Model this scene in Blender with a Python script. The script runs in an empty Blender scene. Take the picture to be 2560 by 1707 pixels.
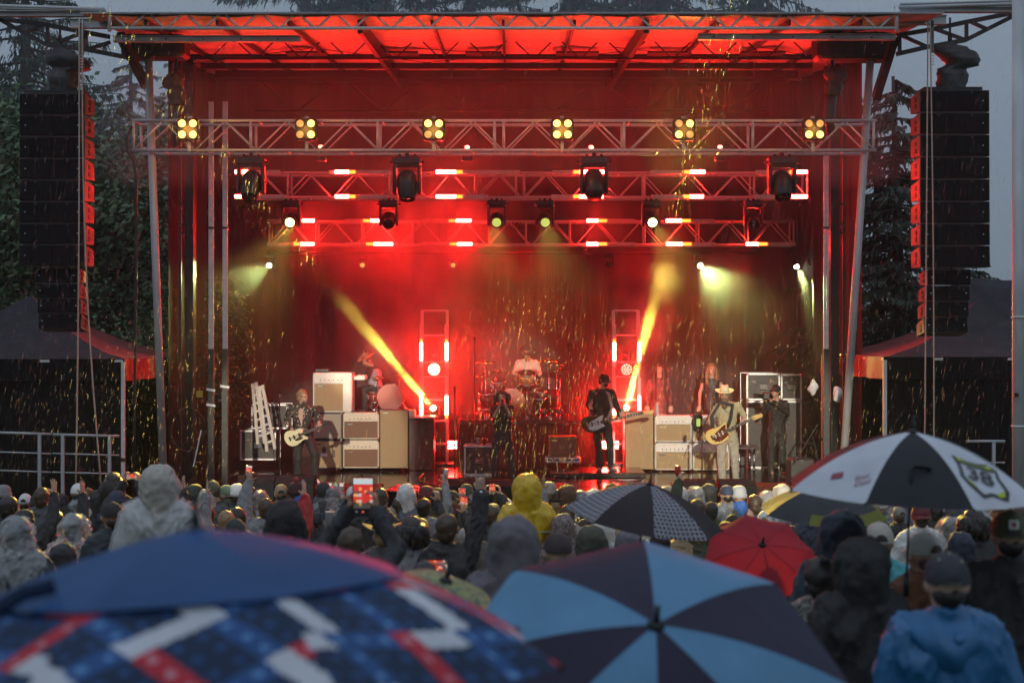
import bpy, bmesh, math, random
from mathutils import Vector, Matrix, Euler
from mathutils import noise as mnoise
random.seed(7)
SC = bpy.context.scene
COL = SC.collection
F, ZC = 3555.56, 3.7                      # focal length in photo pixels (50 mm), camera height

# ------------------------------------------------------------------ camera
cam_d = bpy.data.cameras.new('camera')
cam = bpy.data.objects.new('camera', cam_d)
COL.objects.link(cam)
cam.location = (0, 0, ZC)
cam.rotation_euler = (math.radians(90), 0, 0)
cam_d.lens = 50
cam_d.sensor_width = 36
cam_d.clip_start = 0.1
cam_d.clip_end = 3000
cam_d.dof.use_dof = True
cam_d.dof.focus_distance = 25.0
cam_d.dof.aperture_fstop = 2.2
SC.camera = cam

# ------------------------------------------------------------------ sky: dusk under rain cloud (overcast gradient, three times brighter at the zenith)
W = bpy.data.worlds.new('World')
SC.world = W
W.use_nodes = True
wn, wl = W.node_tree.nodes, W.node_tree.links
for n in list(wn):
    wn.remove(n)
SKY_STRENGTH = 1.0
SUN_EL, SUN_ROT = math.radians(38), math.radians(165)
w_out = wn.new('ShaderNodeOutputWorld')
w_bg = wn.new('ShaderNodeBackground')
w_sky = wn.new('ShaderNodeTexSky')
w_sky.sky_type = 'NISHITA'
w_sky.sun_disc = False
w_sky.sun_elevation = SUN_EL
w_sky.sun_rotation = SUN_ROT
w_tc = wn.new('ShaderNodeTexCoord')
w_sep = wn.new('ShaderNodeSeparateXYZ')
w_rng = wn.new('ShaderNodeMapRange')
w_rng.inputs[1].default_value = 0.0
w_rng.inputs[2].default_value = 1.0
w_rng.inputs[3].default_value = 0.0
w_rng.inputs[4].default_value = 1.0
w_grad = wn.new('ShaderNodeMix')
w_grad.data_type = 'RGBA'
w_grad.inputs[6].default_value = (0.130, 0.163, 0.195, 1)
w_grad.inputs[7].default_value = (0.58, 0.70, 0.86, 1)
w_noise = wn.new('ShaderNodeTexNoise')
w_noise.inputs['Scale'].default_value = 2.2
w_noise.inputs['Detail'].default_value = 4
w_nr = wn.new('ShaderNodeMapRange')
w_nr.inputs[3].default_value = 0.92
w_nr.inputs[4].default_value = 1.08
w_mul = wn.new('ShaderNodeMix')
w_mul.data_type = 'RGBA'
w_mul.blend_type = 'MULTIPLY'
w_mul.inputs[0].default_value = 1
w_mix = wn.new('ShaderNodeMix')
w_mix.data_type = 'RGBA'
w_mix.blend_type = 'ADD'
w_mix.inputs[0].default_value = 0.004
wl.new(w_tc.outputs['Generated'], w_sep.inputs[0])
wl.new(w_sep.outputs['Z'], w_rng.inputs[0])
wl.new(w_rng.outputs[0], w_grad.inputs[0])
wl.new(w_tc.outputs['Generated'], w_noise.inputs['Vector'])
wl.new(w_noise.outputs[0], w_nr.inputs[0])
wl.new(w_grad.outputs[2], w_mul.inputs[6])
wl.new(w_nr.outputs[0], w_mul.inputs[7])
wl.new(w_mul.outputs[2], w_mix.inputs[6])
wl.new(w_sky.outputs[0], w_mix.inputs[7])
wl.new(w_mix.outputs[2], w_bg.inputs[0])
w_bg.inputs[1].default_value = SKY_STRENGTH
wl.new(w_bg.outputs[0], w_out.inputs[0])

sun_d = bpy.data.lights.new('sun', 'SUN')
sun_d.energy = 0.12
sun_d.angle = math.radians(60)
sun_d.color = (1.0, 0.96, 0.92)
sun = bpy.data.objects.new('sun', sun_d)
COL.objects.link(sun)
sun.rotation_euler = (math.radians(52), 0, math.radians(-15))

SC.view_settings.view_transform = 'Standard'
SC.view_settings.look = 'None'
SC.view_settings.exposure = 0.0
SC.view_settings.gamma = 1.0
SC.view_settings.use_curve_mapping = False
SC.render.engine = 'CYCLES'
cy = SC.cycles
cy.use_denoising = True
try:
    cy.denoiser = 'OPENIMAGEDENOISE'
    cy.denoising_input_passes = 'RGB_ALBEDO_NORMAL'
except Exception:
    pass
cy.use_adaptive_sampling = True
cy.adaptive_threshold = 0.02
cy.max_bounces = 6
cy.diffuse_bounces = 2
cy.glossy_bounces = 3
cy.transmission_bounces = 3
cy.transparent_max_bounces = 12
cy.volume_bounces = 1
cy.volume_step_rate = 3.0
cy.volume_max_steps = 64
cy.sample_clamp_direct = 0
cy.sample_clamp_indirect = 4
cy.caustics_reflective = False
cy.caustics_refractive = False
SC.render.use_persistent_data = False

# lamp strengths, all in one place
RED = (1.0, 0.010, 0.007)
BAR_EMIT = 430.0
BLINDER_EMIT = 6.0
BLINDER_W = 11.0
BEAM_W, REAR_W, CROWD_W, ROOF_W, BACK_W, FLOOR_W, FOLLOW_W = 150000.0, 3000.0, 10000.0, 62.0, 420.0, 1100.0, 62000.0
GOLD_W = 700.0
SMOKE, SMOKE_SCALE, SMOKE_FRONT = 0.010, 0.6, 0.0012
RAIN_N = 9000
HAZE = 0.0005
# ------------------------------------------------------------------ helpers
def P(px, py, Y):
    """the point at depth Y (metres from the camera) that the photograph shows at pixel (px, py)"""
    return Vector(((px - 1280) / F * Y, Y, ZC - (py - 853.5) / F * Y))

def ground_z(Y):
    return 1.5 * max(0.0, 1 - max(Y, -6) / 18.5) if Y < 18.5 else 0.0

def rv(a, b):
    return random.uniform(a, b)

MATS = {}
def M(name, rgb, rough=0.6, metal=0.0, var=0.14, scale=9.0, bump=0.0, bscale=60.0, alpha=1.0, emit=0.0, ecol=None, spec=0.5, trans=0.0, coat=0.0, stretch=None):
    if name in MATS:
        return MATS[name]
    m = bpy.data.materials.new(name)
    m.use_nodes = True
    nt = m.node_tree
    b = nt.nodes['Principled BSDF']
    tc = nt.nodes.new('ShaderNodeTexCoord')
    src = tc.outputs['Object']
    if stretch:
        mp = nt.nodes.new('ShaderNodeMapping')
        mp.inputs['Scale'].default_value = stretch
        nt.links.new(src, mp.inputs[0])
        src = mp.outputs[0]
    nz = nt.nodes.new('ShaderNodeTexNoise')
    nz.inputs['Scale'].default_value = scale
    nz.inputs['Detail'].default_value = 5
    nt.links.new(src, nz.inputs['Vector'])
    rp = nt.nodes.new('ShaderNodeValToRGB')
    rp.color_ramp.elements[0].position = 0.3
    rp.color_ramp.elements[1].position = 0.7
    rp.color_ramp.elements[0].color = tuple(min(1, c * (1 - var)) for c in rgb) + (1,)
    rp.color_ramp.elements[1].color = tuple(min(1, c * (1 + var)) for c in rgb) + (1,)
    nt.links.new(nz.outputs[0], rp.inputs[0])
    nt.links.new(rp.outputs[0], b.inputs['Base Color'])
    b.inputs['Roughness'].default_value = rough
    b.inputs['Metallic'].default_value = metal
    b.inputs['Alpha'].default_value = alpha
    b.inputs['Specular IOR Level'].default_value = spec
    b.inputs['Transmission Weight'].default_value = trans
    b.inputs['Coat Weight'].default_value = coat
    if emit:
        b.inputs['Emission Color'].default_value = tuple(ecol or rgb) + (1,)
        b.inputs['Emission Strength'].default_value = emit
    if bump:
        n2 = nt.nodes.new('ShaderNodeTexNoise')
        n2.inputs['Scale'].default_value = bscale
        n2.inputs['Detail'].default_value = 3
        nt.links.new(src, n2.inputs['Vector'])
        bp = nt.nodes.new('ShaderNodeBump')
        bp.inputs['Strength'].default_value = bump
        bp.inputs['Distance'].default_value = min(0.02, 0.22 / bscale)
        nt.links.new(n2.outputs[0], bp.inputs['Height'])
        nt.links.new(bp.outputs[0], b.inputs['Normal'])
    MATS[name] = m
    return m

def tag(o, label=None, cat=None, group=None, kind=None):
    if label: o['label'] = label
    if cat: o['category'] = cat
    if group: o['group'] = group
    if kind: o['kind'] = kind
    return o

def thing(name, loc, label, cat, group=None, rotz=0.0):
    o = bpy.data.objects.new(name, None)
    COL.objects.link(o)
    o.empty_display_size = 0.2
    o.location = loc
    o.rotation_euler = (0, 0, rotz)
    return tag(o, label, cat, group)

def link(name, mesh, mat=None, parent=None, loc=None, rot=None, scale=None):
    o = bpy.data.objects.new(name, mesh)
    COL.objects.link(o)
    if mat is not None:
        if not mesh.materials:
            mesh.materials.append(mat)
        if mesh.materials[0] != mat:
            o.material_slots[0].link = 'OBJECT'
            o.material_slots[0].material = mat
    if parent is not None:
        o.parent = parent
    if loc is not None: o.location = loc
    if rot is not None: o.rotation_euler = rot
    if scale is not None: o.scale = scale
    return o

def copy_tree(o, parent=None):
    c = o.copy()
    COL.objects.link(c)
    if parent is not None:
        c.parent = parent
    for ch in list(o.children):
        copy_tree(ch, c)
    return c

def frame_of(d):
    d = d.normalized()
    a = Vector((0, 0, 1)) if abs(d.z) < 0.9 else Vector((1, 0, 0))
    u = d.cross(a).normalized()
    return u, u.cross(d).normalized()

class MB:
    """collects shapes into one mesh; coordinates are local to the parent it is built under"""
    def __init__(self):
        self.v, self.f, self.mi, self.sm = [], [], [], []
        self.cur, self.smooth = 0, False
    def face(self, idx):
        self.f.append(tuple(idx)); self.mi.append(self.cur); self.sm.append(self.smooth)
    def add(self, verts, faces, xf=None):
        n = len(self.v)
        for p in verts:
            p = Vector(p)
            self.v.append(xf @ p if xf is not None else p)
        for f in faces:
            self.face([n + i for i in f])
        return self
    def box(self, c, s, xf=None, taper=1.0):
        x, y, z = s[0] / 2, s[1] / 2, s[2] / 2
        vs = []
        for dz in (-1, 1):
            k = taper if dz > 0 else 1.0
            for dx, dy in ((-1, -1), (1, -1), (1, 1), (-1, 1)):
                vs.append((c[0] + dx * x * k, c[1] + dy * y * k, c[2] + dz * z))
        return self.add(vs, [(3, 2, 1, 0), (4, 5, 6, 7), (0, 1, 5, 4), (1, 2, 6, 5), (2, 3, 7, 6), (3, 0, 4, 7)], xf)
    def bbox(self, c, s, b=0.01, xf=None):
        """box with chamfered edges"""
        x, y, z = s[0] / 2, s[1] / 2, s[2] / 2
        b = min(b, x * .9, y * .9, z * .9)
        rings = []
        for zz, k in ((-z, b), (-z + b, 0), (z - b, 0), (z, b)):
            ox, oy = x - k, y - k
            pts = [(-ox + b, -oy), (ox - b, -oy), (ox, -oy + b), (ox, oy - b), (ox - b, oy), (-ox + b, oy), (-ox, oy - b), (-ox, -oy + b)]
            rings.append([(c[0] + p[0], c[1] + p[1], c[2] + zz) for p in pts])
        vs = [p for r in rings for p in r]
        fs = [tuple(reversed(range(8))), tuple(range(24, 32))]
        for k in range(3):
            for i in range(8):
                j = (i + 1) % 8
                fs.append((k * 8 + i, k * 8 + j, k * 8 + 8 + j, k * 8 + 8 + i))
        return self.add(vs, fs, xf)
    def tube(self, pts, rad, n=8, cap=True, xf=None):
        """swept tube through points; rad a number or one per point; (rx, ry) pairs make it elliptical"""
        pts = [Vector(p) for p in pts]
        if not isinstance(rad, (list, tuple)):
            rad = [rad] * len(pts)
        vs, base = [], None
        for i, p in enumerate(pts):
            d = (pts[min(i + 1, len(pts) - 1)] - pts[max(i - 1, 0)])
            if d.length < 1e-9: d = Vector((0, 0, 1))
            if base is None:
                u, w = frame_of(d)
            else:
                u = (base - d.normalized() * base.dot(d.normalized()))
                u = u.normalized() if u.length > 1e-6 else frame_of(d)[0]
                w = u.cross(d.normalized()).normalized()
            base = u
            r = rad[i]
            rx, ry = r if isinstance(r, (list, tuple)) else (r, r)
            for k in range(n):
                a = 2 * math.pi * k / n
                vs.append(p + u * (rx * math.cos(a)) + w * (ry * math.sin(a)))
        fs = []
        for i in range(len(pts) - 1):
            for k in range(n):
                j = (k + 1) % n
                fs.append((i * n + k, i * n + j, (i + 1) * n + j, (i + 1) * n + k))
        if cap:
            fs.append(tuple(reversed(range(n))))
            fs.append(tuple(range((len(pts) - 1) * n, len(pts) * n)))
        return self.add(vs, fs, xf)
    def lathe(self, prof, n=16, c=(0, 0, 0), xf=None):
        """profile of (r, z) turned about the local z axis at c"""
        vs = []
        for r, z in prof:
            for k in range(n):
                a = 2 * math.pi * k / n
                vs.append((c[0] + r * math.cos(a), c[1] + r * math.sin(a), c[2] + z))
        fs = []
        for i in range(len(prof) - 1):
            for k in range(n):
                j = (k + 1) % n
                fs.append((i * n + k, i * n + j, (i + 1) * n + j, (i + 1) * n + k))
        fs.append(tuple(reversed(range(n))))
        fs.append(tuple(range((len(prof) - 1) * n, len(prof) * n)))
        self.add(vs, fs, xf)
        if prof[0][0] > .005: self.sm[-2] = False
        if prof[-1][0] > .005: self.sm[-1] = False
        return self
    def ball(self, c, r, nu=12, nv=8, xf=None):
        rx, ry, rz = r if isinstance(r, (list, tuple)) else (r, r, r)
        vs = [(c[0], c[1], c[2] - rz)]
        for i in range(1, nv):
            t = -math.pi / 2 + math.pi * i / nv
            for k in range(nu):
                a = 2 * math.pi * k / nu
                vs.append((c[0] + rx * math.cos(t) * math.cos(a), c[1] + ry * math.cos(t) * math.sin(a), c[2] + rz * math.sin(t)))
        vs.append((c[0], c[1], c[2] + rz))
        fs = []
        for k in range(nu):
            fs.append((0, 1 + (k + 1) % nu, 1 + k))
        for i in range(nv - 2):
            for k in range(nu):
                a, b = 1 + i * nu + k, 1 + i * nu + (k + 1) % nu
                fs.append((a, b, b + nu, a + nu))
        last = len(vs) - 1
        o = 1 + (nv - 2) * nu
        for k in range(nu):
            fs.append((o + k, o + (k + 1) % nu, last))
        return self.add(vs, fs, xf)
    def prism(self, outline, depth, xf=None):
        """2-D outline in x,z extruded along y from -depth/2 to depth/2"""
        n = len(outline)
        vs = [(x, -depth / 2, z) for x, z in outline] + [(x, depth / 2, z) for x, z in outline]
        fs = [tuple(range(n)), tuple(reversed(range(n, 2 * n)))]
        for i in range(n):
            j = (i + 1) % n
            fs.append((j, i, n + i, n + j))
        return self.add(vs, fs, xf)
    def grid(self, fn, nu, nv):
        n = len(self.v)
        for i in range(nu + 1):
            for j in range(nv + 1):
                self.v.append(Vector(fn(i / nu, j / nv)))
        for i in range(nu):
            for j in range(nv):
                a = n + i * (nv + 1) + j
                self.face((a, a + nv + 1, a + nv + 2, a + 1))
        return self
    def mesh(self, name='mesh', fix=True):
        me = bpy.data.meshes.new(name)
        me.from_pydata([tuple(v) for v in self.v], [], self.f)
        me.polygons.foreach_set('material_index', self.mi)
        me.polygons.foreach_set('use_smooth', self.sm)
        if fix:
            bm = bmesh.new(); bm.from_mesh(me)
            bmesh.ops.recalc_face_normals(bm, faces=bm.faces)
            bm.to_mesh(me); bm.free()
        me.update()
        return me
    def build(self, name, mats, parent=None, loc=None, rot=None, fix=True):
        me = self.mesh(name, fix)
        for m in (mats if isinstance(mats, (list, tuple)) else [mats]):
            me.materials.append(m)
        return link(name, me, None, parent, loc, rot)

_tube_cache = {}
def bar(name, p0, p1, r, mat, parent, n=8, square=False):
    """straight rod between two points given in the parent's coordinates; alike rods share mesh data"""
    p0, p1 = Vector(p0), Vector(p1)
    d = p1 - p0
    key = (round(d.length, 2), r, n, square)
    if key not in _tube_cache:
        m = MB()
        L = d.length
        if square:
            m.box((0, 0, L / 2), (2 * r, 2 * r, L))
        else:
            m.smooth = True
            m.tube([(0, 0, 0), (0, 0, L)], r, n)
        _tube_cache[key] = m.mesh('rod')
    q = d.to_track_quat('Z', 'Y')
    return link(name, _tube_cache[key], mat, parent, p0, q.to_euler())

def track(p0, p1, axis='Z', up='Y'):
    return (Vector(p1) - Vector(p0)).to_track_quat(axis, up)

def xf_to(loc, rot=(0, 0, 0), s=1.0):
    return Matrix.Translation(loc) @ Euler(rot).to_matrix().to_4x4() @ Matrix.Scale(s, 4)

def lamp_spot(name, loc, target, watts, col, deg, blend=0.3, r=0.05, parent=None):
    d = bpy.data.lights.new(name, 'SPOT')
    d.energy, d.color = watts, col
    d.spot_size, d.spot_blend = math.radians(deg), blend
    d.shadow_soft_size = r
    o = bpy.data.objects.new(name, d)
    COL.objects.link(o)
    o.location = loc
    o.rotation_euler = track(loc, target, '-Z', 'Y').to_euler()
    if parent is not None:
        o.parent = parent
        o.matrix_parent_inverse = Matrix.Translation(-Vector(parent.location))
    return o
def lamp_point(name, loc, watts, col, r=0.1, parent=None):
    d = bpy.data.lights.new(name, 'POINT')
    d.energy, d.color, d.shadow_soft_size = watts, col, r
    o = bpy.data.objects.new(name, d)
    COL.objects.link(o)
    o.location = loc
    if parent is not None:
        o.parent = parent
        o.matrix_parent_inverse = Matrix.Translation(-Vector(parent.location))
    return o

def voxel(mb, size, smooth=4, factor=0.5):
    """fuse overlapping shapes into one continuous skin"""
    me = mb.mesh('tmp')
    o = bpy.data.objects.new('tmp', me)
    COL.objects.link(o)
    r = o.modifiers.new('r', 'REMESH')
    r.mode = 'VOXEL'; r.voxel_size = size; r.use_smooth_shade = True
    if smooth:
        s = o.modifiers.new('s', 'SMOOTH'); s.iterations = smooth; s.factor = factor
    dg = bpy.context.evaluated_depsgraph_get()
    out = bpy.data.meshes.new_from_object(o.evaluated_get(dg), depsgraph=dg)
    bpy.data.objects.remove(o)
    bpy.data.meshes.remove(me)
    out.materials.clear()
    for p in out.polygons: p.use_smooth = True
    return out

def crease(me, amp, freq, seed=0.0, sy=.45):
    """sharp folds: pushes the skin out along ridged noise stretched down the cloth"""
    nr = [v.normal.copy() for v in me.vertices]
    for v, n_ in zip(me.vertices, nr):
        c = v.co
        w_ = mnoise.noise(Vector((c.x * 3 + seed, c.y * 3, c.z * 3)))
        q = Vector((c.x * freq + seed + w_ * 1.5, c.y * freq, c.z * freq * sy + w_ * 2))
        r_ = (1 - abs(mnoise.noise(q)) * 2) 
        r2 = (1 - abs(mnoise.noise(q * 2.3 + Vector((5, 1, 2)))) * 2)
        v.co = c + n_ * amp * (max(-.5, r_) ** 3 * .7 + r2 * .35 - .4)
    return me
# common materials
ALU = M('aluminium', (0.62, 0.63, 0.65), 0.42, 0.35, 0.12, 14, 0.1)
ALU_DULL = M('dull_aluminium', (0.44, 0.45, 0.47), 0.5, 0.3, 0.18, 5, 0.15, stretch=(1, 1, .25))
BLACK_METAL = M('black_metal', (0.018, 0.018, 0.02), 0.5, 0.3, 0.25)
BLACK_PAINT = M('black_paint', (0.02, 0.02, 0.022), 0.42, 0.0, 0.3, 12, 0.05)
BLACK_CLOTH = M('black_cloth', (0.014, 0.014, 0.016), 0.85, 0, 0.35, 3, 0.2, 30)
LENS_DARK = M('dark_lens', (0.02, 0.015, 0.02), 0.08, 0, 0.2, spec=0.8)
WHITE_PAINT = M('white_paint', (0.72, 0.72, 0.72), 0.4, 0, 0.06, 5)
CREAM = M('cream_vinyl', (0.66, 0.60, 0.47), 0.55, 0, 0.07, 20, 0.1, 200)
TAN = M('tan_grille_cloth', (0.36, 0.27, 0.15), 0.85, 0, 0.16, 90, 0.3, 220)
BROWN_GRILLE = M('brown_grille_cloth', (0.20, 0.12, 0.075), 0.85, 0, 0.2, 90, 0.3, 220)
GREY_GRILLE = M('grey_grille_cloth', (0.33, 0.30, 0.25), 0.85, 0, 0.15, 90, 0.3, 220)
CHROME = M('chrome', (0.75, 0.75, 0.76), 0.15, 1.0, 0.05)
SKIN = M('skin', (0.42, 0.25, 0.175), 0.55, 0, 0.1, 18, 0.05, 80)
SKIN_PALE = M('pale_skin', (0.52, 0.33, 0.25), 0.55, 0, 0.08, 18, 0.05, 80)
# ------------------------------------------------------------------ ground, hill
GRASS = M('wet_grass', (0.035, 0.055, 0.02), 0.7, 0, 0.45, 1.3, 0.6, 25)
g = MB()
ys = [-12, -6, 0, 3, 6, 9, 12, 15, 18.5, 22, 30, 45, 70, 120, 300, 900]
xs = [-600, -150, -60, -30, -15, -8, 0, 8, 15, 30, 60, 150, 600]
for y in ys:
    for x in xs:
        g.v.append(Vector((x, y, ground_z(y) + mnoise.noise(Vector((x * .2, y * .2, 0))) * .04)))
for i in range(len(ys) - 1):
    for j in range(len(xs) - 1):
        a = i * len(xs) + j
        g.face((a, a + 1, a + len(xs) + 1, a + len(xs)))
tag(g.build('ground', GRASS), 'wet grass slope the crowd stands on', kind='structure')

h = MB(); h.smooth = True
def hill_fn(u, v):
    x = -500 + 1300 * u
    y = 560 + 200 * v
    prof = math.sin(math.pi * min(1, max(0, v))) if v < .5 else 1 - .6 * (v - .5)
    return (x, y, -1 + prof * (30 + 12 * mnoise.noise(Vector((x * .006, 3, 0))) + 5 * mnoise.noise(Vector((x * .03, y * .02, 0))) + 2.5 * mnoise.noise(Vector((x * .11, y * .1, 0)))))
h.grid(hill_fn, 160, 12)
tag(h.build('hill', M('wooded_hill', (0.03, 0.045, 0.03), 0.9, 0, 0.4, .06, 1, .2)), 'low wooded hill far off beyond the tents', kind='structure')

# ------------------------------------------------------------------ mobile stage
DECK_Z, SY0, SY1 = 1.2, 21.6, 31.3
SX0, SX1 = -6.5, 6.3
stage = thing('concert_stage', (0, 26, 0), 'large covered concert stage with red lit roof and silver front truss', 'stage')
SO = Vector((0, 26, 0))
DECK = M('wet_black_deck', (0.02, 0.018, 0.018), 0.16, 0, 0.5, 1.1, 0.12, 6, spec=0.7)
m = MB(); m.bbox((0, 0, 0), (1.276, 1.376, .1), .006)
pm = m.mesh('deck_panel')
ny, nx = 7, 10
for i in range(nx):
    for j in range(ny):
        link('deck_panel', pm, DECK, stage, (SX0 + 1.28 * (i + .5), SY0 + 1.385 * (j + .5) - 26, DECK_Z - .05))
m = MB(); m.box((-.1, .4, .55), (SX1 - SX0 - .3, SY1 - SY0 - .6, 1.08)); m.build('understage_skirt', BLACK_CLOTH, stage)
m = MB()
def skirt_fn(u, v):
    x = SX0 + (SX1 - SX0) * u
    return (x, SY0 - 26 - .02 - .03 * math.sin(x * 9), v * (DECK_Z - .1))
m.smooth = True
m.grid(skirt_fn, 120, 2)
m.build('front_skirt', BLACK_CLOTH, stage)

def roof_z(Y): return 8.41 + (Y - 21) * .085
# roof membrane: a sheet sagging slightly between the cross beams, with turned-down front edge
RX0, RX1 = -5.94, 5.68
ROOF = M('white_roof_membrane', (0.62, 0.60, 0.58), 0.55, 0, 0.12, 1.6, 0.25, 5, stretch=(.5, 3, 1))
m = MB(); m.smooth = True
def roof_fn(u, v):
    x = RX0 + (RX1 - RX0) * u
    y = 20.95 + 8.9 * v
    sag = .05 * abs(math.sin(math.pi * u * 10)) + .012 * mnoise.noise(Vector((x * 2, y * 1.2, 0)))
    return (x, y - 26, roof_z(y) + .10 - sag * .6)
m.grid(roof_fn, 100, 40)
m.build('roof_membrane', ROOF, stage)
m = MB(); m.box(((RX0 + RX1) / 2, 20.95 + 4.45 - 26, roof_z(25.4) + .22), (RX1 - RX0 + .1, .01, .01))
m = MB()
RW0, RW1 = RX0, RX1
RX0, RX1 = -6.3, 6.3
m.add([(RX0 - .05, 20.9 - 26, roof_z(20.9) + .112), (RX1 + .05, 20.9 - 26, roof_z(20.9) + .112), (RX1 + .05, 31.4 - 26, roof_z(31.4) + .112), (RX0 - .05, 31.4 - 26, roof_z(31.4) + .112),
       (RX0 - .05, 20.9 - 26, roof_z(20.9) + .135), (RX1 + .05, 20.9 - 26, roof_z(20.9) + .135), (RX1 + .05, 31.4 - 26, roof_z(31.4) + .135), (RX0 - .05, 31.4 - 26, roof_z(31.4) + .135)],
      [(3, 2, 1, 0), (4, 5, 6, 7), (0, 1, 5, 4), (1, 2, 6, 5), (2, 3, 7, 6), (3, 0, 4, 7)])
RX0, RX1 = RW0, RW1
m.build('roof_deck', M('grey_roof_top', (.3, .3, .32), .5), stage)

# back wall and side scrims
BACKCLOTH = M('backdrop_cloth', (0.05, 0.042, 0.042), 0.9, 0, 0.35, 1.2, 0.3, 8, stretch=(3, 1, .2))
m = MB(); m.smooth = True
def back_fn(u, v):
    x = -6.2 + 12.4 * u
    return (x, 30.9 - 26 + .05 * math.sin(x * 7 + mnoise.noise(Vector((x, v, 0))) * 2), DECK_Z + v * (roof_z(30.9) + .108 - DECK_Z))
m.grid(back_fn, 140, 8)
m.build('backdrop', BACKCLOTH, stage)
SCRIM = M('black_scrim', (0.016, 0.015, 0.016), 0.9, 0, 0.35, 2, 0.3, 10, stretch=(1, 3, .2))
for x, y0, y1 in ((-6.2, 25.6, 30.9), (6.2, 25.4, 30.9)):
    m = MB(); m.smooth = True
    m.grid(lambda u, v: (x + .05 * math.sin((y0 + (y1 - y0) * u) * 6), y0 + (y1 - y0) * u - 26, DECK_Z + v * (roof_z(y0 + (y1 - y0) * u) + .1 - DECK_Z)), 60, 4)
    m.build('side_curtain', SCRIM, stage)
# dark wing structure each side (column of the trailer body)
for x in (-5.88, 5.88):
    m = MB(); m.box((x, 26.0 - 26, 4.6), (.16, .25, 8.6)); m.box((x, 25.2 - 26, 4.6), (.05, .05, 8.6)); m.build('side_column', BLACK_PAINT, stage)
    for z in (6.1, 5.75, 5.6):
        bar('column_rung', (x, 25.2 - 26, z), (x + (.25 if x < 0 else -.25), 24.4 - 26, z - .02), .018, BLACK_METAL, stage, 6)

# splayed round corner posts and square masts
def L(px, py, Y): return P(px, py, Y) - SO
for a, b in (((410, 1230, 22.6), (371, 140, 22.6)), ((2104, 1230, 22.6), (2177, 132, 22.6))):
    o = bar('corner_post', L(*a), L(*b), .062, ALU_DULL, stage, 16)
for px in (528, 563, 2065):
    x = P(px, 600, 23.8).x
    z0, z1 = P(0, 872, 23.8).z, P(0, 255 if px < 1000 else 385, 23.8).z
    for dx in (-.022, .022):
        bar('mast', (x + dx, 23.8 - 26, z0), (x + dx, 23.8 - 26, z1), .019, ALU, stage, 4, square=True)
    bar('mast_sleeve', (x, 23.8 - 26, DECK_Z), (x, 23.8 - 26, z0), .048, BLACK_PAINT, stage, 4, square=True)
    m = MB(); m.box((x, 23.8 - 26, P(0, 570, 23.8).z), (.1, .1, .03)); m.build('mast_collar', BLACK_METAL, stage)

# roof trusses: silver ladder along the front edge, dark ladders further in
def ladder(name, Y, zt, zb, x0, x1, bay, rc, rd, mat, front=True):
    bar(name + '_chord', (x0, Y - 26, zt), (x1, Y - 26, zt), rc, mat, stage, 10)
    bar(name + '_chord', (x0, Y - 26, zb), (x1, Y - 26, zb), rc, mat, stage, 10)
    n = int(round((x1 - x0) / bay))
    w = (x1 - x0) / n
    for i in range(n):
        xa, xm, xb = x0 + i * w, x0 + (i + .5) * w, x0 + (i + 1) * w
        bar(name + '_brace', (xa + .03, Y - 26, zt), (xm - .02, Y - 26, zb), rd, mat, stage, 6)
        bar(name + '_brace', (xm + .02, Y - 26, zb), (xb - .03, Y - 26, zt), rd, mat, stage, 6)
zf0, zf1 = P(0, 35, 21).z, P(0, 71, 21).z
ladder('roof_truss', 21.0, zf0, zf1, RX0, RX1, .545, .025, .017, ALU)
for x in (RX0, RX1):
    bar('roof_truss_post', (x, 21 - 26, zf1 - .05), (x, 21 - 26, zf0 + .16), .03, ALU, stage, 8)
ladder('roof_rib', 24.0, P(0, 97, 24).z, P(0, 146, 24).z, -5.5, 5.45, .78, .024, .011, BLACK_PAINT)
ladder('rear_rib', 29.3, P(0, 193, 29.3).z, P(0, 277, 29.3).z, -5.3, 5.3, 1.72, .035, .022, BLACK_PAINT)
for Y, hh, dz in ((26.3, .1, -.02), (27.6, .14, -.02), (28.6, .14, -.02), (25.1, .05, 0)):
    m = MB(); m.box((-.1, Y - 26, roof_z(Y) - hh / 2 + dz), (11.3, .07, hh)); m.build('roof_beam', BLACK_PAINT, stage)
for k in range(11):
    x = RX0 + .5 + k * (RX1 - RX0 - 1.0) / 10
    big = k in (3, 7)
    m = MB()
    m.add([(x - .02 - .02 * big, 21.1 - 26, roof_z(21.1) + .05), (x + .02 + .02 * big, 21.1 - 26, roof_z(21.1) + .05), (x + .02 + .02 * big, 29.3 - 26, roof_z(29.3) + .05), (x - .02 - .02 * big, 29.3 - 26, roof_z(29.3) + .05),
           (x - .02 - .02 * big, 21.1 - 26, roof_z(21.1) - .03 - .12 * big), (x + .02 + .02 * big, 21.1 - 26, roof_z(21.1) - .03 - .12 * big), (x + .02 + .02 * big, 29.3 - 26, roof_z(29.3) - .03 - .22 * big), (x - .02 - .02 * big, 29.3 - 26, roof_z(29.3) - .03 - .22 * big)],
          [(0, 1, 2, 3), (7, 6, 5, 4), (4, 5, 1, 0), (5, 6, 2, 1), (6, 7, 3, 2), (7, 4, 0, 3)])
    m.build('purlin', BLACK_PAINT, stage)
for px0, px1 in ((716, 816), (940, 1046), (1164, 1254), (1390, 1496), (1618, 1726), (1850, 1960)):
    x0, x1 = P(px0, 0, 24.8).x, P(px1, 0, 24.8).x
    m = MB(); m.box(((x0 + x1) / 2, 24.8 - 26, roof_z(24.8) - .02), (x1 - x0, .3, .03)); m.build('roof_plate', BLACK_PAINT, stage)
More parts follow.
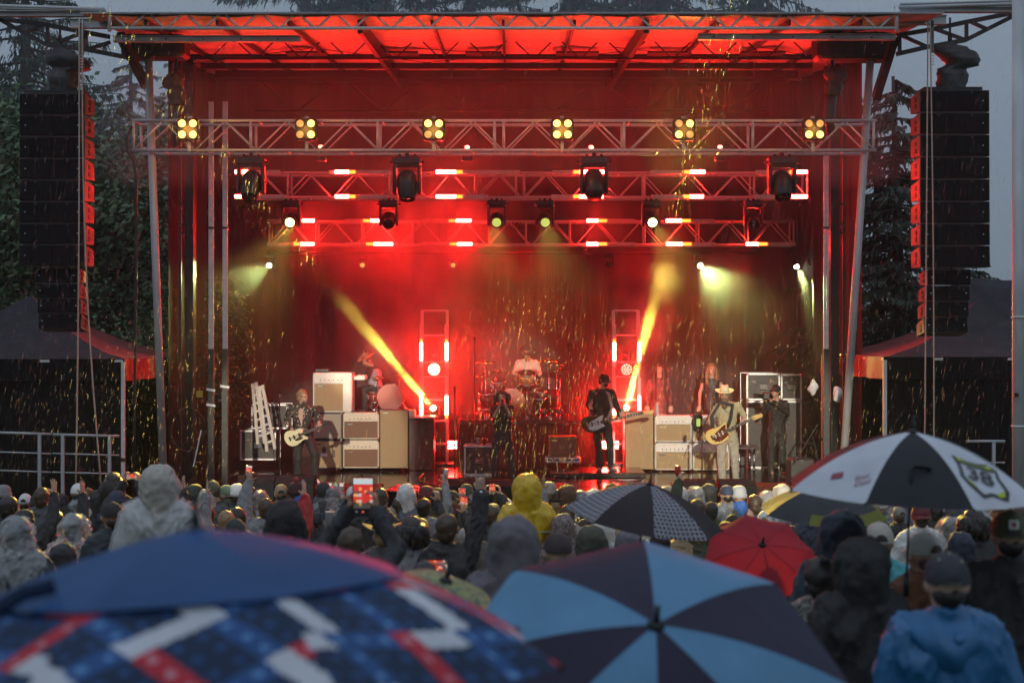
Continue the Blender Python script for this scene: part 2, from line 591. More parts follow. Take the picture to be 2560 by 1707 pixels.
for k, (pa, pb) in enumerate((((700, 110), (1180, 172)), ((810, 105), (1330, 142)), ((1190, 175), (1780, 100)), ((1330, 140), (1900, 175)), ((1500, 115), (2000, 170)), ((480, 160), (800, 118)), ((860, 180), (1180, 145)), ((1850, 110), (2080, 150)))):
    a, b = P(pa[0], pa[1], 24.3 + .3 * (k % 3)), P(pb[0], pb[1], 25.0)
    bar('roof_stay', a - SO, b - SO, .006, BLACK_METAL, stage, 5)
# bolted I-beams left and right just behind the front truss
for pa, pb in ((284, 752), (1745, 2238)):
    a, b = P(pa, 99 if pa < 1000 else 93, 21.5), P(pb, 98 if pa < 1000 else 94, 21.5)
    m = MB()
    c = (a + b) / 2 - SO
    m.box(c, ((b - a).x, .02, .08)); m.box(c + Vector((0, 0, .042)), ((b - a).x, .1, .008)); m.box(c - Vector((0, 0, .042)), ((b - a).x, .1, .008))
    m.build('header_beam', M('grey_beam', (.34, .35, .36), .45, .4, .2, 3), stage)
    for k in range(5):
        q = a.lerp(b, .08 + .2 * k) - SO
        m = MB(); m.ball((q.x, q.y - .012, q.z), .014, 6, 4); m.build('beam_bolt', BLACK_METAL, stage)
# gusset housings where the roof meets the posts
for px, py, w, hgt in ((1390 - 1000, 120, 1.0, .35), (2130, 120, 1.2, .42)):
    c = P(px, py, 22.6) - SO
    m = MB(); m.bbox(c, (w, .5, hgt), .05); m.build('corner_housing', BLACK_PAINT, stage)
for a, b in (((300, 88, 21.8), (365, 215, 22.8)), ((2235, 100, 21.8), (2190, 245, 22.8))):
    bar('corner_strut', L(*a), L(*b), .06, BLACK_PAINT, stage, 4, square=True)
# outriggers that carry the loudspeakers
def outrigger(side, pts_top, pts_bot, extra, tubes, beams):
    Y = 22.2
    for ch in (pts_top, pts_bot):
        for a, b in zip(ch, ch[1:]):
            bar('outrigger_chord', L(a[0], a[1], Y), L(b[0], b[1], Y), .032, BLACK_PAINT, stage, 4, square=True)
    for a, b in extra:
        bar('outrigger_web', L(a[0], a[1], Y), L(b[0], b[1], Y), .025, BLACK_PAINT, stage, 4, square=True)
    for a, b, r in tubes:
        bar('rail_tube', L(a[0], a[1], 21.7), L(b[0], b[1], 21.7), r, ALU_DULL, stage, 10)
    for a, b, hgt in beams:
        A, B = L(a[0], a[1], 21.9), L(b[0], b[1], 21.9)
        m = MB(); c = (A + B) / 2
        m.box(c, (abs((B - A).x), .02, hgt)); m.box(c + Vector((0, 0, hgt / 2)), (abs((B - A).x), .12, .014)); m.box(c - Vector((0, 0, hgt / 2)), (abs((B - A).x), .12, .014))
        m.build('trolley_beam', ALU_DULL, stage)
outrigger(-1, [(-60, 42), (60, 55), (121, 64), (274, 93)], [(-60, 30), (0, 50), (115, 112), (215, 124), (337, 148)],
          [((119, 63), (119, 116)), ((215, 83), (215, 125)), ((64, 80), (106, 64)), ((128, 112), (198, 86)), ((220, 124), (276, 106))],
          [((-60, 14), (262, 24), .03), ((-60, 20), (265, 27), .02)], [((-60, 33), (262, 38), .075), ((176, 58), (268, 62), .13)])
outrigger(1, [(2243, 89), (2320, 76), (2420, 55), (2600, 20)], [(2241, 136), (2320, 118), (2414, 101), (2553, 31), (2600, 8)],
          [((2249, 92), (2249, 134)), ((2416, 56), (2416, 102)), ((2255, 90), (2318, 118)), ((2335, 72), (2414, 101)), ((2430, 57), (2470, 75))],
          [((2236, 19), (2620, 8), .03), ((2250, 11), (2620, 0), .02)], [((2250, 30), (2620, 20), .075), ((2250, 52), (2365, 50), .13)])

# ------------------------------------------------------------------ hung lighting trusses
def box_truss(label, Y, x0, x1, zt, zb, depth, bay, rc, posts, mat=ALU):
    t = thing('lighting_truss', ((x0 + x1) / 2, Y, zb), label, 'lighting truss', 'box trusses hung over the stage')
    o = Vector(t.location)
    hl = (x1 - x0) / 2
    for dy in (0, depth):
        for z in (0, zt - zb):
            bar('chord', (-hl, dy, z), (hl, dy, z), rc, mat, t, 10)
    n = int(round((x1 - x0) / bay)); w = (x1 - x0) / n
    for i in range(n):
        xa = -hl + i * w
        for dy in (0, depth):
            up = (0, dy, zt - zb)
            bar('brace', (xa + .04, dy, .02), (xa + w / 2 - .02, dy, zt - zb - .02), rc * .55, mat, t, 6)
            bar('brace', (xa + w / 2 + .02, dy, zt - zb - .02), (xa + w - .04, dy, .02), rc * .55, mat, t, 6)
        bar('cross_bar', (xa + w / 2, 0, 0), (xa + w / 2, depth, 0), rc * .6, mat, t, 6)
        bar('cross_bar', (xa + .03, 0, zt - zb), (xa + .03, depth, zt - zb), rc * .6, mat, t, 6)
    for px in posts:
        xx = P(px, 0, Y).x - o.x
        for dy in (0, depth):
            bar('upright', (xx, dy, 0), (xx, dy, zt - zb), rc * .95, mat, t, 8)
    return t
T1 = (22.5, P(0, 302, 22.5).z, P(0, 376, 22.5).z)
T2 = (26.0, P(0, 432, 26).z, P(0, 493, 26).z)
T3 = (29.0, P(0, 553, 29).z, P(0, 611, 29).z)
tr1 = box_truss('front box truss of bright silver tubes carrying the amber four-lamp lights', T1[0], P(330, 0, 22.5).x, P(2190, 0, 22.5).x, T1[1], T1[2], .46, .97, .024, (334, 627, 944, 1236, 1259, 1560, 1882, 2184))
tr2 = box_truss('middle box truss with red light bars, second from the audience', T2[0], P(592, 0, 26).x, P(2022, 0, 26).x, T2[1], T2[2], .44, .9, .022, (596, 720, 972, 1188, 1290, 1310, 1612, 1885, 2018), ALU_DULL)
tr3 = box_truss('rear box truss seen through red smoke, lowest and farthest back', T3[0], P(668, 0, 29).x, P(1988, 0, 29).x, T3[1], T3[2], .42, .9, .02, (672, 790, 905, 1030, 1222, 1315, 1425, 1612, 1747, 1870, 1984), ALU_DULL)
# ------------------------------------------------------------------ stage lights
def EM(name, col, s):
    return M(name, (0.05, 0.05, 0.05), .3, emit=s, ecol=col)
BAR_RED = EM('lit_red_bar', (1.0, 0.016, 0.012), BAR_EMIT)
BAR_DIM = EM('half_lit_red_bar', (1.0, 0.10, 0.01), 9.0)
AMBER_ON = EM('lit_amber_lamp', (1.0, 0.40, 0.075), BLINDER_EMIT)
AMBER_DIM = EM('dimmed_amber_lamp', (1.0, 0.42, 0.10), .95)
LENS_YEL = EM('lit_yellow_green_lens', (0.85, 1.0, 0.25), 9.0)
LENS_DIMY = EM('dim_yellow_green_lens', (0.55, 0.62, 0.12), 1.1)
LENS_RED = EM('lit_red_face', (1.0, 0.12, 0.08), 14.0)
LENS_WHITE = EM('lit_white_lens', (0.95, 1.0, 0.75), 60.0)
HOUSING = M('light_housing', (0.02, 0.02, 0.022), 0.38, 0.2, 0.2, 20)

m = MB(); m.smooth = True
m.lathe([(.052, 0), (.058, .012), (.05, .02), (.03, .028), (0.001, .03)], 14)
bl_lens = m.mesh('blinder_lamp')
m = MB(); m.lathe([(.074, -.02), (.074, .014), (.06, .014), (.06, -.02)], 14)
bl_ring = m.mesh('blinder_ring')
def blinder(px, on, label):
    c = P(px, 323, 22.3)
    t = thing('blinder_light', c, label, 'stage light', 'amber blinder lights along the front truss')
    m = MB()
    m.bbox((0, .09, 0), (.34, .16, .34), .02)
    m.box((-.174, .09, 0), (.012, .03, .26)); m.box((.174, .09, 0), (.012, .03, .26))
    m.build('housing', HOUSING, t)
    m = MB(); m.box((0, .12, -.25), (.05, .03, .17)); m.build('bracket', ALU_DULL, t)
    m = MB(); m.box((0, .14, .195), (.06, .05, .05)); m.build('clamp', ALU_DULL, t)
    k = 0
    for z in (.086, -.086):
        for x in (-.086, .086):
            r = link('lamp', bl_lens, AMBER_ON if on[k] else AMBER_DIM, t, (x, .0, z), (math.radians(90), 0, 0))
            link('bezel', bl_ring, HOUSING, t, (x, .0, z), (math.radians(90), 0, 0))
            k += 1
    lamp_point('amber_halo_light', c + Vector((0, -.12, 0)), BLINDER_W * (sum(on) + 1) / 5, (1.0, .42, .06), .12, t)  # point light added before the lamps to feed their amber halo
blinder(469, (1, 1, 1, 1), 'four-lamp amber light at the left end of the front truss, below a bagged hoist')
blinder(764, (0, 1, 0, 1), 'four-lamp amber light with only its right pair fully bright')
blinder(1084, (1, 1, 0, 1), 'four-lamp amber light with just its lower left lamp dim')
blinder(1406, (1, 1, 1, 1), 'four-lamp amber light with all lamps bright, right of the truss middle')
blinder(1711, (0, 1, 1, 0), 'four-lamp amber light with one diagonal pair bright')
blinder(2036, (0, 0, 1, 1), 'four-lamp amber light with upper pair dim, at the right end of the front truss')

def mover(name_label, top, aim, s, lens, group, base=True, upright=False, lensr=.095):
    """moving head: base, yoke and a head that points at AIM; hangs from TOP (stands on it when upright)"""
    t = thing('moving_head_light', top, name_label, 'stage light', group)
    k = 1 if upright else -1
    m = MB()
    m.bbox((0, 0, k * .06 * s), (.38 * s, .26 * s, .11 * s), .02 * s)
    m.box((-.21 * s, 0, k * .075 * s), (.05 * s, .05 * s, .03 * s)); m.box((.21 * s, 0, k * .075 * s), (.05 * s, .05 * s, .03 * s))
    m.build('base', HOUSING, t)
    if not upright:
        m = MB(); m.box((0, 0, .02 * s), (.05 * s, .05 * s, .06 * s)); m.box((-.1 * s, 0, .015 * s), (.03 * s, .05 * s, .04 * s)); m.box((.1 * s, 0, .015 * s), (.03 * s, .05 * s, .04 * s)); m.build('clamp', BLACK_METAL, t)
    m = MB()
    for sx in (-1, 1):
        m.bbox((sx * .165 * s, 0, k * .31 * s), (.05 * s, .15 * s, .40 * s), .02 * s)
    m.bbox((0, 0, k * .13 * s), (.36 * s, .15 * s, .045 * s), .015 * s)
    m.build('yoke', HOUSING, t)
    pv = Vector((0, 0, k * .39 * s))
    d = (Vector(aim) - (Vector(top) + pv)).normalized()
    q = d.to_track_quat('Z', 'Y').to_matrix().to_4x4()
    X = Matrix.Translation(pv) @ q
    m = MB(); m.smooth = True
    m.lathe([(.02 * s, -.2 * s), (.10 * s, -.19 * s), (.135 * s, -.12 * s), (.14 * s, 0), (.13 * s, .1 * s), (.115 * s, .19 * s), (.108 * s, .2 * s), (.1 * s, .17 * s)], 16, xf=X)
    m.build('head', HOUSING, t)
    m = MB(); m.smooth = True
    m.lathe([(lensr * s, .168 * s), (lensr * .7 * s, .185 * s), (.001, .192 * s)], 16, xf=X)
    m.build('lens', lens, t)
    return t, Vector(top) + X @ Vector((0, 0, .23 * s)), d

MG1, MG2, MG3, MG4 = 'moving heads under the front truss', 'moving heads under the middle truss', 'small moving heads on the rear pipe', 'moving heads in the light towers'
z1 = T1[2] - .03
for px, aim, lens, lab in ((628, (-4.3, 21.0, 3), LENS_DARK, 'big moving head under the front truss, left one with a dark lens'),
                           (1018, (-1.6, 21.9, 3), LENS_DARK, 'big moving head under the front truss aimed straight down, left of the middle'),
                           (1485, (1.3, 24.5, 9.5), LENS_RED, 'big moving head under the front truss with a red glowing face'),
                           (1955, (4.3, 21.0, 3), LENS_DARK, 'big moving head under the front truss at its right end')):
    p = P(px, 0, 22.75); p.z = z1 - .04
    mover(lab, p, aim, 1.18, lens, MG1)
z2 = T2[2] - .05
crowd_heads = []
for px, aim, lens, lab in ((728, (-4.2, 15.2, 1.5), LENS_YEL, 'moving head with a bright yellow-green lens, leftmost under the middle truss'),
                           (972, (-2.2, 22, 3.4), LENS_DARK, 'moving head with a dark lens between two red bars, left under the middle truss'),
                           (1242, (-.4, 15.2, 1.5), LENS_DIMY, 'moving head with a dim greenish lens, left one of the close pair at the middle'),
                           (1362, (1.0, 15.2, 1.5), LENS_DIMY, 'moving head with a dim greenish lens, right one of the close pair at the middle'),
                           (1628, (3.4, 15.4, 1.5), LENS_YEL, 'moving head with a bright yellow-green lens above the bass player'),
                           (1883, (4.2, 22, 3.6), LENS_DARK, 'moving head with a dark lens, rightmost under the middle truss')):
    p = P(px, 0, 26.1); p.z = z2
    t, lp, d = mover(lab, p, aim, .92, lens, MG2)
    crowd_heads.append((lp, d, t, lens))
# rear pipe with small lamps
pipe_z = P(0, 668, 30.2).z + .3
t = thing('rear_pipe', (0, 30.2, pipe_z), 'thin black pipe hung across the rear of the stage below the rear truss', 'pipe')
bar('tube', (-5.2, 0, 0), (5.2, 0, 0), .025, BLACK_METAL, t)
for x in (-4.5, -1.5, 1.5, 4.5):
    bar('hanger', (x, 0, 0), (x, -1.1, .55), .01, BLACK_METAL, t, 5)
rear_heads = []
for px, aim, lens, lab in ((677, P(520, 760, 27), LENS_WHITE, 'small rear lamp shining as a single bright dot at the left'),
                           (906, P(900, 900, 22), LENS_DIMY, 'small rear lamp faintly lit, left of the smoke'),
                           (1133, P(1130, 900, 22), LENS_DIMY, 'small rear lamp faintly lit, in the middle of the smoke'),
                           (1522, P(1500, 900, 22), LENS_DARK, 'small unlit rear lamp above the right light tower'),
                           (1748, P(1960, 905, 24), LENS_WHITE, 'small rear lamp throwing a pale green cone over the backing singers'),
                           (1988, P(2090, 830, 28), LENS_WHITE, 'small rear lamp throwing a pale green cone, rightmost')):
    p = P(px, 0, 30.15); p.z = pipe_z - .03
    t, lp, d = mover(lab, p, aim, .55, lens, MG3)
    rear_heads.append((lp, d, t, lens))

# red LED bars: on the truss chords in pairs, only one end of each lit
def led_bar(a, b, lit0, lit1, dim, label, group, vert=False):
    """housing from a to b; the lit stretch runs from lit0 to lit1 and fades over the stretch dim"""
    c = (a + b) / 2
    t = thing('light_bar', c, label, 'light bar', group)
    Lh = (b - a).length / 2
    ax = (b - a).normalized()
    def seg(name, p0, p1, w, y, mat):
        if (p1 - p0).length < .01: return
        mm = MB(); cc = (p0 + p1) / 2 - c; ll = (p1 - p0).length
        mm.box((cc.x, y, cc.z), (w, .03, ll) if vert else (ll, .03, w)); mm.build(name, mat, t)
    mm = MB()
    mm.bbox((0, .04, 0), (.075, .07, 2 * Lh) if vert else (2 * Lh, .07, .075), .01); mm.build('housing', ALU_DULL, t)
    seg('lit_cells', lit0, lit1, .062, -.012, BAR_RED)
    if dim is not None:
        seg('fading_cells', dim[0], dim[1], .058, -.008, BAR_DIM)
    return t
GB2, GB3 = 'red light bars along the middle truss', 'red light bars along the rear truss'
side = {0: 'upper', 1: 'lower'}
place2 = ['at the left end', 'second from the left', 'third from the left', 'behind the red-faced moving head', 'right of the red-faced moving head', 'at the right end']
rows2 = [((588, 700, 588, 622), (820, 975, 838, 872), (1088, 1300, 1090, 1140), (1380, 1516, 1448, 1510), (1626, 1765, 1725, 1762), (1890, 2020, 1988, 2018)),
         ((588, 716, 588, 618), (838, 970, 838, 872), (1088, 1220, 1090, 1140), (1378, 1510, 1448, 1508), (1628, 1762, 1724, 1758), (1885, 2020, 1966, 2018))]
for r in (0, 1):
    z = T2[1] if r == 0 else T2[2]
    for k, (a, b, l0, l1) in enumerate(rows2[r]):
        q = lambda px: Vector((P(px, 0, 25.9).x, 25.9, z))
        right = abs(b - l1) < abs(a - l0)
        dim = (q(l0 - 14), q(l0)) if right else (q(l1), q(l1 + 16))
        if k == 0: dim = None
        led_bar(q(a), q(b), q(l0), q(l1), dim, side[r] + ' red light bar on the middle truss, ' + place2[k], GB2)
place3 = ['at the left beside a yellow lens', 'behind the dark-lensed moving head', 'above the left light tower', 'above the drummer', 'below the right yellow lens', 'at the right end']
rows3 = [((667, 788, 756, 786), (862, 975, 926, 972), (1055, 1180, 1140, 1178), (1466, 1588, 1467, 1495), (1664, 1786, 1665, 1704), None),
         ((667, 788, 752, 785), (862, 985, 934, 982), (1056, 1182, 1143, 1180), (1466, 1588, 1466, 1495), (1664, 1788, 1666, 1706), (1864, 1990, 1865, 1896))]
for r in (0, 1):
    z = T3[1] if r == 0 else T3[2]
    for k, v in enumerate(rows3[r]):
        if v is None: continue
        a, b, l0, l1 = v
        q = lambda px: Vector((P(px, 0, 28.9).x, 28.9, z))
        right = abs(b - l1) < abs(a - l0)
        dim = (q(l0 - 18), q(l0)) if right else (q(l1), q(l1 + 22))
        led_bar(q(a), q(b), q(l0), q(l1), dim, side[r] + ' red light bar on the rear truss, ' + place3[k], GB3)

# light towers left and right of the drums
beam_src = []
def tower(px0, px1, where, beam_aim, par_on):
    Y = 28.6
    x0, x1 = P(px0, 0, Y).x, P(px1, 0, Y).x
    xc = (x0 + x1) / 2
    t = thing('light_tower', (xc, Y, DECK_Z), 'upright aluminium light tower ' + where, 'light tower', 'light towers beside the drums')
    zt = P(0, 776, Y).z - DECK_Z
    hw = (x1 - x0) / 2
    for sx in (-1, 1):
        for dy in (0, .3):
            bar('upright', (sx * hw, dy, 0), (sx * hw, dy, zt), .022, ALU_DULL, t, 4, square=True)
    for py in (776, 838, 905, 942, 1000, 1052, 1110):
        z = P(0, py, Y).z - DECK_Z
        for dy in (0, .3):
            bar('rung', (-hw, dy, z), (hw, dy, z), .016, ALU_DULL, t, 4, square=True)
    m = MB(); m.box((0, .15, .03), (2 * hw + .3, .6, .05)); m.build('foot_plate', BLACK_PAINT, t)
    sd = 'left' if where.startswith('left') else 'right'
    for sx, nm in ((-1, 'left'), (1, 'right')):
        for py0, py1, v in ((851, 906, 'upper'), (984, 1042, 'lower')):
            xx = xc + sx * hw
            q = lambda py: Vector((xx, Y - .1, P(0, py, Y).z))
            led_bar(q(py1 + 14), q(py0 - 40), q(py1 - 5), q(py0 + 5), (q(py1 - 5), q(py1 + 3)) if v == 'lower' else (q(py0 + 5), q(py0 - 3)),
                    v + ' ' + nm + ' upright red light bar on the tower ' + where, 'upright red light bars on the towers', vert=True)
    for py, v in ((905, 'upper'), (1040, 'lower')):
        p = Vector((xc, Y + .12, P(0, py, Y).z - .12))
        aim = beam_aim if v == 'lower' else p + Vector((0, -3, .8))
        lens = LENS_YELB if v == 'lower' else LENS_DARK
        tt, lp, d = mover(v + ' moving head standing in the tower ' + where, p, aim, .62, lens, MG4, upright=True)
        if v == 'lower': beam_src.append((lp, d, tt))
    # round par light with its dots
    pz = P(0, 923, Y).z
    pt = thing('par_light', (xc, Y - .06, pz), ('round wash light glowing pale red in the tower ' if par_on else 'round wash light showing a dotted face in the tower ') + where, 'stage light', 'round wash lights in the towers')
    m = MB(); m.smooth = True
    m.lathe([(.05, .16), (.13, .13), (.14, 0), (.125, 0), (.12, .02), (.001, .02)], 18, xf=Matrix.Rotation(math.radians(-90), 4, 'X')); m.build('housing', HOUSING, pt)
    dm = MB(); dm.smooth = True; dm.lathe([(.017, 0), (.012, .006), (.001, .008)], 8, xf=Matrix.Rotation(math.radians(90), 4, 'X'))
    dme = dm.mesh('dot')
    if par_on:
        m = MB(); m.lathe([(.118, .0), (.06, .012), (.001, .015)], 18, xf=Matrix.Rotation(math.radians(90), 4, 'X')); m.build('lens', PAR_FACE, pt, (0, -.0, 0))
    else:
        for rr, n in ((0, 1), (.048, 6), (.094, 12)):
            for k in range(n):
                link('led', dme, LENS_RED, pt, (rr * math.cos(6.283 * k / n), -.0, rr * math.sin(6.283 * k / n)))
    return t
LENS_YELB = EM('beam_lens', (1.0, 0.95, 0.35), 60.0)
PAR_FACE = EM('lit_par_face', (1.0, 0.25, 0.12), 22.0)
tower(1054, 1117, 'left of the drum kit', P(690, 560, 20.5), True)
tower(1535, 1597, 'right of the drum kit', P(1722, 420, 20.5), False)
# floor strips low behind the band (two stacked bars each)
for px0, px1, where in ((1117, 1143, 'left of the road case'), (1503, 1547, 'behind the bass player'), (1904, 1916, 'by the camera operator, left one'), (1934, 1948, 'by the camera operator, right one')):
    Y = 28.9
    for py in (1106, 1117):
        a, b = P(px0, py, Y), P(px1, py, Y)
        led_bar(a, b, a + Vector((.01, 0, 0)), b - Vector((.01, 0, 0)), None, ('upper' if py == 1106 else 'lower') + ' floor light bar ' + where, 'floor light bars')

# light that leaves the fixtures
for lp, d, tt in beam_src:
    lamp_spot('beam', lp, lp + d * 5, BEAM_W, (1.0, 0.86, 0.10), 2.7, .35, .05, tt)
for lp, d, tt, lens in rear_heads:
    if lens is LENS_WHITE:
        lamp_spot('beam', lp, lp + d * 5, REAR_W * (1 if lp.x > 0 else .22), (0.75, 1.0, 0.30), 30, .5, .03, tt)
for lp, d, tt, lens in crowd_heads:
    if lens is LENS_DARK: continue
    lamp_spot('beam', lp, lp + d * 5, CROWD_W * (1 if lens is LENS_YEL else .6), (1.0, 0.80, 0.14), 24, .7, .06, tt)
for k_, tgt, deg in ((0, (-7.8, 19.5, 1.2), 22), (2, (.3, 18.5, 2.5), 33), (3, (.6, 18.5, 2.5), 33), (4, (3.0, 19.0, 8.2), 26)):
    lp, d, tt, lens = crowd_heads[k_]
    lamp_spot('added_rain_light', lp, tgt, GOLD_W * (1 if k_ in (0, 4) else .42), (1.0, 0.80, 0.14), deg, .7, .05, tt)  # second spots added at these heads to turn the rain gold
# added red wash lamps on the middle and rear trusses to redden roof and backdrop
for x, y, tx, ty, w in ((-3.4, 25.3, -3.2, 23.2, 1.0), (-.8, 25.3, -.6, 22.4, 1.1), (1.4, 25.3, 1.6, 22.4, 1.2), (3.7, 25.3, 3.4, 23.0, .9)):
    p = Vector((x, y, T2[1] + .12))
    t, lp, d = mover('small added red wash light standing on the middle truss aimed at the roof, ' + {-3.4: 'far left', -.8: 'left of centre', 1.4: 'right of centre', 3.7: 'far right'}[x], p, (tx, ty, 8.8), .5, LENS_RED, 'added red wash lights on the middle truss', upright=True)
    lamp_spot('wash', lp, (tx, ty, 8.8), ROOF_W * w, RED, 130, .8, .1, t)
for x in (-2.6, .1, 2.9):
    p = Vector((x, 29.35, T3[1] + .1))
    t, lp, d = mover('small added red wash light on the rear truss aimed at the backdrop, ' + {-2.6: 'left', .1: 'middle', 2.9: 'right'}[x], p, (x, 30.9, 5.0), .5, LENS_RED, 'added red wash lights on the rear truss')
    lamp_spot('wash', Vector((x, 29.6, T3[1])), (x, 30.9, 4.2), BACK_W, RED, 100, 1.0, .1, t)
for x, w in ((-1.75, 1.1), (1.75, 1.0)):
    lamp_spot('wash', (x, 28.3, 2.0), (x * .75, 24, 1.3), FLOOR_W * w, RED, 150, .8, .15)
# follow spots from the front-of-house platform behind the camera
lamp_spot('follow_spot', (1.5, -14, 8.5), P(1815, 1090, 24.6), FOLLOW_W, (1.0, 0.90, 0.68), 6.2, .35, .12)
lamp_spot('follow_spot', (-2.5, -14, 8.5), P(770, 1075, 24.8), FOLLOW_W * .85, (1.0, 0.86, 0.66), 5.0, .35, .12)
lamp_spot('follow_spot', (0, -14, 8.5), P(1300, 905, 28.5), FOLLOW_W * .8, (1.0, 0.84, 0.6), 2.6, .5, .12)
lamp_spot('follow_spot', (-3, -14, 8.5), P(925, 925, 28.4), FOLLOW_W * .9, (1.0, 0.80, 0.55), 2.2, .5, .12)

# stage smoke: real scattering air inside the stage
def smoke_box(name, lo, hi, dens, noise_scale, lo_t, hi_t, label, puffs=()):
    m = MB(); c = [(a + b) / 2 for a, b in zip(lo, hi)]; s = [b - a for a, b in zip(lo, hi)]
    m.box(c, s)
    mt = bpy.data.materials.new(name); mt.use_nodes = True
    nt = mt.node_tree
    for n in list(nt.nodes): nt.nodes.remove(n)
    o = nt.nodes.new('ShaderNodeOutputMaterial'); v = nt.nodes.new('ShaderNodeVolumePrincipled')
    v.inputs['Color'].default_value = (.9, .9, .9, 1); v.inputs['Anisotropy'].default_value = .25
    v.inputs['Density'].default_value = dens
    if noise_scale:
        tc = nt.nodes.new('ShaderNodeTexCoord'); nz = nt.nodes.new('ShaderNodeTexNoise'); mr = nt.nodes.new('ShaderNodeMapRange')
        nz.inputs['Scale'].default_value = noise_scale; nz.inputs['Detail'].default_value = 3
        mr.inputs[1].default_value = lo_t; mr.inputs[2].default_value = hi_t; mr.inputs[3].default_value = .12 * dens; mr.inputs[4].default_value = dens * 2.2
        nt.links.new(tc.outputs['Object'], nz.inputs['Vector']); nt.links.new(nz.outputs[0], mr.inputs[0]); 
        last = mr.outputs[0]
        def mth(op, a, b):
            n = nt.nodes.new('ShaderNodeMath'); n.operation = op
            for q, val in ((0, a), (1, b)):
                if isinstance(val, (int, float)): n.inputs[q].default_value = val
                else: nt.links.new(val, n.inputs[q])
            return n.outputs[0]
        add = None
        for c_, r_, k_ in puffs:
            dd = nt.nodes.new('ShaderNodeVectorMath'); dd.operation = 'DISTANCE'; dd.inputs[1].default_value = c_
            nt.links.new(tc.outputs['Object'], dd.inputs[0])
            m2 = nt.nodes.new('ShaderNodeMapRange'); m2.interpolation_type = 'SMOOTHSTEP'
            m2.inputs[1].default_value = r_; m2.inputs[2].default_value = 0; m2.inputs[3].default_value = 0; m2.inputs[4].default_value = k_
            nt.links.new(dd.outputs['Value'], m2.inputs[0])
            add = m2.outputs[0] if add is None else mth('ADD', add, m2.outputs[0])
        if add is not None:
            n3 = nt.nodes.new('ShaderNodeMapRange'); n3.inputs[1].default_value = .35; n3.inputs[2].default_value = .62; n3.inputs[3].default_value = .25; n3.inputs[4].default_value = 1.3
            nt.links.new(nz.outputs[0], n3.inputs[0])
            last = mth('ADD', last, mth('MULTIPLY', add, n3.outputs[0]))
        nt.links.new(last, v.inputs['Density'])
    nt.links.new(v.outputs[0], o.inputs['Volume'])
    ob = m.build(name, mt)
    return tag(ob, label, kind='stuff')
beam_puffs = [(tuple(lp + d * t_), r_, k_) for lp, d, tt in beam_src for t_, r_, k_ in ((.5, .5, .6), (1.2, .5, .5), (3.3, .6, .6), (4.1, .6, .45), (5.4, .5, .15))]
smoke_box('smoke', (-6.1, 26.6, 1.34), (6.1, 30.75, 8.6), SMOKE, SMOKE_SCALE, .44, .66, 'red lit stage smoke drifting behind the band',
          [((P(1020, 610, 28.2)), 2.3, .34), ((P(1130, 480, 27.6)), 1.7, .3), ((P(1090, 860, 28.3)), 1.7, .3), ((P(1240, 920, 28.3)), 1.8, .18), ((P(1540, 960, 28.3)), 1.5, .15), ((P(800, 600, 28.4)), 1.3, .22), ((P(1480, 540, 28.4)), 1.2, .18), ((P(1810, 700, 29.5)), 1.0, .34), ((P(2050, 720, 29.5)), .9, .3), ((P(610, 690, 29.3)), .9, .22)] + beam_puffs)
smoke_box('mist', (-6.3, 21.3, 6.2), (6.1, 23.6, 7.9), .035, 0, 0, 0, 'rain mist added round the amber front truss lights for their halo')  # denser air added here so the amber lamps get halos
smoke_box('smoke', (-5.25, 20.5, 1.32), (5.3, 26.58, 6.19), SMOKE_FRONT, .9, .4, .65, 'thin smoke reaching out under the front of the roof', [q_ for q_ in beam_puffs if q_[0][1] < 27.2])
# ------------------------------------------------------------------ loudspeaker arrays
CAB = M('speaker_cabinet_paint', (0.009, 0.009, 0.01), 0.6, 0, 0.3, 30, 0.15, 150, spec=.2)
GRILLE = M('speaker_grille', (0.006, 0.0055, 0.006), 0.8, 0.0, 0.35, 120, 0.4, 300, spec=.15)
CAB_SIDE = M('speaker_side_paint', (0.10, 0.095, 0.09), 0.5, 0, 0.2, 20, 0.1, 120)
def cabinet(name, root, c, w, hgt, dep, pitch, inner):
    """one cabinet with a trapezoid side, a grille in front and handles on the inner side"""
    mm = MB()
    k = hgt * .12
    x = w / 2
    prof = [(-dep / 2, -hgt / 2), (dep / 2, -hgt / 2 + k), (dep / 2, hgt / 2 - k), (-dep / 2, hgt / 2)]
    vs = [(sx * x, y, z) for sx in (-1, 1) for y, z in prof]
    mm.add(vs, [(0, 1, 2, 3), (7, 6, 5, 4), (1, 0, 4, 5), (2, 1, 5, 6), (3, 2, 6, 7), (0, 3, 7, 4)])
    cab = mm.build(name, CAB_SIDE, root, c, (pitch, 0, 0))
    g = MB(); g.bbox((0, -dep / 2 - .012, 0), (w - .02, .03, hgt - .016), .008); g.box((0, -dep / 2 - .03, 0), (.012, .012, hgt - .03))
    g.build('grille', GRILLE, cab)
    for dz in (.055, -.055):
        hb = MB(); hb.bbox((inner * (x + .002), -.02, dz * hgt / .34), (.012, .1, .075 * hgt / .34), .01); hb.build('handle', BLACK_METAL, cab)
    for sx in (-.4, .4):
        b = MB(); b.smooth = True; b.ball((sx * w, -dep / 2 - .03, 0), (.012, .008, .012), 6, 4); b.build('grille_bolt', ALU_DULL, cab)
    for sx in (-.24, .24):
        b = MB(); b.box((sx * w, -dep / 2 - .03, hgt / 2 - .03), (.04, .012, .045)); b.build('rigging_plate', BLACK_METAL, cab)
